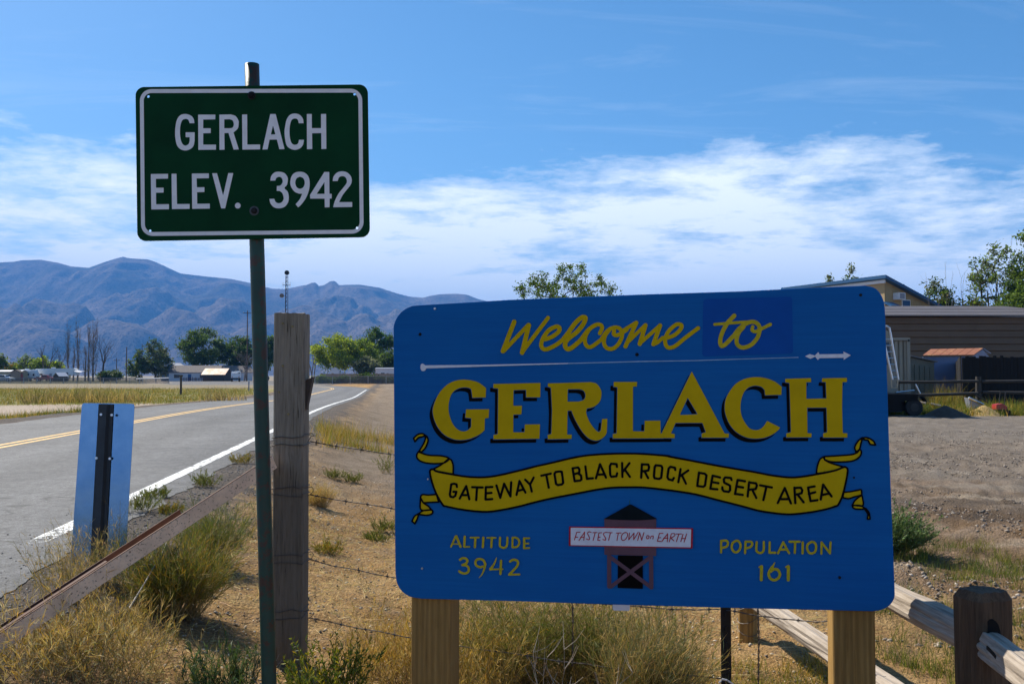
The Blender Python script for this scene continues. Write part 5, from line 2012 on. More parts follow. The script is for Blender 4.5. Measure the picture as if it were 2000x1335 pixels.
m_, ns_, ls_, b_ = nmat('stone')
a_ = ns_.new('ShaderNodeAttribute')
a_.attribute_name = 'Col'
ls_.new(a_.outputs['Color'], b_.inputs['Base Color'])
b_.inputs['Roughness'].default_value = 0.9
M['stone'] = m_
pts = in_view_pts(42000, 3.6, 26, -320, 640, rng, 0.75)
s_, t_ = st(pts[:, 0], pts[:, 1])
w_ = np.exp(-((t_ + 1.85) / 0.45) ** 2)
k = rng.uniform(0, 1, len(pts)) < w_
k |= (rng.uniform(0, 1, len(pts)) < 0.10) & (t_ > -1.6)
pebbles('gravel', 'dark gravel along the asphalt edge', pts[k], 0.0085, [(0.10, 0.095, 0.09), (0.16, 0.15, 0.14), (0.24, 0.22, 0.20), (0.06, 0.058, 0.056)], 301)
# loose stones spilling over the white line near the camera
n = 1100
s0 = rng.uniform(3.5, 9.5, n)
t0 = T_WHITE + 0.1 + rng.normal(size=n) * 0.16 - 0.0
pts = np.column_stack([s0 * RU[0] + t0 * RR[0], s0 * RU[1] + t0 * RR[1]])
pebbles('gravel', 'loose chips scattered over the edge line', pts, 0.0045, [(0.05, 0.05, 0.05), (0.12, 0.11, 0.10)], 303, sink=-0.9)
pts = in_view_pts(22000, 3.4, 14, -100, 1700, rng, 0.7)
s_, t_ = st(pts[:, 0], pts[:, 1])
pebbles('pebbles', 'small pebbles and crumbs on the sand', pts[t_ > -1.2], 0.0068, [(0.40, 0.32, 0.22), (0.30, 0.24, 0.17), (0.20, 0.16, 0.12), (0.52, 0.44, 0.33)], 302)
pts = in_view_pts(16000, 5.4, 26, 1650, 2150, rng, 0.8)
k = fbm(pts[:, 0] * 0.9, pts[:, 1] * 1.2, 3, 231) > 0.44
pebbles('clods', 'crumbled dirt clods on the lot', pts[k], 0.0125, [(0.19, 0.15, 0.115), (0.26, 0.21, 0.16), (0.14, 0.11, 0.09), (0.36, 0.30, 0.24)], 304)

# ------------------------------------------------------------------ trees
def tree_skeleton(rnd, H, r0, levels, spread, up, split, first, ratio=0.68, wig=0.18, stems=1, lean=(0, 0)):
    segs, tips = [], []

    def grow(p, d, L, r, lv):
        n = 4
        q = p
        for i in range(n):
            d = (d + Vector((rnd.gauss(0, wig), rnd.gauss(0, wig), rnd.gauss(0, wig * 0.5) + up * 0.06))).normalized()
            e = q + d * L / n
            ra, rb = r * (1 - 0.35 * i / n), r * (1 - 0.35 * (i + 1) / n)
            segs.append((q, e, ra, rb))
            q = e
            if lv >= levels - 1:
                tips.append((q, lv))
            elif i >= 2 - (lv > 0) and lv < levels and rnd.random() < 0.55:
                side = Vector((rnd.gauss(0, 1), rnd.gauss(0, 1), rnd.gauss(0.2, 0.5))).normalized()
                grow(q, (d + side * spread * 1.1).normalized(), L * ratio * rnd.uniform(0.6, 0.95), rb * 0.55, lv + 1)
        if lv < levels:
            for k in range(split):
                side = Vector((rnd.gauss(0, 1), rnd.gauss(0, 1), rnd.gauss(0, 0.5))).normalized()
                grow(q, (d + side * spread).normalized(), L * ratio * rnd.uniform(0.75, 1.1), rb * 0.72, lv + 1)
        else:
            tips.append((q, lv))
    for k in range(stems):
        d0 = Vector((rnd.gauss(0, 0.12 if stems == 1 else 0.4) + lean[0], rnd.gauss(0, 0.12 if stems == 1 else 0.4) + lean[1], 1)).normalized()
        grow(Vector((rnd.gauss(0, 0.02 * H * (stems > 1)), rnd.gauss(0, 0.02 * H * (stems > 1)), -0.15)), d0, H * first, r0, 0)
    return segs, tips


def seg_mesh(name, segs, n=5):
    P = np.array([s[0][:] for s in segs])
    Q = np.array([s[1][:] for s in segs])
    ra = np.array([s[2] for s in segs])
    rb = np.array([s[3] for s in segs])
    D = unit(Q - P)
    A = np.cross(D, np.array([0.31, 0.17, 0.93])[None, :])
    A = unit(A)
    B = np.cross(D, A)
    V = []
    for C_, r in ((P, ra), (Q + D * (rb * 0.4)[:, None], rb)):
        for j in range(n):
            t = 2 * math.pi * j / n
            V.append(C_ + (A * math.cos(t) + B * math.sin(t)) * r[:, None])
    V = np.stack(V, 1)
    base = (np.arange(len(segs)) * 2 * n)[:, None]
    F = np.stack([np.stack([base[:, 0] + j, base[:, 0] + (j + 1) % n, base[:, 0] + n + (j + 1) % n, base[:, 0] + n + j], 1) for j in range(n)], 1).reshape(-1, 4)
    return mesh_np(name, V.reshape(-1, 3), F, None, True)


def crown_skeleton(rnd, H, Wd, n, cb, r_tip, dome, lean, fork):
    """branches reach out from a trunk to points spread through the crown's volume"""
    cz, rz_ = (cb + 1) / 2 * H, (1 - cb) / 2 * H
    rx = Wd / 2
    pts = []
    guard = 0
    while len(pts) < n and guard < 20000:
        guard += 1
        v = Vector((rnd.uniform(-1, 1), rnd.uniform(-1, 1), rnd.uniform(-1, 1)))
        l = v.length
        if l > 1 or l < 0.42 * rnd.random() ** 0.3:
            continue
        if dome and v.z < -0.25 and math.hypot(v.x, v.y) < 0.45:
            continue
        p = Vector((v.x * rx + lean * v.z * rx, v.y * rx, cz + v.z * rz_))
        if dome:
            p.z = max(p.z, cb * H + 0.25 * H * (math.hypot(v.x, v.y) * 0.6) * rnd.random())
        pts.append(p)
    pts.append(Vector((rnd.uniform(-.25, .25) * rx, 0, H * 0.99)))
    pts.append(Vector((-rx * 0.97, 0, cz + rnd.uniform(-.3, .3) * rz_)))
    pts.append(Vector((rx * 0.97, 0, cz + rnd.uniform(-.3, .3) * rz_)))
    nodes, par = [Vector((0, 0, -0.15))], [-1]
    zt = cb * H * 0.9
    for k in range(1, 5):
        nodes.append(Vector((rnd.gauss(0, 0.012) * H, rnd.gauss(0, 0.012) * H, zt * k / 4)))
        par.append(len(nodes) - 2)
    base = len(nodes) - 1
    for k in range(fork):
        a = 6.283 * (k + rnd.random() * 0.6) / fork
        q = nodes[base]
        d = Vector((math.cos(a) * 0.55, math.sin(a) * 0.55, 1.0))
        j = base
        for s_ in range(3):
            q = q + Vector((d.x * rx, d.y * rx, d.z * (H - zt))) * 0.19 * rnd.uniform(0.8, 1.2) + Vector((rnd.gauss(0, .03), rnd.gauss(0, .03), 0)) * H
            nodes.append(q)
            par.append(j)
            j = len(nodes) - 1
    tips = []
    pts.sort(key=lambda p: (p - nodes[base]).length)
    for p in pts:
        best, bi = 1e9, base
        for i in range(base - 1, len(nodes)):
            dv = p - nodes[i]
            c = dv.length + max(0, -dv.z) * 1.6 + (0.25 * H if i < base else 0)
            if c < best:
                best, bi = c, i
        q0 = nodes[bi]
        L = (p - q0).length
        j = bi
        m_ = 3
        for k in range(1, m_ + 1):
            t = k / m_
            q = q0.lerp(p, t) + Vector((rnd.gauss(0, .05), rnd.gauss(0, .05), rnd.gauss(0.03, .05))) * L * (1 if k < m_ else 0) - Vector((0, 0, 0.10 * L * math.sin(math.pi * t)))
            nodes.append(q)
            par.append(j)
            j = len(nodes) - 1
            if k >= 2:
                tips.append(q)
    cnt = [0] * len(nodes)
    has = [False] * len(nodes)
    for i in range(len(nodes)):
        if par[i] >= 0:
            has[par[i]] = True
    for i in range(len(nodes) - 1, 0, -1):
        if not has[i]:
            cnt[i] += 1
        cnt[par[i]] += cnt[i]
    segs = []
    for i in range(1, len(nodes)):
        ra = r_tip * max(1, cnt[par[i]]) ** 0.55
        rb = r_tip * max(1, cnt[i]) ** 0.55
        segs.append((nodes[par[i]], nodes[i], min(ra, rb * 1.5), rb))
    return segs, tips


def make_tree(name, label, px, py_base, D, H, seed, cols, leaf=0.16, per=16, clump=0.5, levels=3, spread=0.62, up=1.0, split=3, first=0.30, ratio=0.68,
              stems=1, bark='bark', r0=None, group='trees in the town', droop=0.0, cat='tree', bare=False, wig=0.18, Wd=None, n=None, cb=0.28, dome=False, lean=0.0, fork=4):
    rnd = random.Random(seed)
    rng = np.random.default_rng(seed)
    b = at(px, py_base, D)
    z = gz1(b.x, b.y)
    root = thing(name, label, cat, (b.x, b.y, z), 0, group)
    if bare:
        segs, tips = tree_skeleton(rnd, H, r0 or H * 0.028, levels, spread, up, split, first, ratio, wig, stems)
        zmax = max(s[1].z for s in segs)
        k = H / zmax
        xs_ = [t[0].x for t in tips]
        mx, my = sum(xs_) / len(xs_), sum(t[0].y for t in tips) / len(tips)
        kx = Wd / max(0.1, max(xs_) - min(xs_)) if Wd else k
        f = lambda v: Vector(((v.x - mx * min(1, v.z / zmax * 1.5)) * kx, (v.y - my * min(1, v.z / zmax * 1.5)) * kx, v.z * k))
        segs = [(f(a), f(b_), ra, rb) for a, b_, ra, rb in segs]
        link('trunk', seg_mesh('trunk', segs), M[bark], root)
        return root
    segs, tips = crown_skeleton(rnd, H - clump * 0.55, Wd - clump, n or 70, cb, (r0 or H * 0.0022), dome, lean, fork)
    link('trunk', seg_mesh('trunk', segs), M[bark], root)
    T = np.array([t[:] for t in tips])
    idx = np.repeat(np.arange(len(T)), per)
    sig = clump * np.clip(rng.normal(1, 0.3, len(T)), 0.4, 1.7)
    C_ = T[idx] + rng.normal(size=(len(idx), 3)) * sig[idx][:, None] * np.array([1, 1, 0.7]) * 0.5
    C_[:, 2] -= droop * np.abs(rng.normal(size=len(idx)))
    C_[:, 2] = np.minimum(C_[:, 2], H)
    d = unit(rng.normal(size=(len(idx), 3)) + np.array([0, 0, -droop]))
    L = leaf * rng.uniform(0.6, 1.4, len(idx))
    g = Veg()
    V, F, m = blades(C_, d, L, L * 0.62, rng.normal(size=(len(idx), 3)) * 0.1, 1, rng, 0.5)
    ci = rng.integers(0, len(cols), len(T))
    col = np.array(cols)[ci][idx] * np.clip(1 + rng.normal(size=(len(idx), 1)) * 0.22, 0.4, 1.8)
    g.add(V, F, m, col)
    link('crown', g.mesh('crown'), M['tree_leaf'], root)
    return root


DG, MG, LG, YG2, GG = (0.060, 0.105, 0.018), (0.090, 0.145, 0.022), (0.15, 0.22, 0.028), (0.33, 0.39, 0.028), (0.14, 0.165, 0.085)


def HT(ytop, D):
    """height of a thing on the ground whose top shows at ytop"""
    return at(1000, ytop, D).z


# behind the blue sign
make_tree('elm_tree', 'spreading open-crowned tree showing above the top edge of the blue sign', 1108, 760, 60, HT(513, 60), 301, [DG, MG, MG], 0.11, 28, 0.30, group='trees behind the signs', Wd=7.2, n=130, cb=0.56, dome=False, r0=0.014, fork=7)
# right group
G_ = 'trees behind the sheds'
make_tree('willow_tree', 'tall ragged tree at the right edge, highest of the right-hand trees', 2035, 760, 84, HT(428, 84), 303, [MG, LG, DG], 0.24, 44, 0.75, 4, 0.50, 1.0, 2, 0.30, group=G_, Wd=5.5, n=60, cb=0.35)
make_tree('willow_tree', 'pale feathery tree with bare shoots left of the tallest right-hand tree', 1958, 760, 86, HT(470, 86), 305, [LG, GG, MG], 0.21, 26, 0.6, 4, 0.50, 1.1, 2, 0.28, group=G_, Wd=6.4, n=60, cb=0.42, fork=6)
make_tree('bare_tree', 'leafless shoots sticking out of the pale feathery tree', 1930, 760, 87, HT(462, 87), 306, [], levels=3, spread=0.30, up=1.5, split=2, bare=True, bark='bark_pale', stems=3, r0=0.08, group=G_, Wd=4.5)
make_tree('elm_tree', 'rounded olive tree right of the blue-roofed building', 1838, 760, 99, HT(540, 99), 307, [MG, (0.15, 0.15, 0.022), DG], 0.22, 60, 0.75, 3, 0.6, 0.8, 3, 0.30, group=G_, Wd=5.0)
make_tree('elm_tree', 'low olive tree just behind the long brown building, right of the rounded one', 1900, 760, 97, HT(572, 97), 309, [(0.17, 0.15, 0.022), MG], 0.22, 60, 0.75, 3, 0.6, 0.7, 3, 0.28, group=G_, Wd=5.5)
make_tree('bare_tree', 'leafless grey shoots rising between the olive trees', 1822, 760, 80, HT(510, 80), 311, [], levels=3, spread=0.40, up=1.3, split=2, bare=True, bark='bark_pale', stems=3, r0=0.07, group=G_, Wd=4.0)
make_tree('elm_tree', 'dense green tree low at the far right above the brown building', 1985, 760, 80, HT(545, 80), 313, [MG, DG, LG], 0.22, 60, 0.8, 3, 0.6, 0.7, 3, 0.28, group=G_, Wd=5.5)
make_tree('poplar_tree', 'small leafy treetop just above the blue roof, right one of two', 1668, 760, 105, HT(512, 105), 315, [MG, GG], 0.22, 18, 0.45, 3, 0.30, 1.3, 2, 0.4, group=G_, Wd=2.8)
make_tree('poplar_tree', 'smallest treetop above the blue roof, left one of two', 1623, 760, 105, HT(534, 105), 317, [GG, LG], 0.20, 14, 0.35, 3, 0.28, 1.3, 2, 0.4, group=G_, Wd=1.6)

# town trees on the left
TB = 746
make_tree('cottonwood_tree', 'tall dark green spreading tree behind the white house', 394, TB, 285, HT(637, 285), 321, [DG, MG, DG], 0.52, 70, 1.5, Wd=15.5, n=64, cb=0.30, fork=5)
make_tree('cottonwood_tree', 'dark green tree right of the tallest one, behind the utility truck', 462, TB, 290, HT(654, 290), 323, [DG, MG], 0.52, 56, 1.4, 4, 0.7, 0.5, 2, 0.24, Wd=12.0)
make_tree('cottonwood_tree', 'dark green tree seen between the green pole and the weathered post', 523, TB, 292, HT(655, 292), 324, [DG, MG], 0.52, 56, 1.4, 4, 0.7, 0.5, 2, 0.24, Wd=10.0)
make_tree('juniper_tree', 'grey-green dense tree left of the white house', 303, TB, 265, HT(660, 265), 325, [(0.07, 0.095, 0.042), GG, DG], 0.42, 44, 1.0, 4, 0.42, 0.9, 2, 0.20, Wd=10.5, n=70, cb=0.08, fork=5)
make_tree('juniper_tree', 'smaller bushy tree at the left foot of the grey-green one', 270, TB, 262, HT(690, 262), 327, [DG, (0.11, 0.14, 0.03)], 0.45, 26, 1.0, 3, 0.6, 0.6, 2, 0.22, Wd=7.0, cb=0.08, n=40)
make_tree('willow_tree', 'wide bright yellow-green tree between the weathered post and the blue sign', 660, TB, 232, HT(647, 232), 329, [YG2, YG2, LG], 0.42, 60, 1.25, 4, 0.72, 0.5, 2, 0.22, droop=0.45, Wd=13.0, n=90, cb=0.22, dome=True, fork=6)
make_tree('willow_tree', 'smaller yellow-green tree overlapping the wide one on its right', 702, TB, 236, HT(656, 236), 331, [YG2, LG, LG], 0.42, 56, 1.2, 4, 0.6, 0.6, 2, 0.26, droop=0.4, Wd=9.0, n=50, cb=0.35)
make_tree('cottonwood_tree', 'dark green taller tree touching the left edge of the blue sign', 733, TB, 255, HT(636, 255), 333, [DG, (0.055, 0.13, 0.022), MG], 0.46, 56, 1.25, 4, 0.65, 0.7, 2, 0.30, Wd=10.5)
make_tree('olive_tree', 'low silvery bush-like tree under the yellow-green trees', 716, TB, 228, HT(694, 228), 335, [GG, (0.17, 0.18, 0.11)], 0.38, 30, 0.8, 3, 0.7, 0.4, 2, 0.2, Wd=7.0)
make_tree('cottonwood_tree', 'dark low tree at the left edge of the blue sign', 757, TB, 246, HT(682, 246), 337, [DG, MG], 0.42, 30, 1.0, 3, 0.6, 0.6, 2, 0.22, Wd=6.5)
make_tree('bare_tree', 'leafless spreading tree right of the bare poplars', 203, TB, 262, HT(652, 262), 339, [], levels=5, spread=0.50, up=0.8, split=2, bare=True, bark='bark', r0=0.36, first=0.24, ratio=0.74, Wd=8.5)
make_tree('bare_tree', 'leafless tree left of the bare poplars', 92, TB, 268, HT(665, 268), 341, [], levels=4, spread=0.45, up=0.9, split=2, bare=True, bark='bark', r0=0.26, stems=2, Wd=5.5)
make_tree('bare_tree', 'leafless tree with a crooked trunk between the other leafless one and the first poplar', 122, TB, 268, HT(665, 268), 342, [], levels=4, spread=0.45, up=0.9, split=2, bare=True, bark='bark', r0=0.22, Wd=5.0)
make_tree('bare_tree', 'grey leafless shrubby tree between the weathered post and the yellow-green tree', 610, TB, 262, HT(662, 262), 343, [], levels=4, spread=0.5, up=1.0, split=2, bare=True, bark='bark_pale', r0=0.2, stems=3, Wd=6.0)
make_tree('bare_tree', 'grey-brown leafless tree in front of the dark trees, left of the green pole', 478, TB, 262, HT(680, 262), 344, [], levels=5, spread=0.5, up=0.9, split=2, bare=True, bark='bark_pale', r0=0.2, stems=2, Wd=7.0)
make_tree('young_tree', 'light green bushy tree behind the red truck', 82, TB, 272, HT(694, 272), 345, [LG, YG2], 0.45, 26, 1.0, 3, 0.6, 0.7, 2, 0.22, Wd=6.5)
make_tree('young_tree', 'light green bushy tree nearest the bare poplars', 108, TB, 272, HT(703, 272), 347, [LG, YG2], 0.45, 22, 0.9, 3, 0.6, 0.7, 2, 0.22, Wd=5.0)
make_tree('young_tree', 'thin olive trees left of the bare poplars', 50, TB, 274, HT(691, 274), 349, [GG, LG], 0.4, 10, 0.9, 3, 0.5, 0.9, 2, 0.25, stems=2, Wd=6.0)
make_tree('young_tree', 'low olive tree behind the mobile home', 28, TB, 276, HT(708, 276), 351, [MG, LG, GOLD], 0.45, 26, 1.0, 3, 0.7, 0.6, 2, 0.2, Wd=7.0)
make_tree('young_tree', 'pale green tree at the very left edge of the picture', -2, TB, 276, HT(688, 276), 353, [GG, LG], 0.45, 14, 1.0, 3, 0.5, 0.9, 2, 0.25, Wd=5.5)
make_tree('young_tree', 'round dark bush beside the tarp, right of the campers', 206, TB, 250, HT(726, 250), 355, [(0.03, 0.05, 0.012), DG], 0.4, 30, 0.9, 3, 0.7, 0.4, 2, 0.2, cat='bush', Wd=4.2)
make_tree('young_tree', 'low green bushes between the dark bush and the grey-green tree', 222, TB, 256, HT(722, 256), 357, [MG, LG, GG], 0.4, 22, 0.8, 3, 0.7, 0.4, 2, 0.2, cat='bush', Wd=5.0)


for i, (px, yt, w, cols, lab) in enumerate(((636, 732, 5.0, [LG, MG], 'low green bush behind the chain-link fence next to the weathered post'), (672, 734, 6.5, [DG, MG], 'low dark bush behind the chain-link fence, middle'),
                                           (716, 728, 6.0, [(0.03, 0.05, 0.012), DG], 'low dark bush at the tan wall beneath the yellow-green trees'), (752, 735, 5.0, [DG, GG], 'low bush behind the chain-link fence nearest the blue sign'))):
    make_tree('fence_bush', lab, px, TB, 188, HT(yt, 188), 400 + i, cols, 0.32, 40, 0.7, cat='bush', Wd=w, n=26, cb=0.05, group='bushes along the chain-link fence')


def poplar(label, px, D, H, w, seed, nshoot=34):
    """bare columnar poplar: one stem and many steep shoots"""
    rnd = random.Random(seed)
    b = at(px, TB, D)
    root = thing('bare_poplar', label, 'tree', (b.x, b.y, gz1(b.x, b.y)), 0, 'bare columnar poplars')
    segs = []
    p = Vector((0, 0, -0.2))
    pts = [p]
    for i in range(10):
        p = p + Vector((rnd.gauss(0, 0.05), rnd.gauss(0, 0.05), H / 10))
        segs.append((pts[-1], p, 0.26 * (1 - i / 11.5), 0.26 * (1 - (i + 1) / 11.5)))
        pts.append(p)
    for k in range(int(nshoot * 0.9)):
        i = rnd.randint(1, 8)
        q = pts[i]
        a = rnd.uniform(0, 6.28)
        L = rnd.uniform(0.18, 0.36) * H
        o = Vector((math.cos(a), math.sin(a), 0)) * w * rnd.uniform(0.6, 1.7)
        mids = [q, q + o * 0.65 + Vector((0, 0, L * 0.30)), q + o + Vector((0, 0, L * 0.65)), q + o * 1.05 + Vector((0, 0, L))]
        r = 0.060
        for u, v in zip(mids[:-1], mids[1:]):
            segs.append((u, v, r, r * 0.6))
            r *= 0.6
            for _ in range(3):
                e = Vector((rnd.gauss(0, .40), rnd.gauss(0, .25), rnd.uniform(0.5, 1.2)))
                segs.append((v, v + e * 0.9, 0.026, 0.012))
    link('trunk', seg_mesh('trunk', segs, 4), M['bark_pale'], root)


poplar('slim bare poplar, leftmost of the bare columns', 132, 266, 15.4, 0.45, 1, 26)
poplar('bare poplar with a thin top, second column from the left', 151, 268, 16.0, 0.55, 2, 26)
poplar('thin bare poplar stem between the first two columns', 143, 270, 11.5, 0.25, 3, 14)
poplar('short bare poplar just left of the thickest column', 166, 268, 9.5, 0.4, 4, 18)
poplar('thin bare poplar attached to the thickest column, left side', 173, 270, 15.6, 0.35, 6, 18)
poplar('thickest bare poplar, rightmost of the bare columns', 182, 266, 15.6, 0.85, 5, 52)

# ------------------------------------------------------------------ poles and mast
M['pole_wood'] = plain('pole_wood', (0.12, 0.075, 0.055), 0.9, var=0.25, scale=2)


def utility_pole(label, px, ytop, D, arm=0.0, r=0.16):
    b = at(px, TB, D)
    zt = at(px, ytop, D).z
    z = gz1(b.x, b.y)
    root = thing('utility_pole', label, 'utility pole', (b.x, b.y, z), 0, 'utility poles')
    mb = MB()
    mb.tube([(0, 0, -0.2), (0, 0, zt - z)], r, 8, r1=r * 0.7)
    build(mb, 'shaft', M['pole_wood'], root)
    if arm:
        mb = MB()
        mb.box((0, 0.2, zt - z - 0.7), (arm, 0.14, 0.16), 0.2)
        build(mb, 'crossarm', M['pole_wood'], root)
        for k in (-0.45, 0.0, 0.45):
            mb = MB()
            mb.tube([(k * arm, 0.2 + k * arm * 0.2, zt - z - 0.62), (k * arm, 0.2 + k * arm * 0.2, zt - z - 0.36)], 0.05, 6)
            build(mb, 'insulator', M['white'], root)


utility_pole('tall plain brown pole left of the grey-green tree', 246.5, 677, 240)
utility_pole('tall pole behind the dark trees, left of the green sign pole', 482, 606, 260, 2.6, 0.18)
utility_pole('short pole with a crossarm left of the tall plain pole', 227, 699, 300, 2.2)
utility_pole('small distant pole behind the left bare tree', 116.5, 692, 300)
utility_pole('slim pole standing inside the grey-green tree', 276.5, 671, 262, 0, 0.12)

mbase = at(558, TB, 310)
mast = thing('radio_mast', 'thin lattice radio mast with dishes rising above the weathered post', 'radio mast', (mbase.x, mbase.y, gz1(mbase.x, mbase.y)))
HM = at(558, 538, 310).z - mast.location.z
lw = 0.75
for k in range(3):
    a = 2 * math.pi * k / 3
    mb = MB()
    mb.tube([(lw * math.cos(a), lw * math.sin(a), 0), (lw * 0.55 * math.cos(a), lw * 0.55 * math.sin(a), HM)], 0.08, 5)
    build(mb, 'mast_leg', M['steel_dark'], mast)
nb = 26
for i in range(nb):
    mb = MB()
    z0, z1 = HM * i / nb, HM * (i + 1) / nb
    s0_, s1_ = lw * (1 - 0.45 * i / nb), lw * (1 - 0.45 * (i + 1) / nb)
    for k in range(3):
        a, c = 2 * math.pi * k / 3, 2 * math.pi * (k + 1) / 3
        mb.tube([(s0_ * math.cos(a), s0_ * math.sin(a), z0), (s1_ * math.cos(c), s1_ * math.sin(c), z1)], 0.045, 4, False)
    build(mb, 'lattice_brace', M['steel_dark'], mast)


def off(px, py):
    p = at(px, py, 310)
    return p.x - mbase.x, p.z - mast.location.z


for (px, py, r) in ((561.5, 533, 0.80), (551.5, 577.5, 0.72)):
    x, z = off(px, py)
    mb = MB()
    ring_, n = [], 14
    for (rr, yy) in ((r, -0.15), (r, 0.15), (r * 0.7, 0.42), (0.1, 0.55)):
        ring_.append([(x + rr * math.cos(6.2832 * j / n), -0.8 + yy, z + rr * math.sin(6.2832 * j / n)) for j in range(n)])
    vs = [p for q in ring_ for p in q]
    mb.add(vs, [(i * n + j, i * n + (j + 1) % n, (i + 1) * n + (j + 1) % n, (i + 1) * n + j) for i in range(3) for j in range(n)] + [tuple(range(n))])
    build(mb, 'dish', M['steel_dark'] if py < 560 else M['bark_pale'], mast)
    mb = MB()
    mb.tube([(x, -0.4, z), (0, 0, z)], 0.07, 5)
    build(mb, 'dish_arm', M['steel_dark'], mast)
x, z = off(557, 556)
for dx_ in (-1.3, -0.9, 0.9, 1.3):
    mb = MB()
    mb.tube([(dx_, 0, z - 0.7), (dx_, 0, z + 0.9)], 0.06, 5)
    build(mb, 'antenna', M['alu'], mast)
mb = MB()
mb.box((0, 0, z), (2.8, 0.1, 0.12))
build(mb, 'antenna_frame', M['steel_dark'], mast)
mb = MB()
mb.tube([(-0.5, 0, HM - 0.2), (-0.55, 0, HM + 2.6)], 0.03, 5)
build(mb, 'whip_antenna', M['alu'], mast)


# ------------------------------------------------------------------ buildings, vehicles (left, far)
def gpos(px, D):
    p = at(px, TB, D)
    return (p.x, p.y, gz1(p.x, p.y))


def mpx(n, D):
    return n / FPX * D


M['siding_cream'] = plain('siding_cream', (0.44, 0.36, 0.24), 0.75, var=0.08)
M['siding_white'] = plain('siding_white', (0.58, 0.58, 0.62), 0.7, var=0.06)
M['shingle'] = plain('shingle', (0.15, 0.125, 0.115), 0.9, var=0.25, scale=2.5, bumpd=0.02)
M['trim_blue'] = plain('trim_blue', (0.03, 0.11, 0.25), 0.6, var=0.1)
M['roof_blue'] = plain('roof_blue', (0.012, 0.085, 0.21), 0.45, var=0.12)
M['wood_shed'] = plain('wood_shed', (0.05, 0.045, 0.04), 0.9, var=0.2)
M['tan_wall'] = plain('tan_wall', (0.30, 0.225, 0.17), 0.9, var=0.12, scale=0.6)
M['red_paint'] = plain('red_paint', (0.38, 0.035, 0.03), 0.35, var=0.1)
M['tin_rusty'] = plain('tin_rusty', (0.20, 0.175, 0.16), 0.5, 0.3, 0.15, 1.5, spots=((0.24, 0.10, 0.045), 0.9, 0.47))
M['rv_white'] = plain('rv_white', (0.70, 0.72, 0.75), 0.35, var=0.04)
M['rv_grey'] = plain('rv_grey', (0.25, 0.26, 0.30), 0.4, var=0.1)


def house(name, label, px, D, w, dp, wall_h, roof_h, wall, roof, rz=0.0, over=0.35, windows=(), door=None, cat='house', chim=False):
    root = thing(name, label, cat, gpos(px, D), rz)
    mb = MB()
    mb.box((0, 0, wall_h / 2 - 0.1), (w, dp, wall_h + 0.2))
    mb.prism_x([(-dp / 2, wall_h), (dp / 2, wall_h), (0, wall_h + roof_h * 0.97)], -w / 2, w / 2)
    build(mb, 'wall', M[wall], root)
    sl = math.atan2(roof_h, dp / 2)
    ln = math.hypot(roof_h, dp / 2) + over
    for s in (-1, 1):
        mb = MB()
        cy = s * (dp / 4 + over / 2 * math.cos(sl))
        cz = wall_h + roof_h / 2 - over / 2 * math.sin(sl) + 0.09
        mb.box((0, cy, cz), (w + 2 * over, ln, 0.12), 0, -s * sl)
        build(mb, 'roof', M[roof], root)
    for (x, z, ww, hh) in windows:
        mb = MB()
        mb.box((x, -dp / 2 - 0.02, z), (ww + 0.16, 0.06, hh + 0.16))
        wf = build(mb, 'window', M['white'], root)
        mb = MB()
        mb.box((x, -dp / 2 - 0.045, z), (ww, 0.05, hh))
        build(mb, 'pane', M['glass'], wf)
    if door:
        mb = MB()
        mb.box((door[0], -dp / 2 - 0.03, 1.0), (0.95, 0.08, 2.0))
        build(mb, 'door', M[door[1]], root)
    return root


house('white_house', 'long low white house with grey shingle roof and blue end wall', 385, 268, mpx(92, 268), 8.0, 2.5, 1.9, 'siding_white', 'shingle', 0.05, windows=((-4.6, 1.4, 1.6, 1.0), (2.5, 1.4, 1.2, 1.0)), door=(-1.0, 'trim_blue'))
b2 = house('blue_shed', 'blue gabled building behind the left end of the white house', 343, 276, 5.0, 6.5, 3.2, 2.0, 'trim_blue', 'siding_white', 1.45, windows=((0.0, 1.8, 1.2, 1.2),))
house('blue_barn', 'dark blue flat-roofed building behind the white house', 418, 284, 15, 7, 3.9, 0.6, 'trim_blue', 'roof_blue', 0.0)
house('tin_roof_shed', 'low shed with a rusty striped tin roof beside the utility truck', 424, 262, mpx(44, 262), 5.0, 1.9, 1.6, 'wood_shed' if 'wood_shed' in M else 'bark', 'tin_rusty', -0.1, windows=())
house('grey_house', 'grey gabled house behind the utility truck', 462, 280, 8, 7, 2.6, 1.8, 'siding_white', 'shingle', 0.5)
house('mobile_home', 'cream mobile home with a brown porch at the left edge', 6, 258, 11.5, 4.2, 2.6, 0.4, 'siding_cream', 'siding_white', 0.02, 0.15, windows=((0.1, 1.4, 1.1, 1.0), (3.2, 1.5, 0.9, 0.9), (-3, 1.5, 1.0, 0.9)), cat='mobile home')
house('porch_hut', 'small brown porch hut attached at the right end of the mobile home', 33, 256, 1.9, 2.6, 2.5, 0.6, 'tan_wall', 'bark', 1.5708, 0.2, windows=(), door=(0.0, 'red_paint'), cat='hut')
house('dog_shed', 'little gabled shed with a white roof in front of the long trailer', 118, 250, 2.6, 2.4, 1.4, 0.9, 'bark', 'siding_white', 1.1, 0.2, cat='shed')


def wheel(root, x, y, r, w, hub='alu', name='wheel'):
    mb = MB()
    mb.tube([(x, y - w / 2, r), (x, y + w / 2, r)], r, 16)
    t = build(mb, name, M['rubber'], root)
    mb = MB()
    mb.tube([(x, y - w / 2 - 0.012, r), (x, y + w / 2 + 0.012, r)], r * 0.55, 12)
    build(mb, 'rim', M[hub], t)


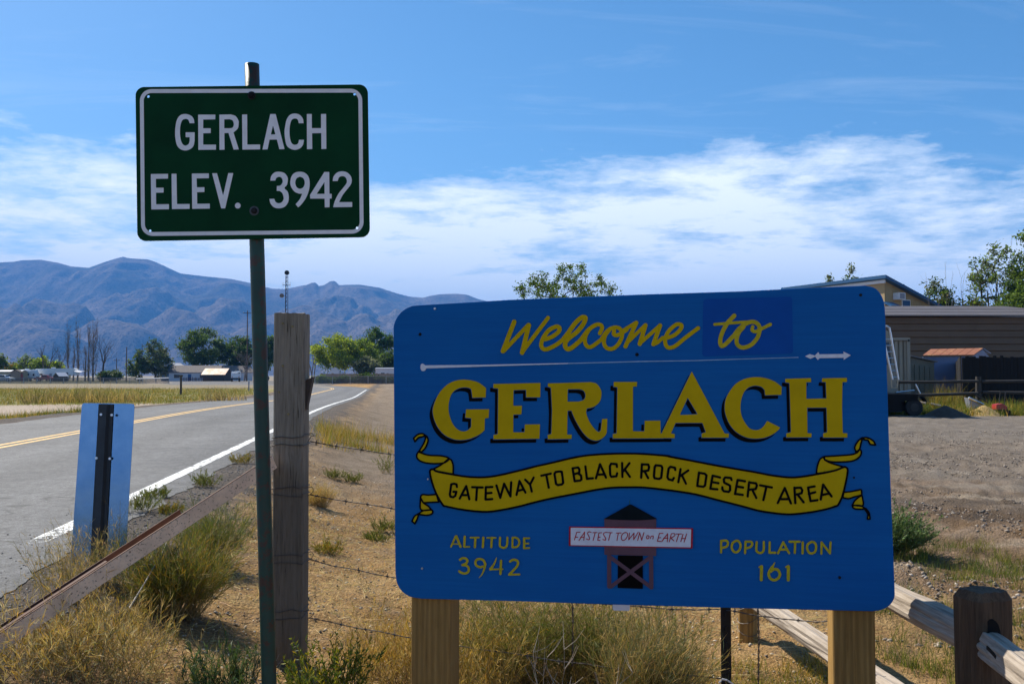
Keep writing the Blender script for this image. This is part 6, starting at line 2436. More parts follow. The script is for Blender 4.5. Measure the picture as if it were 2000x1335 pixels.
def camper(label, px, D, L, H, rz, fifth, seed):
    root = thing('travel_trailer', label, 'camper trailer', gpos(px, D), rz, 'parked campers')
    b = 0.65
    if fifth:
        prof = [(-L / 2, b), (L / 2 - 2.6, b), (L / 2 - 2.5, 1.7), (L / 2, 1.75), (L / 2, H - 0.5), (L / 2 - 0.9, H), (-L / 2 + 0.2, H - 0.15), (-L / 2, H - 0.4)]
    else:
        prof = [(-L / 2, b), (L / 2 - 0.9, b), (L / 2, 1.3), (L / 2 - 0.15, 2.0), (L / 2 - 0.8, H - 0.05), (L / 2 - 1.2, H), (-L / 2 + 0.15, H), (-L / 2, H - 0.2)]
    mb = MB()
    mb.prism(prof, -1.2, 1.2)
    build(mb, 'body', M['rv_white'], root)
    wins = ((-L * 0.36, 1.9, 1.0, 0.5), (L * 0.02, 1.9, 0.9, 0.7), (L * 0.24, 2.1, 1.6, 0.75)) if fifth else ((L * 0.02, 1.9, 0.9, 0.6), (L * 0.36, 1.8, 0.5, 0.6))
    for (x, z, w, h) in wins:
        mb = MB()
        mb.box((x, -1.21, z), (w, 0.04, h))
        build(mb, 'window', M['glass'], root)
    mb = MB()
    mb.box((-L * 0.05, -1.208, 1.05), (L * 0.75, 0.03, 0.18))
    build(mb, 'stripe', M['rv_grey'], root)
    mb = MB()
    mb.box((-L * 0.12, -1.21, 1.45), (0.75, 0.05, 1.5))
    build(mb, 'door', M['rv_grey'], root)
    for x in (-0.5, 0.5):
        wheel(root, x - L * 0.1, -1.0, 0.38, 0.25)
        wheel(root, x - L * 0.1, 1.0, 0.38, 0.25)
    mb = MB()
    mb.box((-L * 0.1, 0, H + 0.12), (0.9, 0.7, 0.3))
    build(mb, 'air_conditioner', M['rv_white'], root)
    return root


camper('white travel trailer beside the mobile home', 56, 262, 5.2, 3.3, 0.05, False, 1)
camper('long white fifth-wheel camper with dark side windows', 112, 266, 11.6, 3.7, 0.03, True, 2)
# tarp by the camper
tb = gpos(166, 258)
tarp = thing('tarp_shelter', 'sagging pale tarp stretched from the long camper to a pole', 'tarp', tb)
mb = MB()
N_ = 10
vs = []
for i in range(N_ + 1):
    for j in range(N_ + 1):
        u, v = i / N_, j / N_
        vs.append((-2.6 + 4.0 * u, -1.5 + 3 * v, 3.4 - 1.1 * math.sin(math.pi * (0.15 + 0.7 * u)) * 0.8 + 0.4 * u + 0.3 * (v - 0.5)))
fs = [(i * (N_ + 1) + j, i * (N_ + 1) + j + 1, (i + 1) * (N_ + 1) + j + 1, (i + 1) * (N_ + 1) + j) for i in range(N_) for j in range(N_)]
mb.add(vs, fs)
build(mb, 'sheet', M['siding_white'], tarp)
for (x, y, z) in ((1.35, -1.4, 3.1), (1.35, 1.4, 3.3), (-2.5, -1.4, 2.9)):
    mb = MB()
    mb.tube([(x, y, -0.1), (x, y, z)], 0.05, 6)
    build(mb, 'pole', M['bark_pale'], tarp)


def pickup(name, label, px, D, rz, paint, cat='truck'):
    root = thing(name, label, cat, gpos(px, D), rz, 'parked vehicles')
    mb = MB()
    mb.prism([(-2.6, 0.5), (2.6, 0.5), (2.7, 0.75), (2.6, 1.05), (1.3, 1.15), (0.7, 1.75), (-0.6, 1.78), (-0.75, 1.12), (-2.6, 1.1)], -0.92, 0.92)
    build(mb, 'body', M[paint], root)
    for s in (-1, 1):
        mb = MB()
        mb.prism([(-0.55, 1.2), (1.05, 1.2), (0.62, 1.68), (-0.5, 1.70)], s * 0.925 - 0.01, s * 0.925 + 0.01)
        build(mb, 'side_window', M['glass'], root)
        for x in (-1.65, 1.65):
            wheel(root, x, s * 0.84, 0.38, 0.24)
    mb = MB()
    mb.box((1.05, 0, 1.42), (0.05, 1.5, 0.5), 0, 0)
    build(mb, 'windscreen', M['glass'], root)
    for s in (-1, 1):
        mb = MB()
        mb.box((2.66, s * 0.65, 0.85), (0.08, 0.3, 0.16))
        build(mb, 'headlight', M['alu'], root)
    return root


pickup('pickup_truck', 'red pickup truck parked in front of the campers', 88, 250, 0.15, 'red_paint')
pickup('parked_car', 'white car at the left edge behind the wire fence', 6, 236, 0.0, 'rv_white', 'car')
pickup('parked_car', 'pale car behind the wire fence near the blue sign', 737, 210, 0.1, 'siding_white', 'car')

ut = thing('utility_truck', 'white utility truck seen from behind on the far road', 'truck', gpos(460, 245), 0.25)
mb = MB()
mb.box((0.1, 0, 1.55), (2.3, 5.2, 1.1))
build(mb, 'service_body', M['rv_white'], ut)
mb = MB()
mb.prism_x([(2.0, 0.9), (4.6, 0.9), (4.7, 1.6), (3.9, 1.8), (3.4, 2.7), (2.1, 2.75)], -1.1, 1.2)
build(mb, 'cab', M['rv_white'], ut)
mb = MB()
mb.box((0.1, 1.9, 2.35), (1.8, 0.05, 0.6))
build(mb, 'rear_window', M['glass'], ut)
mb = MB()
mb.box((0.1, 0, 0.8), (2.25, 5.0, 0.35))
build(mb, 'chassis', M['black'], ut)
for (x, z, sx) in ((-0.2, 2.3, 1.5), (0.5, 2.45, 0.8)):
    mb = MB()
    mb.tube([(x - sx / 2, -1.5, z), (x + sx / 2, 0.4, z + 0.15)], 0.22, 8)
    build(mb, 'boom_arm', M['rv_white'], ut)
for y in (-1.5, 3.4):
    for s in (-1, 1):
        mb = MB()
        mb.tube([(s * 0.95 - 0.15, y, 0.5), (s * 0.95 + 0.15, y, 0.5)], 0.5, 16)
        w_ = build(mb, 'wheel', M['rubber'], ut)
        mb = MB()
        mb.tube([(s * 0.95 - 0.17, y, 0.5), (s * 0.95 + 0.17, y, 0.5)], 0.26, 12)
        build(mb, 'rim', M['alu'], w_)
for s in (-1, 1):
    mb = MB()
    mb.box((s * 0.85 + 0.1, -2.62, 1.25), (0.2, 0.05, 0.25))
    build(mb, 'tail_light', M['red_paint'], ut)

# fences, far left
M['galv'] = plain('galv', (0.30, 0.30, 0.30), 0.5, 0.4, 0.15, 2)


def mesh_mat():
    m, ns, ls, b = nmat('chain_mesh')
    b.inputs['Base Color'].default_value = (0.10, 0.10, 0.10, 1)
    tc = ns.new('ShaderNodeTexCoord').outputs['Object']
    w1 = ns.new('ShaderNodeTexWave')
    w1.bands_direction = 'DIAGONAL'
    w1.inputs['Scale'].default_value = 4.5
    ls.new(tc, w1.inputs['Vector'])
    w2 = ns.new('ShaderNodeTexWave')
    w2.bands_direction = 'DIAGONAL'
    w2.inputs['Scale'].default_value = 4.5
    ls.new(mapping(ns, ls, tc, (-1, 1, 1)), w2.inputs['Vector'])
    k = mth(ns, ls, 'MAXIMUM', w1.outputs['Fac'], w2.outputs['Fac'])
    k = ramp(ns, ls, k, [(0.62, (0, 0, 0)), (0.72, (1, 1, 1))])
    ls.new(k, b.inputs['Alpha'])
    return m


M['mesh'] = mesh_mat()


def chain_fence(label, x0, D0, x1, D1, H, step, rail=True):
    a, b = at(x0, TB, D0), at(x1, TB, D1)
    root = thing('wire_fence', label, 'fence', (a.x, a.y, gz1(a.x, a.y)))
    d = Vector((b.x - a.x, b.y - a.y, 0))
    L = d.length
    d.normalize()
    z0 = root.location.z
    n = int(L / step)
    for k in range(n + 1):
        p = d * (L * k / n)
        mb = MB()
        mb.tube([(p.x, p.y, -0.1), (p.x, p.y, H)], 0.075, 6)
        build(mb, 'post', M['galv'], root)
    mb = MB()
    mb.tube([(0, 0, H), tuple(d * L + Vector((0, 0, H)))], 0.035, 6)
    build(mb, 'top_rail', M['galv'], root)
    mb = MB()
    mb.add([(0, 0, 0.03), tuple(d * L + Vector((0, 0, 0.03))), tuple(d * L + Vector((0, 0, H))), (0, 0, H)], [(0, 1, 2, 3)])
    build(mb, 'mesh', M['mesh'], root)
    return root


chain_fence('long low wire fence in front of the campers', -60, 178, 330, 182, 1.15, 2.4)
chain_fence('chain-link fence along the far side of the road, left of the blue sign', 615, 172, 790, 168, 1.5, 3.0)
pr = at(266, TB, 172)
prail = thing('pipe_barrier', 'short white pipe barrier at the right end of the wire fence', 'barrier', (pr.x, pr.y, gz1(pr.x, pr.y)))
Lp = mpx(64, 172)
mb = MB()
mb.tube([(0, 0, 1.0), (Lp, 0, 1.15)], 0.09, 8)
build(mb, 'rail', M['white'], prail)
for k in range(5):
    mb = MB()
    mb.tube([(Lp * k / 4 * (0.4 if k < 4 else 1), 0, -0.1), (Lp * k / 4 * (0.4 if k < 4 else 1), 0, 1.05)], 0.06, 6)
    build(mb, 'post', M['galv'], prail)
# fence of orange-brown pickets by the white house
pf = at(352, TB, 255)
pick = thing('picket_fence', 'row of rusty brown pickets in front of the white house', 'fence', (pf.x, pf.y, gz1(pf.x, pf.y)))
for k in range(22):
    mb = MB()
    mb.box((k * 0.42 + random.uniform(-.05, .05), 0, 0.5), (0.16, 0.06, 1.1 + random.uniform(-.2, .3)))
    build(mb, 'picket', M['rust'], pick)
mb = MB()
mb.box((4.6, 0.06, 0.6), (9.4, 0.05, 0.1))
build(mb, 'rail', M['rust'], pick)
# dark post in the field, thin marker
q = ground_pt(353, 771)
dp = thing('field_post', 'dark wooden post standing in the grass field across the road', 'fence post', (q.x, q.y, gz1(q.x, q.y)))
mb = MB()
mb.tube([(0, 0, -0.2), (0.01, 0, 0.8), (0, 0, at(353, 734, q.y).z - dp.location.z)], 0.10, 8, r1=0.085)
build(mb, 'shaft', M['bark'], dp)
mb = MB()
mb.box((0, 0, at(353, 734, q.y).z - dp.location.z + 0.02), (0.26, 0.2, 0.16))
build(mb, 'cap', M['bark'], dp)
q = ground_pt(486, 765)
mk = thing('delineator', 'slim blue-grey roadside delineator across the road', 'road marker', (q.x, q.y, gz1(q.x, q.y)))
mb = MB()
mb.box((0, 0, 0.6), (0.10, 0.03, 1.3))
build(mb, 'blade', M['trim_blue'], mk)
mb = MB()
mb.box((0, -0.02, 1.12), (0.08, 0.012, 0.2))
build(mb, 'reflector', M['white'], mk)
# tan wall behind the chain-link fence
w0, w1 = at(628, TB, 205), at(800, TB, 205)
tw = thing('block_wall', 'long tan masonry wall behind the chain-link fence', 'wall', (w0.x, w0.y, gz1(w0.x, w0.y)))
Lw = w1.x - w0.x
for k in range(8):
    mb = MB()
    mb.box((Lw * (k + 0.5) / 8, 0, 0.95), (Lw / 8 - 0.25, 0.25, 2.1))
    build(mb, 'wall_panel', M['tan_wall'], tw)
for k in range(9):
    mb = MB()
    mb.box((Lw * k / 8, 0, 1.0), (0.4, 0.4, 2.25))
    build(mb, 'pier', M['tan_wall'], tw)
house('site_office', 'pale grey flat-roofed cabin behind the tan wall beside the blue sign', 762, 222, 6.5, 4, 3.1, 0.25, 'siding_white', 'rv_grey', 0.0, 0.15, windows=((-1.5, 1.9, 0.9, 0.7),), cat='cabin')
house('white_hut', 'tiny white gabled hut behind the yellow-green tree', 655, 226, 1.8, 2.2, 2.7, 0.8, 'siding_white', 'siding_white', 1.5708, 0.1, cat='hut')

# ------------------------------------------------------------------ right: sheds, container, trailer, fences
M['panel_brown'] = plain('panel_brown', (0.125, 0.078, 0.042), 0.7, var=0.12, scale=0.8)
M['panel_roof'] = plain('panel_roof', (0.20, 0.165, 0.15), 0.5, 0.2, 0.1, 0.8)
M['tan_siding'] = plain('tan_siding', (0.40, 0.29, 0.145), 0.75, var=0.06, scale=1.0)
M['container'] = plain('container', (0.27, 0.25, 0.20), 0.6, var=0.1, scale=1.2, spots=((0.2, 0.11, 0.06), 2.5, 0.63))
M['shed_beige'] = plain('shed_beige', (0.22, 0.20, 0.145), 0.6, var=0.08, scale=1.5)
M['shed_blue'] = plain('shed_blue', (0.13, 0.18, 0.30), 0.5, 0.0, 0.08, 1.5)
M['rust_roof'] = plain('rust_roof', (0.32, 0.115, 0.05), 0.7, 0.1, 0.12, 2.0, spots=((0.50, 0.25, 0.09), 1.6, 0.56))
M['dirt'] = plain('dirt', (0.042, 0.033, 0.024), 0.95, var=0.3, scale=6, bumpd=0.03)
M['straw_pile'] = plain('straw_pile', (0.36, 0.24, 0.085), 0.9, var=0.25, scale=9, bumpd=0.04)


def gxy(px, D):
    p = at(px, 790, D)
    return Vector((p.x, p.y, gz1(p.x, p.y)))


# long brown metal building
BD = 64.0
b0, b1 = gxy(1640, BD), gxy(2130, BD)
barn = thing('metal_building', 'long brown metal building with horizontal wall panels behind the sheds', 'building', (b0.x, b0.y, b0.z))
ez, rz_ = at(1850, 619, BD).z - b0.z, at(1850, 600, BD + 5).z - b0.z
Lb = b1.x - b0.x
xr = at(1962, 600, BD + 5).x - b0.x
mb = MB()
mb.box((Lb / 2, 5.2, ez / 2 - 0.1), (Lb, 10, ez + 0.2))
build(mb, 'wall', M['panel_brown'], barn)
nb = 12
for k in range(nb):
    mb = MB()
    h = ez / nb
    zc = h * (k + 0.5)
    mb.prism_x([(0.2, zc - h * 0.46), (0.2, zc + h * 0.46), (0.14, zc + h * 0.46), (0.06, zc - h * 0.40), (0.08, zc - h * 0.46)], 0, Lb)
    build(mb, 'wall_board', M['panel_brown'], barn)
nr_ = 6
for k in range(nr_):
    y0, y1 = -0.3 + 5.5 * k / nr_, -0.3 + 5.5 * (k + 0.93) / nr_
    z0, z1 = ez + (rz_ - ez) * (y0 + 0.3) / 5.5 + 0.06, ez + (rz_ - ez) * (y1 + 0.3) / 5.5 + 0.06
    f = lambda y: Lb - (Lb - xr) * max(0, (y + 0.3)) / 5.5
    mb = MB()
    mb.add([(-0.3, y0, z0), (f(y0), y0, z0), (f(y1), y1, z1), (-0.3, y1, z1), (-0.3, y0, z0 + 0.09), (f(y0), y0, z0 + 0.09), (f(y1), y1, z1 + 0.05), (-0.3, y1, z1 + 0.05)],
           [(0, 1, 2, 3), (4, 7, 6, 5), (0, 4, 5, 1), (1, 5, 6, 2), (2, 6, 7, 3), (3, 7, 4, 0)])
    build(mb, 'roof_panel', M['panel_roof'], barn)
mb = MB()
mb.add([(0, 5.2, ez), (0, 10.2, ez), (0, 5.2, rz_), (Lb, 5.2, ez), (Lb, 10.2, ez), (xr, 5.2, rz_)], [(0, 1, 2), (3, 5, 4), (1, 4, 5, 2), (0, 2, 5, 3)])
build(mb, 'rear_roof', M['panel_roof'], barn)

# tan building with a blue mono-pitch roof
CD = 84.0
cc = gxy(1731, CD)
tanb = thing('blue_roofed_building', 'tan building with blue sloping roof and wall air conditioner', 'building', (cc.x, cc.y, cc.z))
zp = at(1727, 547, CD).z - cc.z
zr = at(1825, 600, CD + 3).z - cc.z
xr2 = at(1826, 600, CD + 3).x - cc.x
dirL = Vector((at(1540, 560, CD + 11.5).x - cc.x, 11.5, 0))
W_ = Vector((xr2, 3.0, 0))
mb = MB()
P0, P1, P2, P3 = Vector((0, 0, 0)), W_, W_ + dirL, dirL
vs = [P0, P1, P2, P3] + [P0 + Vector((0, 0, zp)), P1 + Vector((0, 0, zr)), P2 + Vector((0, 0, zr)), P3 + Vector((0, 0, zp))]
mb.add(vs, [(0, 1, 5, 4), (1, 2, 6, 5), (2, 3, 7, 6), (3, 0, 4, 7), (4, 5, 6, 7), (0, 3, 2, 1)])
build(mb, 'wall', M['tan_siding'], tanb)
wn_ = W_.normalized()
ln_ = dirL.normalized()
slope = Vector((W_.x, W_.y, zr - zp)).normalized()
up_ = wn_.cross(ln_)
o_ = P0 - wn_ * 0.5 - ln_ * 0.6 + Vector((0, 0, zp + 0.12))
e1, e2 = slope * ((W_.length ** 2 + (zr - zp) ** 2) ** 0.5 + 1.0), ln_ * (dirL.length + 1.2)
th = Vector((0, 0, 0.30))
vs = [o_, o_ + e1, o_ + e1 + e2, o_ + e2]
mb = MB()
mb.add(vs + [v + th for v in vs], [(0, 1, 2, 3), (7, 6, 5, 4), (0, 4, 5, 1), (1, 5, 6, 2), (2, 6, 7, 3), (3, 7, 4, 0)])
build(mb, 'roof', M['roof_blue'], tanb)
mb = MB()
mb.box(tuple((P0 + P3) / 2 - wn_ * 0.12 + Vector((0, 0, zp - 0.12))), (dirL.length + 0.4, 0.12, 0.30), math.atan2(dirL.y, dirL.x))
build(mb, 'soffit_shine', M['white'], tanb)  # white strip paints the shine on the soffit
nfr = Vector((wn_.y, -wn_.x, 0))
ang = math.atan2(wn_.y, wn_.x)


def on_front(px, py):
    """point on the right-hand wall"""
    r = ray(px, py)
    k = ((cc - Vector((0, 0, EYE))).dot(nfr)) / r.dot(nfr)
    return Vector((0, 0, EYE)) + r * k - cc


p = on_front(1750, 579)
mb = MB()
mb.box(tuple(p + nfr * 0.35), (0.85, 0.7, 0.62), ang)
ac = build(mb, 'air_conditioner', M['white'], tanb)
mb = MB()
mb.box(tuple(p + nfr * 0.705), (0.62, 0.02, 0.48), ang)
build(mb, 'grille', M['rv_grey'], ac)
p = on_front(1769, 594)
mb = MB()
mb.box(tuple(p + nfr * 0.03), (1.12, 0.08, 0.85), ang)
wf = build(mb, 'window', M['white'], tanb)
mb = MB()
mb.box(tuple(p + nfr * 0.06), (0.95, 0.06, 0.68), ang)
build(mb, 'pane', M['roof_blue'], wf)
p = on_front(1729, 595)
mb = MB()
mb.box(tuple(p + nfr * 0.5 + Vector((0.2, 0, 0))), (1.2, 1.0, 0.14), ang, 0.4)
build(mb, 'awning', M['roof_blue'], tanb)
mb = MB()
p = on_front(1774, 562)
mb.tube([tuple(p + Vector((0, 1.2, -0.8))), tuple(p + Vector((0, 1.2, 0.45)))], 0.16, 10)
build(mb, 'vent_pipe', M['rust'], tanb)
for k in range(7):
    t = 0.02 + k * 0.14
    mb = MB()
    q0, q1 = P0 + W_ * t, P0 + W_ * t
    zt = zp + (zr - zp) * t
    mb.box(tuple(q0 + nfr * 0.015 + Vector((0, 0, zt / 2))), (0.10, 0.03, zt - 0.1), ang)
    build(mb, 'corner_board' if k == 0 else 'batten', M['tan_siding'], tanb)

# shipping container (end seen, corrugated)
SD = 45.0
c0_ = gxy(1742, SD)
cont = thing('shipping_container', 'pale corrugated shipping container beside the blue sign\'s right edge', 'container', (c0_.x, c0_.y, c0_.z))
hx1, hx0 = at(1774, 700, SD).x - c0_.x, at(1690, 700, SD).x - c0_.x
ht = at(1770, 660, SD).z - c0_.z
mb = MB()
mb.box(((hx0 + hx1) / 2, 3.1, ht / 2), (hx1 - hx0, 6, ht))
build(mb, 'shell', M['container'], cont)
nrib = 9
for k in range(nrib):
    mb = MB()
    w = (hx1 - hx0) / nrib
    x = hx0 + w * (k + 0.5)
    mb.prism([(x - w * 0.30, 0.15), (x + w * 0.30, 0.15), (x + w * 0.30, ht - 0.15), (x - w * 0.30, ht - 0.15)], 0.02, 0.12)
    build(mb, 'corrugation', M['container'], cont)
for x in (hx0, hx1):
    mb = MB()
    mb.box((x, 0.05, ht / 2), (0.16, 0.22, ht + 0.04))
    build(mb, 'corner_post', M['container'], cont)
mb = MB()
mb.box(((hx0 + hx1) / 2, 0.03, ht - 0.04), (hx1 - hx0, 0.24, 0.14))
build(mb, 'top_beam', M['container'], cont)
mb = MB()
mb.box((hx1 - 0.0, -0.075, ht - 0.12), (0.09, 0.03, 0.09))
build(mb, 'corner_casting', M['black'], cont)

# beige garden shed
s0 = gxy(1797, 46.5)
shed = thing('beige_shed', 'small beige panelled shed right of the shipping container', 'shed', (s0.x, s0.y, s0.z))
sx0, sx1 = at(1765, 700, 46.5).x - s0.x, at(1825, 700, 46.5).x - s0.x
zpk, zev = at(1778, 697, 46.5).z - s0.z, at(1825, 707, 46.5).z - s0.z
mb = MB()
mb.prism([(sx0, 0), (sx1, 0), (sx1, zev), (sx0 + 0.35, zpk), (sx0, zpk - 0.1)], 0.05, 2.4)
build(mb, 'wall', M['shed_beige'], shed)
for k in range(6):
    mb = MB()
    x = sx0 + (sx1 - sx0) * (k + 0.5) / 6
    zt = zev + (zpk - zev) * (1 - (k + 0.5) / 6) - 0.28
    mb.box((x, 0.03, zt / 2), ((sx1 - sx0) / 6 - 0.05, 0.06, zt))
    build(mb, 'wall_panel', M['shed_beige'], shed)
mb = MB()
mb.prism([(sx0 - 0.1, zpk - 0.05), (sx0 + 0.35, zpk + 0.02), (sx1 + 0.12, zev), (sx1 + 0.12, zev + 0.06), (sx0 + 0.35, zpk + 0.10), (sx0 - 0.1, zpk + 0.03)], -0.12, 2.5)
build(mb, 'roof', M['panel_roof'], shed)

# blue-white shed with a rusty panelled roof
s1 = gxy(1850, 50.0)
shed2 = thing('rusty_roof_shed', 'pale blue metal shed with an orange rusty panelled roof', 'shed', (s1.x, s1.y, s1.z))
D2 = 50.0
A_ = at(1802, 695, D2) - s1
B_ = at(1903, 694, D2) - s1
C1 = at(1818, 683, D2 + 1.6) - s1
C2 = at(1921, 681, D2 + 1.6) - s1
E_ = at(1936, 692, D2 + 2.9) - s1
mb = MB()
wx0, wx1 = A_.x + 0.1, B_.x - 0.05
vs = [(wx0, 0.15, 0), (wx1, 0.15, 0), (E_.x - 0.1, 2.9, 0), (wx0 + 1.0, 2.9, 0)]
vs += [(wx0, 0.15, A_.z - 0.05), (wx1, 0.15, B_.z - 0.05), (E_.x - 0.1, 2.9, B_.z - 0.05), (wx0 + 1.0, 2.9, A_.z - 0.05)]
mb.add(vs, [(0, 1, 5, 4), (1, 2, 6, 5), (2, 3, 7, 6), (3, 0, 4, 7), (4, 5, 6, 7), (0, 3, 2, 1)])
g0 = Vector((wx1, 0.2, B_.z - 0.05))
mb.add([g0, (E_.x - 0.1, 2.85, B_.z - 0.05), tuple(C2 + Vector((-0.05, 0, -0.04)))], [(0, 1, 2)])
build(mb, 'wall', M['shed_blue'], shed2)
for k in range(6):
    t0, t1 = k / 6, (k + 0.94) / 6
    q = [A_.lerp(B_, t0), A_.lerp(B_, t1), C1.lerp(C2, t1), C1.lerp(C2, t0)]
    mb = MB()
    th = Vector((0, 0, 0.05))
    mb.add(q + [v + th for v in q], [(0, 1, 2, 3), (7, 6, 5, 4), (0, 4, 5, 1), (1, 5, 6, 2), (2, 6, 7, 3), (3, 7, 4, 0)])
    build(mb, 'roof_panel', M['rust_roof'], shed2)
mb = MB()
q = [C1, C2, E_ + Vector((0, 0, 0.05)), C1 + (E_ - C2)]
th = Vector((0, 0, 0.04))
mb.add(q + [v + th for v in q], [(0, 1, 2, 3), (7, 6, 5, 4), (0, 4, 5, 1), (1, 5, 6, 2), (2, 6, 7, 3), (3, 7, 4, 0)])
build(mb, 'rear_roof', M['shed_blue'], shed2)

# tall dark plank fence: front run and receding run, planks one by one
FDp = 43.5
f0, f1 = gxy(1880, FDp), gxy(2080, FDp + 1)
pf_ = thing('plank_fence', 'tall nearly black plank fence in front of the rusty-roofed shed', 'fence', (f0.x, f0.y, f0.z))
zt = at(1900, 696, FDp).z - f0.z


def plank_run(a, b, n, h0, h1, seed):
    rnd = random.Random(seed)
    d = (b - a)
    an = math.atan2(d.y, d.x)
    L = d.length / n
    for k in range(n):
        c = a + d * ((k + 0.5) / n)
        h = h0 + (h1 - h0) * k / n + rnd.uniform(-0.07, 0.05)
        mb = MB()
        mb.box((c.x, c.y, h / 2 - 0.05), (L * 0.93, 0.03 + rnd.uniform(0, 0.015), h + 0.1), an)
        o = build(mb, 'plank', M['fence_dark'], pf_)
        at_ = o.data.attributes.new('gc', 'FLOAT_VECTOR', 'POINT')
        at_.data.foreach_set('vector', np.array([(v.co.x * 3 + k, v.co.y, v.co.z) for v in o.data.vertices], dtype=np.float32).ravel())


plank_run(Vector((0, 0, 0)), Vector((f1.x - f0.x, f1.y - f0.y, 0)), 30, zt, zt + 0.05, 1)
f2 = gxy(1862, FDp + 12)
plank_run(Vector((f2.x - f0.x, f2.y - f0.y, 0)), Vector((-0.02, 0.05, 0)), 24, zt * 0.9, zt, 2)
for z in (0.5, zt - 0.4):
    mb = MB()
    mb.box(((f1.x - f0.x) / 2, 0.05 + (f1.y - f0.y) / 2, z), (f1.x - f0.x, 0.05, 0.1), math.atan2(f1.y - f0.y, f1.x - f0.x))
    build(mb, 'rail', M['black'], pf_)

# ranch rail fence in front of it
RD = 40.0
rp = gxy(1912, RD)
rfence = thing('ranch_fence', 'low ranch fence with two rails and a round post in the lot behind', 'fence', (rp.x, rp.y, rp.z))
zpt = at(1912, 735, RD).z - rp.z
M['old_timber'] = plain('old_timber', (0.045, 0.038, 0.032), 0.85, var=0.25, scale=4, bumpd=0.004)
for dx_ in (-3.9, 0.0, 4.2):
    mb = MB()
    mb.tube([(dx_, 0.05, -0.2), (dx_ + 0.02, 0.05, zpt)], 0.13, 10, r1=0.115)
    build(mb, 'post', M['old_timber'], rfence)
for (xa, ya, xb, yb) in ((1735, 746, 1908, 744), (1735, 771.5, 1908, 767.5), (1916, 745, 2100, 741), (1916, 765.5, 2100, 766.5)):
    p, q = at(xa, ya, RD) - rp, at(xb, yb, RD) - rp
    mb = MB()
    mb.tube([tuple(p + Vector((0, -0.1, 0))), tuple(p.lerp(q, 0.5) + Vector((0, -0.11, -0.02))), tuple(q + Vector((0, -0.1, 0)))], 0.065, 8)
    build(mb, 'rail', M['old_timber'], rfence)
p, q = at(1902, 771, RD) - rp, at(1923, 785, RD) - rp
mb = MB()
mb.tube([tuple(p + Vector((0, -0.15, 0))), tuple(q + Vector((0, -0.3, 0)))], 0.05, 6)
build(mb, 'brace', M['old_timber'], rfence)

# flatbed trailer with ladder
TD2 = 36.5
tr = gxy(1760, TD2)
trailer = thing('flatbed_trailer', 'dark flatbed trailer with black wheels just right of the blue sign', 'trailer', (tr.x, tr.y, tr.z))
xl, xr_ = at(1640, 780, TD2).x - tr.x, at(1790, 780, TD2).x - tr.x
zd = at(1760, 768, TD2).z - tr.z
mb = MB()
mb.box(((xl + xr_) / 2, 0.9, zd - 0.05), (xr_ - xl, 2.0, 0.12))
build(mb, 'deck', M['bark'], trailer)
for y in (-0.1, 1.9):
    mb = MB()
    mb.box(((xl + xr_) / 2, y, zd - 0.16), (xr_ - xl, 0.08, 0.26))
    build(mb, 'side_rail', M['black'], trailer)
mb = MB()
mb.box(((xl + xr_) / 2 - 0.1, 0.9, zd - 0.45), (xr_ - xl - 0.5, 1.4, 0.5))
build(mb, 'underframe', M['black'], trailer)
mb = MB()
mb.box((xr_ - 1.75, -0.06, zd - 0.42), (2.3, 0.06, 0.62))
build(mb, 'dark_infill', M['black'], trailer)  # added black panel, fills the dark mass between the wheels and hides one
for x in (xr_ - 0.12, xr_ - 2.6):
    mb = MB()
    r = 0.33
    mb.tube([(x, -0.10, r), (x, 0.12, r)], r, 20)
    w_ = build(mb, 'wheel', M['rubber'], trailer)
    mb = MB()
    mb.tube([(x, -0.115, r), (x, 0.10, r)], r * 0.52, 14)
    build(mb, 'rim', M['old_timber'] if 'old_timber' in M else M['bark'], w_)
    mb = MB()
    mb.prism([(x - 0.45, 0.55), (x - 0.3, 0.74), (x + 0.3, 0.74), (x + 0.45, 0.55), (x + 0.47, 0.58), (x + 0.32, 0.78), (x - 0.32, 0.78), (x - 0.47, 0.58)], -0.16, 0.16)
    build(mb, 'mudguard', M['black'], trailer)
mb = MB()
p, q = at(1750, 766, TD2) - tr, at(1786, 762, TD2) - tr
mb.tube([tuple(p), tuple(q)], 0.035, 6)
build(mb, 'lit_edge', M['alu'], trailer)  # bright tube stands in for light catching the deck edge
mb = MB()
p, q = at(1788, 750, TD2) - tr, at(1797, 768, TD2) - tr
mb.tube([tuple(p), tuple(q)], 0.03, 6)
build(mb, 'stake', M['alu'], trailer)

ct = thing('camper_truck', 'pale boxy truck body behind the ladder at the blue sign\'s right edge', 'truck', (tr.x - 2.0, tr.y + 1.0, tr.z))
co = Vector(ct.location)
q = [at(1640, 768, TD2 + 0.6) - co, at(1754, 768, TD2 + 0.6) - co, at(1738, 650, TD2 + 0.6) - co, at(1733, 645, TD2 + 0.6) - co, at(1640, 645, TD2 + 0.6) - co]
mb = MB()
mb.prism([(p.x, p.z) for p in q], q[0].y, q[0].y + 2.2)
build(mb, 'body', M['container'], ct)
q = [at(1728, 668, TD2 + 0.5) - co, at(1738, 668, TD2 + 0.5) - co, at(1743, 712, TD2 + 0.5) - co, at(1728, 712, TD2 + 0.5) - co]
mb = MB()
mb.prism([(p.x, p.z) for p in q], q[0].y + 0.08, q[0].y + 0.12)
build(mb, 'window', M['glass'], ct)
for x in (-1.4, 1.2):
    wheel(ct, x, 0.6, 0.36, 0.25)

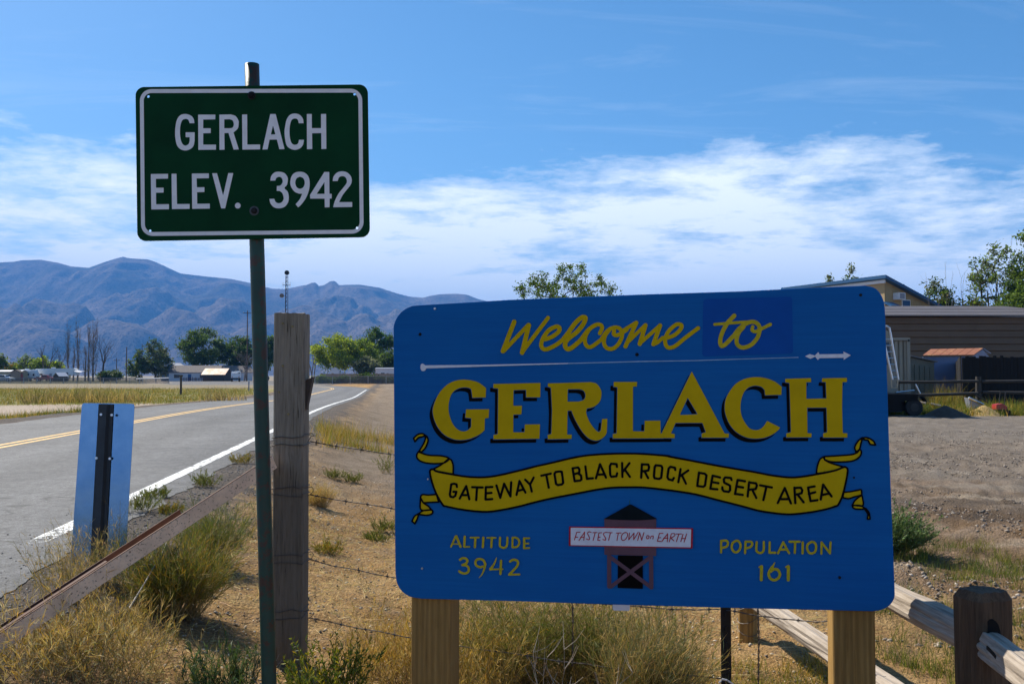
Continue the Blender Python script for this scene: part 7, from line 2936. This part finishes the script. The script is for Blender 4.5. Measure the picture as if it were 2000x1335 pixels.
ladder = thing('aluminium_ladder', 'bright aluminium ladder standing on the trailer beside the blue sign', 'ladder', (tr.x - 0.4, tr.y + 0.4, tr.z + zd))
lo = Vector(ladder.location)
mb = MB()
lt = [at(1724, 655, TD2), at(1722, 640, TD2), at(1731, 636.5, TD2), at(1737, 640, TD2), at(1740, 655, TD2), at(1754.5, 741, TD2)]
lt0 = [at(1724, 655, TD2), at(1743, 741, TD2)]
mb.tube([tuple(p - lo) for p in lt[2:]], 0.045, 8)
build(mb, 'stile', M['alu'], ladder)
mb = MB()
mb.tube([tuple(p - lo) for p in [lt[2], lt[1], lt[0], lt0[1]]], 0.045, 8)
build(mb, 'stile', M['alu'], ladder)
for k in range(7):
    t = (k + 0.6) / 7
    p, q = lt0[0].lerp(lt0[1], t), lt[4].lerp(lt[5], t)
    mb = MB()
    mb.tube([tuple(p - lo), tuple(q - lo)], 0.028, 6)
    build(mb, 'rung', M['alu'], ladder)
mb = MB()
fr = [at(1741, 741, TD2 - .1), at(1742, 757, TD2 - .1), at(1752, 757, TD2 - .1), at(1754, 741, TD2 - .1)]
mb.tube([tuple(p - lo) for p in fr], 0.025, 6)
build(mb, 'foot_frame', M['siding_cream'], ladder)


# dirt pile, straw pile, bits of junk
def heap(name, label, cat, px0, px1, ytop, D, dep, mat, seed, skew=0.5):
    a, b = gxy(px0, D), gxy(px1, D)
    c = (a + b) / 2
    hw = (b.x - a.x) / 2
    H = at((px0 + px1) / 2, ytop, D).z - c.z
    n, m2 = 36, 22
    X, Y = np.meshgrid(np.linspace(-1, 1, n), np.linspace(-1, 1, m2))
    r = np.sqrt(np.minimum(1.0, ((X - (skew - 0.5) * (1 - X * X)) ** 2 + Y ** 2)))
    Z = H * np.clip(1 - r, 0, 1) ** 1.05 + (fbm(X * 6 + seed, Y * 6, 4, seed) - 0.5) * 0.16 * H * (r < 0.97) - 0.03
    V = np.stack([X * hw, Y * dep, Z], -1).reshape(-1, 3)
    ii, jj = np.meshgrid(np.arange(m2 - 1), np.arange(n - 1), indexing='ij')
    F = np.stack([ii * n + jj, ii * n + jj + 1, (ii + 1) * n + jj + 1, (ii + 1) * n + jj], -1).reshape(-1, 4)
    o = link(name, mesh_np(name, V, F, None, True), M[mat])
    o.location = c
    return tag(o, label, cat)


heap('dirt_pile', 'dark conical dirt pile right of the trailer wheel', 'dirt pile', 1800, 1897, 789, 36.0, 1.0, 'dirt', 3, 0.45)
heap('straw_pile', 'golden straw heap leaning on the tilted metal sheet', 'straw pile', 1878, 1956, 788, 37.2, 0.9, 'straw_pile', 5, 0.62)
heap('straw_pile', 'low flat straw heap behind the dirt pile', 'straw pile', 1846, 1900, 794, 37.6, 0.7, 'straw_pile', 7, 0.5)
sh_ = at(1905, 790, 38.0)
sheet = thing('metal_sheet', 'tilted grey metal trough lying in the grass beside the straw', 'metal sheet', (sh_.x, sh_.y, gz1(sh_.x, sh_.y)))
so = Vector(sheet.location)
mb = MB()
q = [at(1892, 777, 38), at(1921, 791, 38), at(1919, 802, 38), at(1898, 802, 38)]
mb.add([p - so for p in q] + [p - so + Vector((0, 0.4, 0.03)) for p in q], [(0, 1, 2, 3), (7, 6, 5, 4), (0, 4, 5, 1), (1, 5, 6, 2), (2, 6, 7, 3), (3, 7, 4, 0)])
build(mb, 'side', M['rv_grey'], sheet)
mb = MB()
q = [at(1892, 776, 37.95), at(1921, 789.5, 37.95)]
mb.tube([tuple(q[0] - so), tuple(q[1] - so)], 0.045, 6)
build(mb, 'rim', M['alu'], sheet)
mw = at(1951, 795, 37.5)
mow = thing('garden_machine', 'small dark red garden machine in the grass at the right', 'garden machine', (mw.x, mw.y, gz1(mw.x, mw.y)))
mb = MB()
mb.prism([(-0.22, 0.22), (0.2, 0.2), (0.24, 0.34), (0.05, 0.46), (-0.2, 0.42)], -0.2, 0.2)
build(mb, 'engine_cover', M['red_paint'], mow)
mb = MB()
mb.prism([(-0.28, 0.08), (0.26, 0.08), (0.22, 0.22), (-0.24, 0.22)], -0.24, 0.24)
build(mb, 'deck', M['black'], mow)
for x in (-0.24, 0.24):
    for y in (-0.25, 0.25):
        mb = MB()
        mb.tube([(x, y - 0.04, 0.1), (x, y + 0.04, 0.1)], 0.1, 12)
        build(mb, 'wheel', M['rubber'], mow)
mb = MB()
mb.tube([(0.1, 0.2, 0.3), (0.55, 0.9, 0.95), (0.55, 0.5, 0.95), (0.1, -0.2, 0.3)], 0.018, 6)
build(mb, 'handle', M['black'], mow)
for i, (px, py, r, lab) in enumerate(((1912, 808, 0.13, 'flat'), (1932, 808, 0.16, 'angular'), (1952, 806, 0.12, 'rounded'), (1925, 804, 0.10, 'small'))):
    p = ground_pt(px, py + 1)
    rr = np.random.default_rng(i + 70)
    bm = bmesh.new()
    bmesh.ops.create_icosphere(bm, subdivisions=2, radius=r)
    for v in bm.verts:
        v.co *= 1 + rr.normal() * 0.10
        v.co.z *= 0.6
    me = bpy.data.meshes.new('rubble_stone')
    bm.to_mesh(me)
    bm.free()
    o = link('rubble_stone', me, M['container'])
    o.location = (p.x, p.y, gz1(p.x, p.y) + r * 0.3)
    tag(o, lab + ' pale rubble stone at the foot of the straw heap', 'stone', 'rubble stones')
for i, (xa, ya, xb, yb, lab) in enumerate(((1792, 784, 1808, 787, 'pale scrap board lying right of the trailer wheel'), (1818, 788, 1838, 792, 'pale scrap pole lying behind the dirt pile'))):
    p, q = at(xa, ya, 38.5), at(xb, yb, 38.3)
    mb = MB()
    mb.tube([tuple(p), tuple(q)], 0.05, 6)
    tag(build(mb, 'scrap_pole', M['twig']), lab, 'scrap wood')

# lush grass around the sheds
pts = in_view_pts(2600, 36.6, 43.5, 1700, 2120, rng, 1.0)
px_ = pts[:, 0] / pts[:, 1] * FPX + CX
k = fbm(pts[:, 0] * 0.6, pts[:, 1] * 0.6, 2, 241) > 0.36
tuft_patch('lush_grass', 'lush backlit green grass in front of the dark plank fence', 'grass', pts[k], 0.55, 0.022, [YGREEN, (0.16, 0.22, 0.02), GREEN, GOLD], 120, 0.45, nseg=2, per=9, tuft_r=0.14, mat='leaf')
pts = in_view_pts(160, 41, 43, 1822, 1868, rng, 1.0)
tuft_patch('tall_weeds', 'taller golden weeds in front of the blue shed', 'weeds', pts, 1.15, 0.026, [GOLD, YGREEN, OLIVE], 121, 0.35, nseg=2, per=9, tuft_r=0.12, mat='leaf')
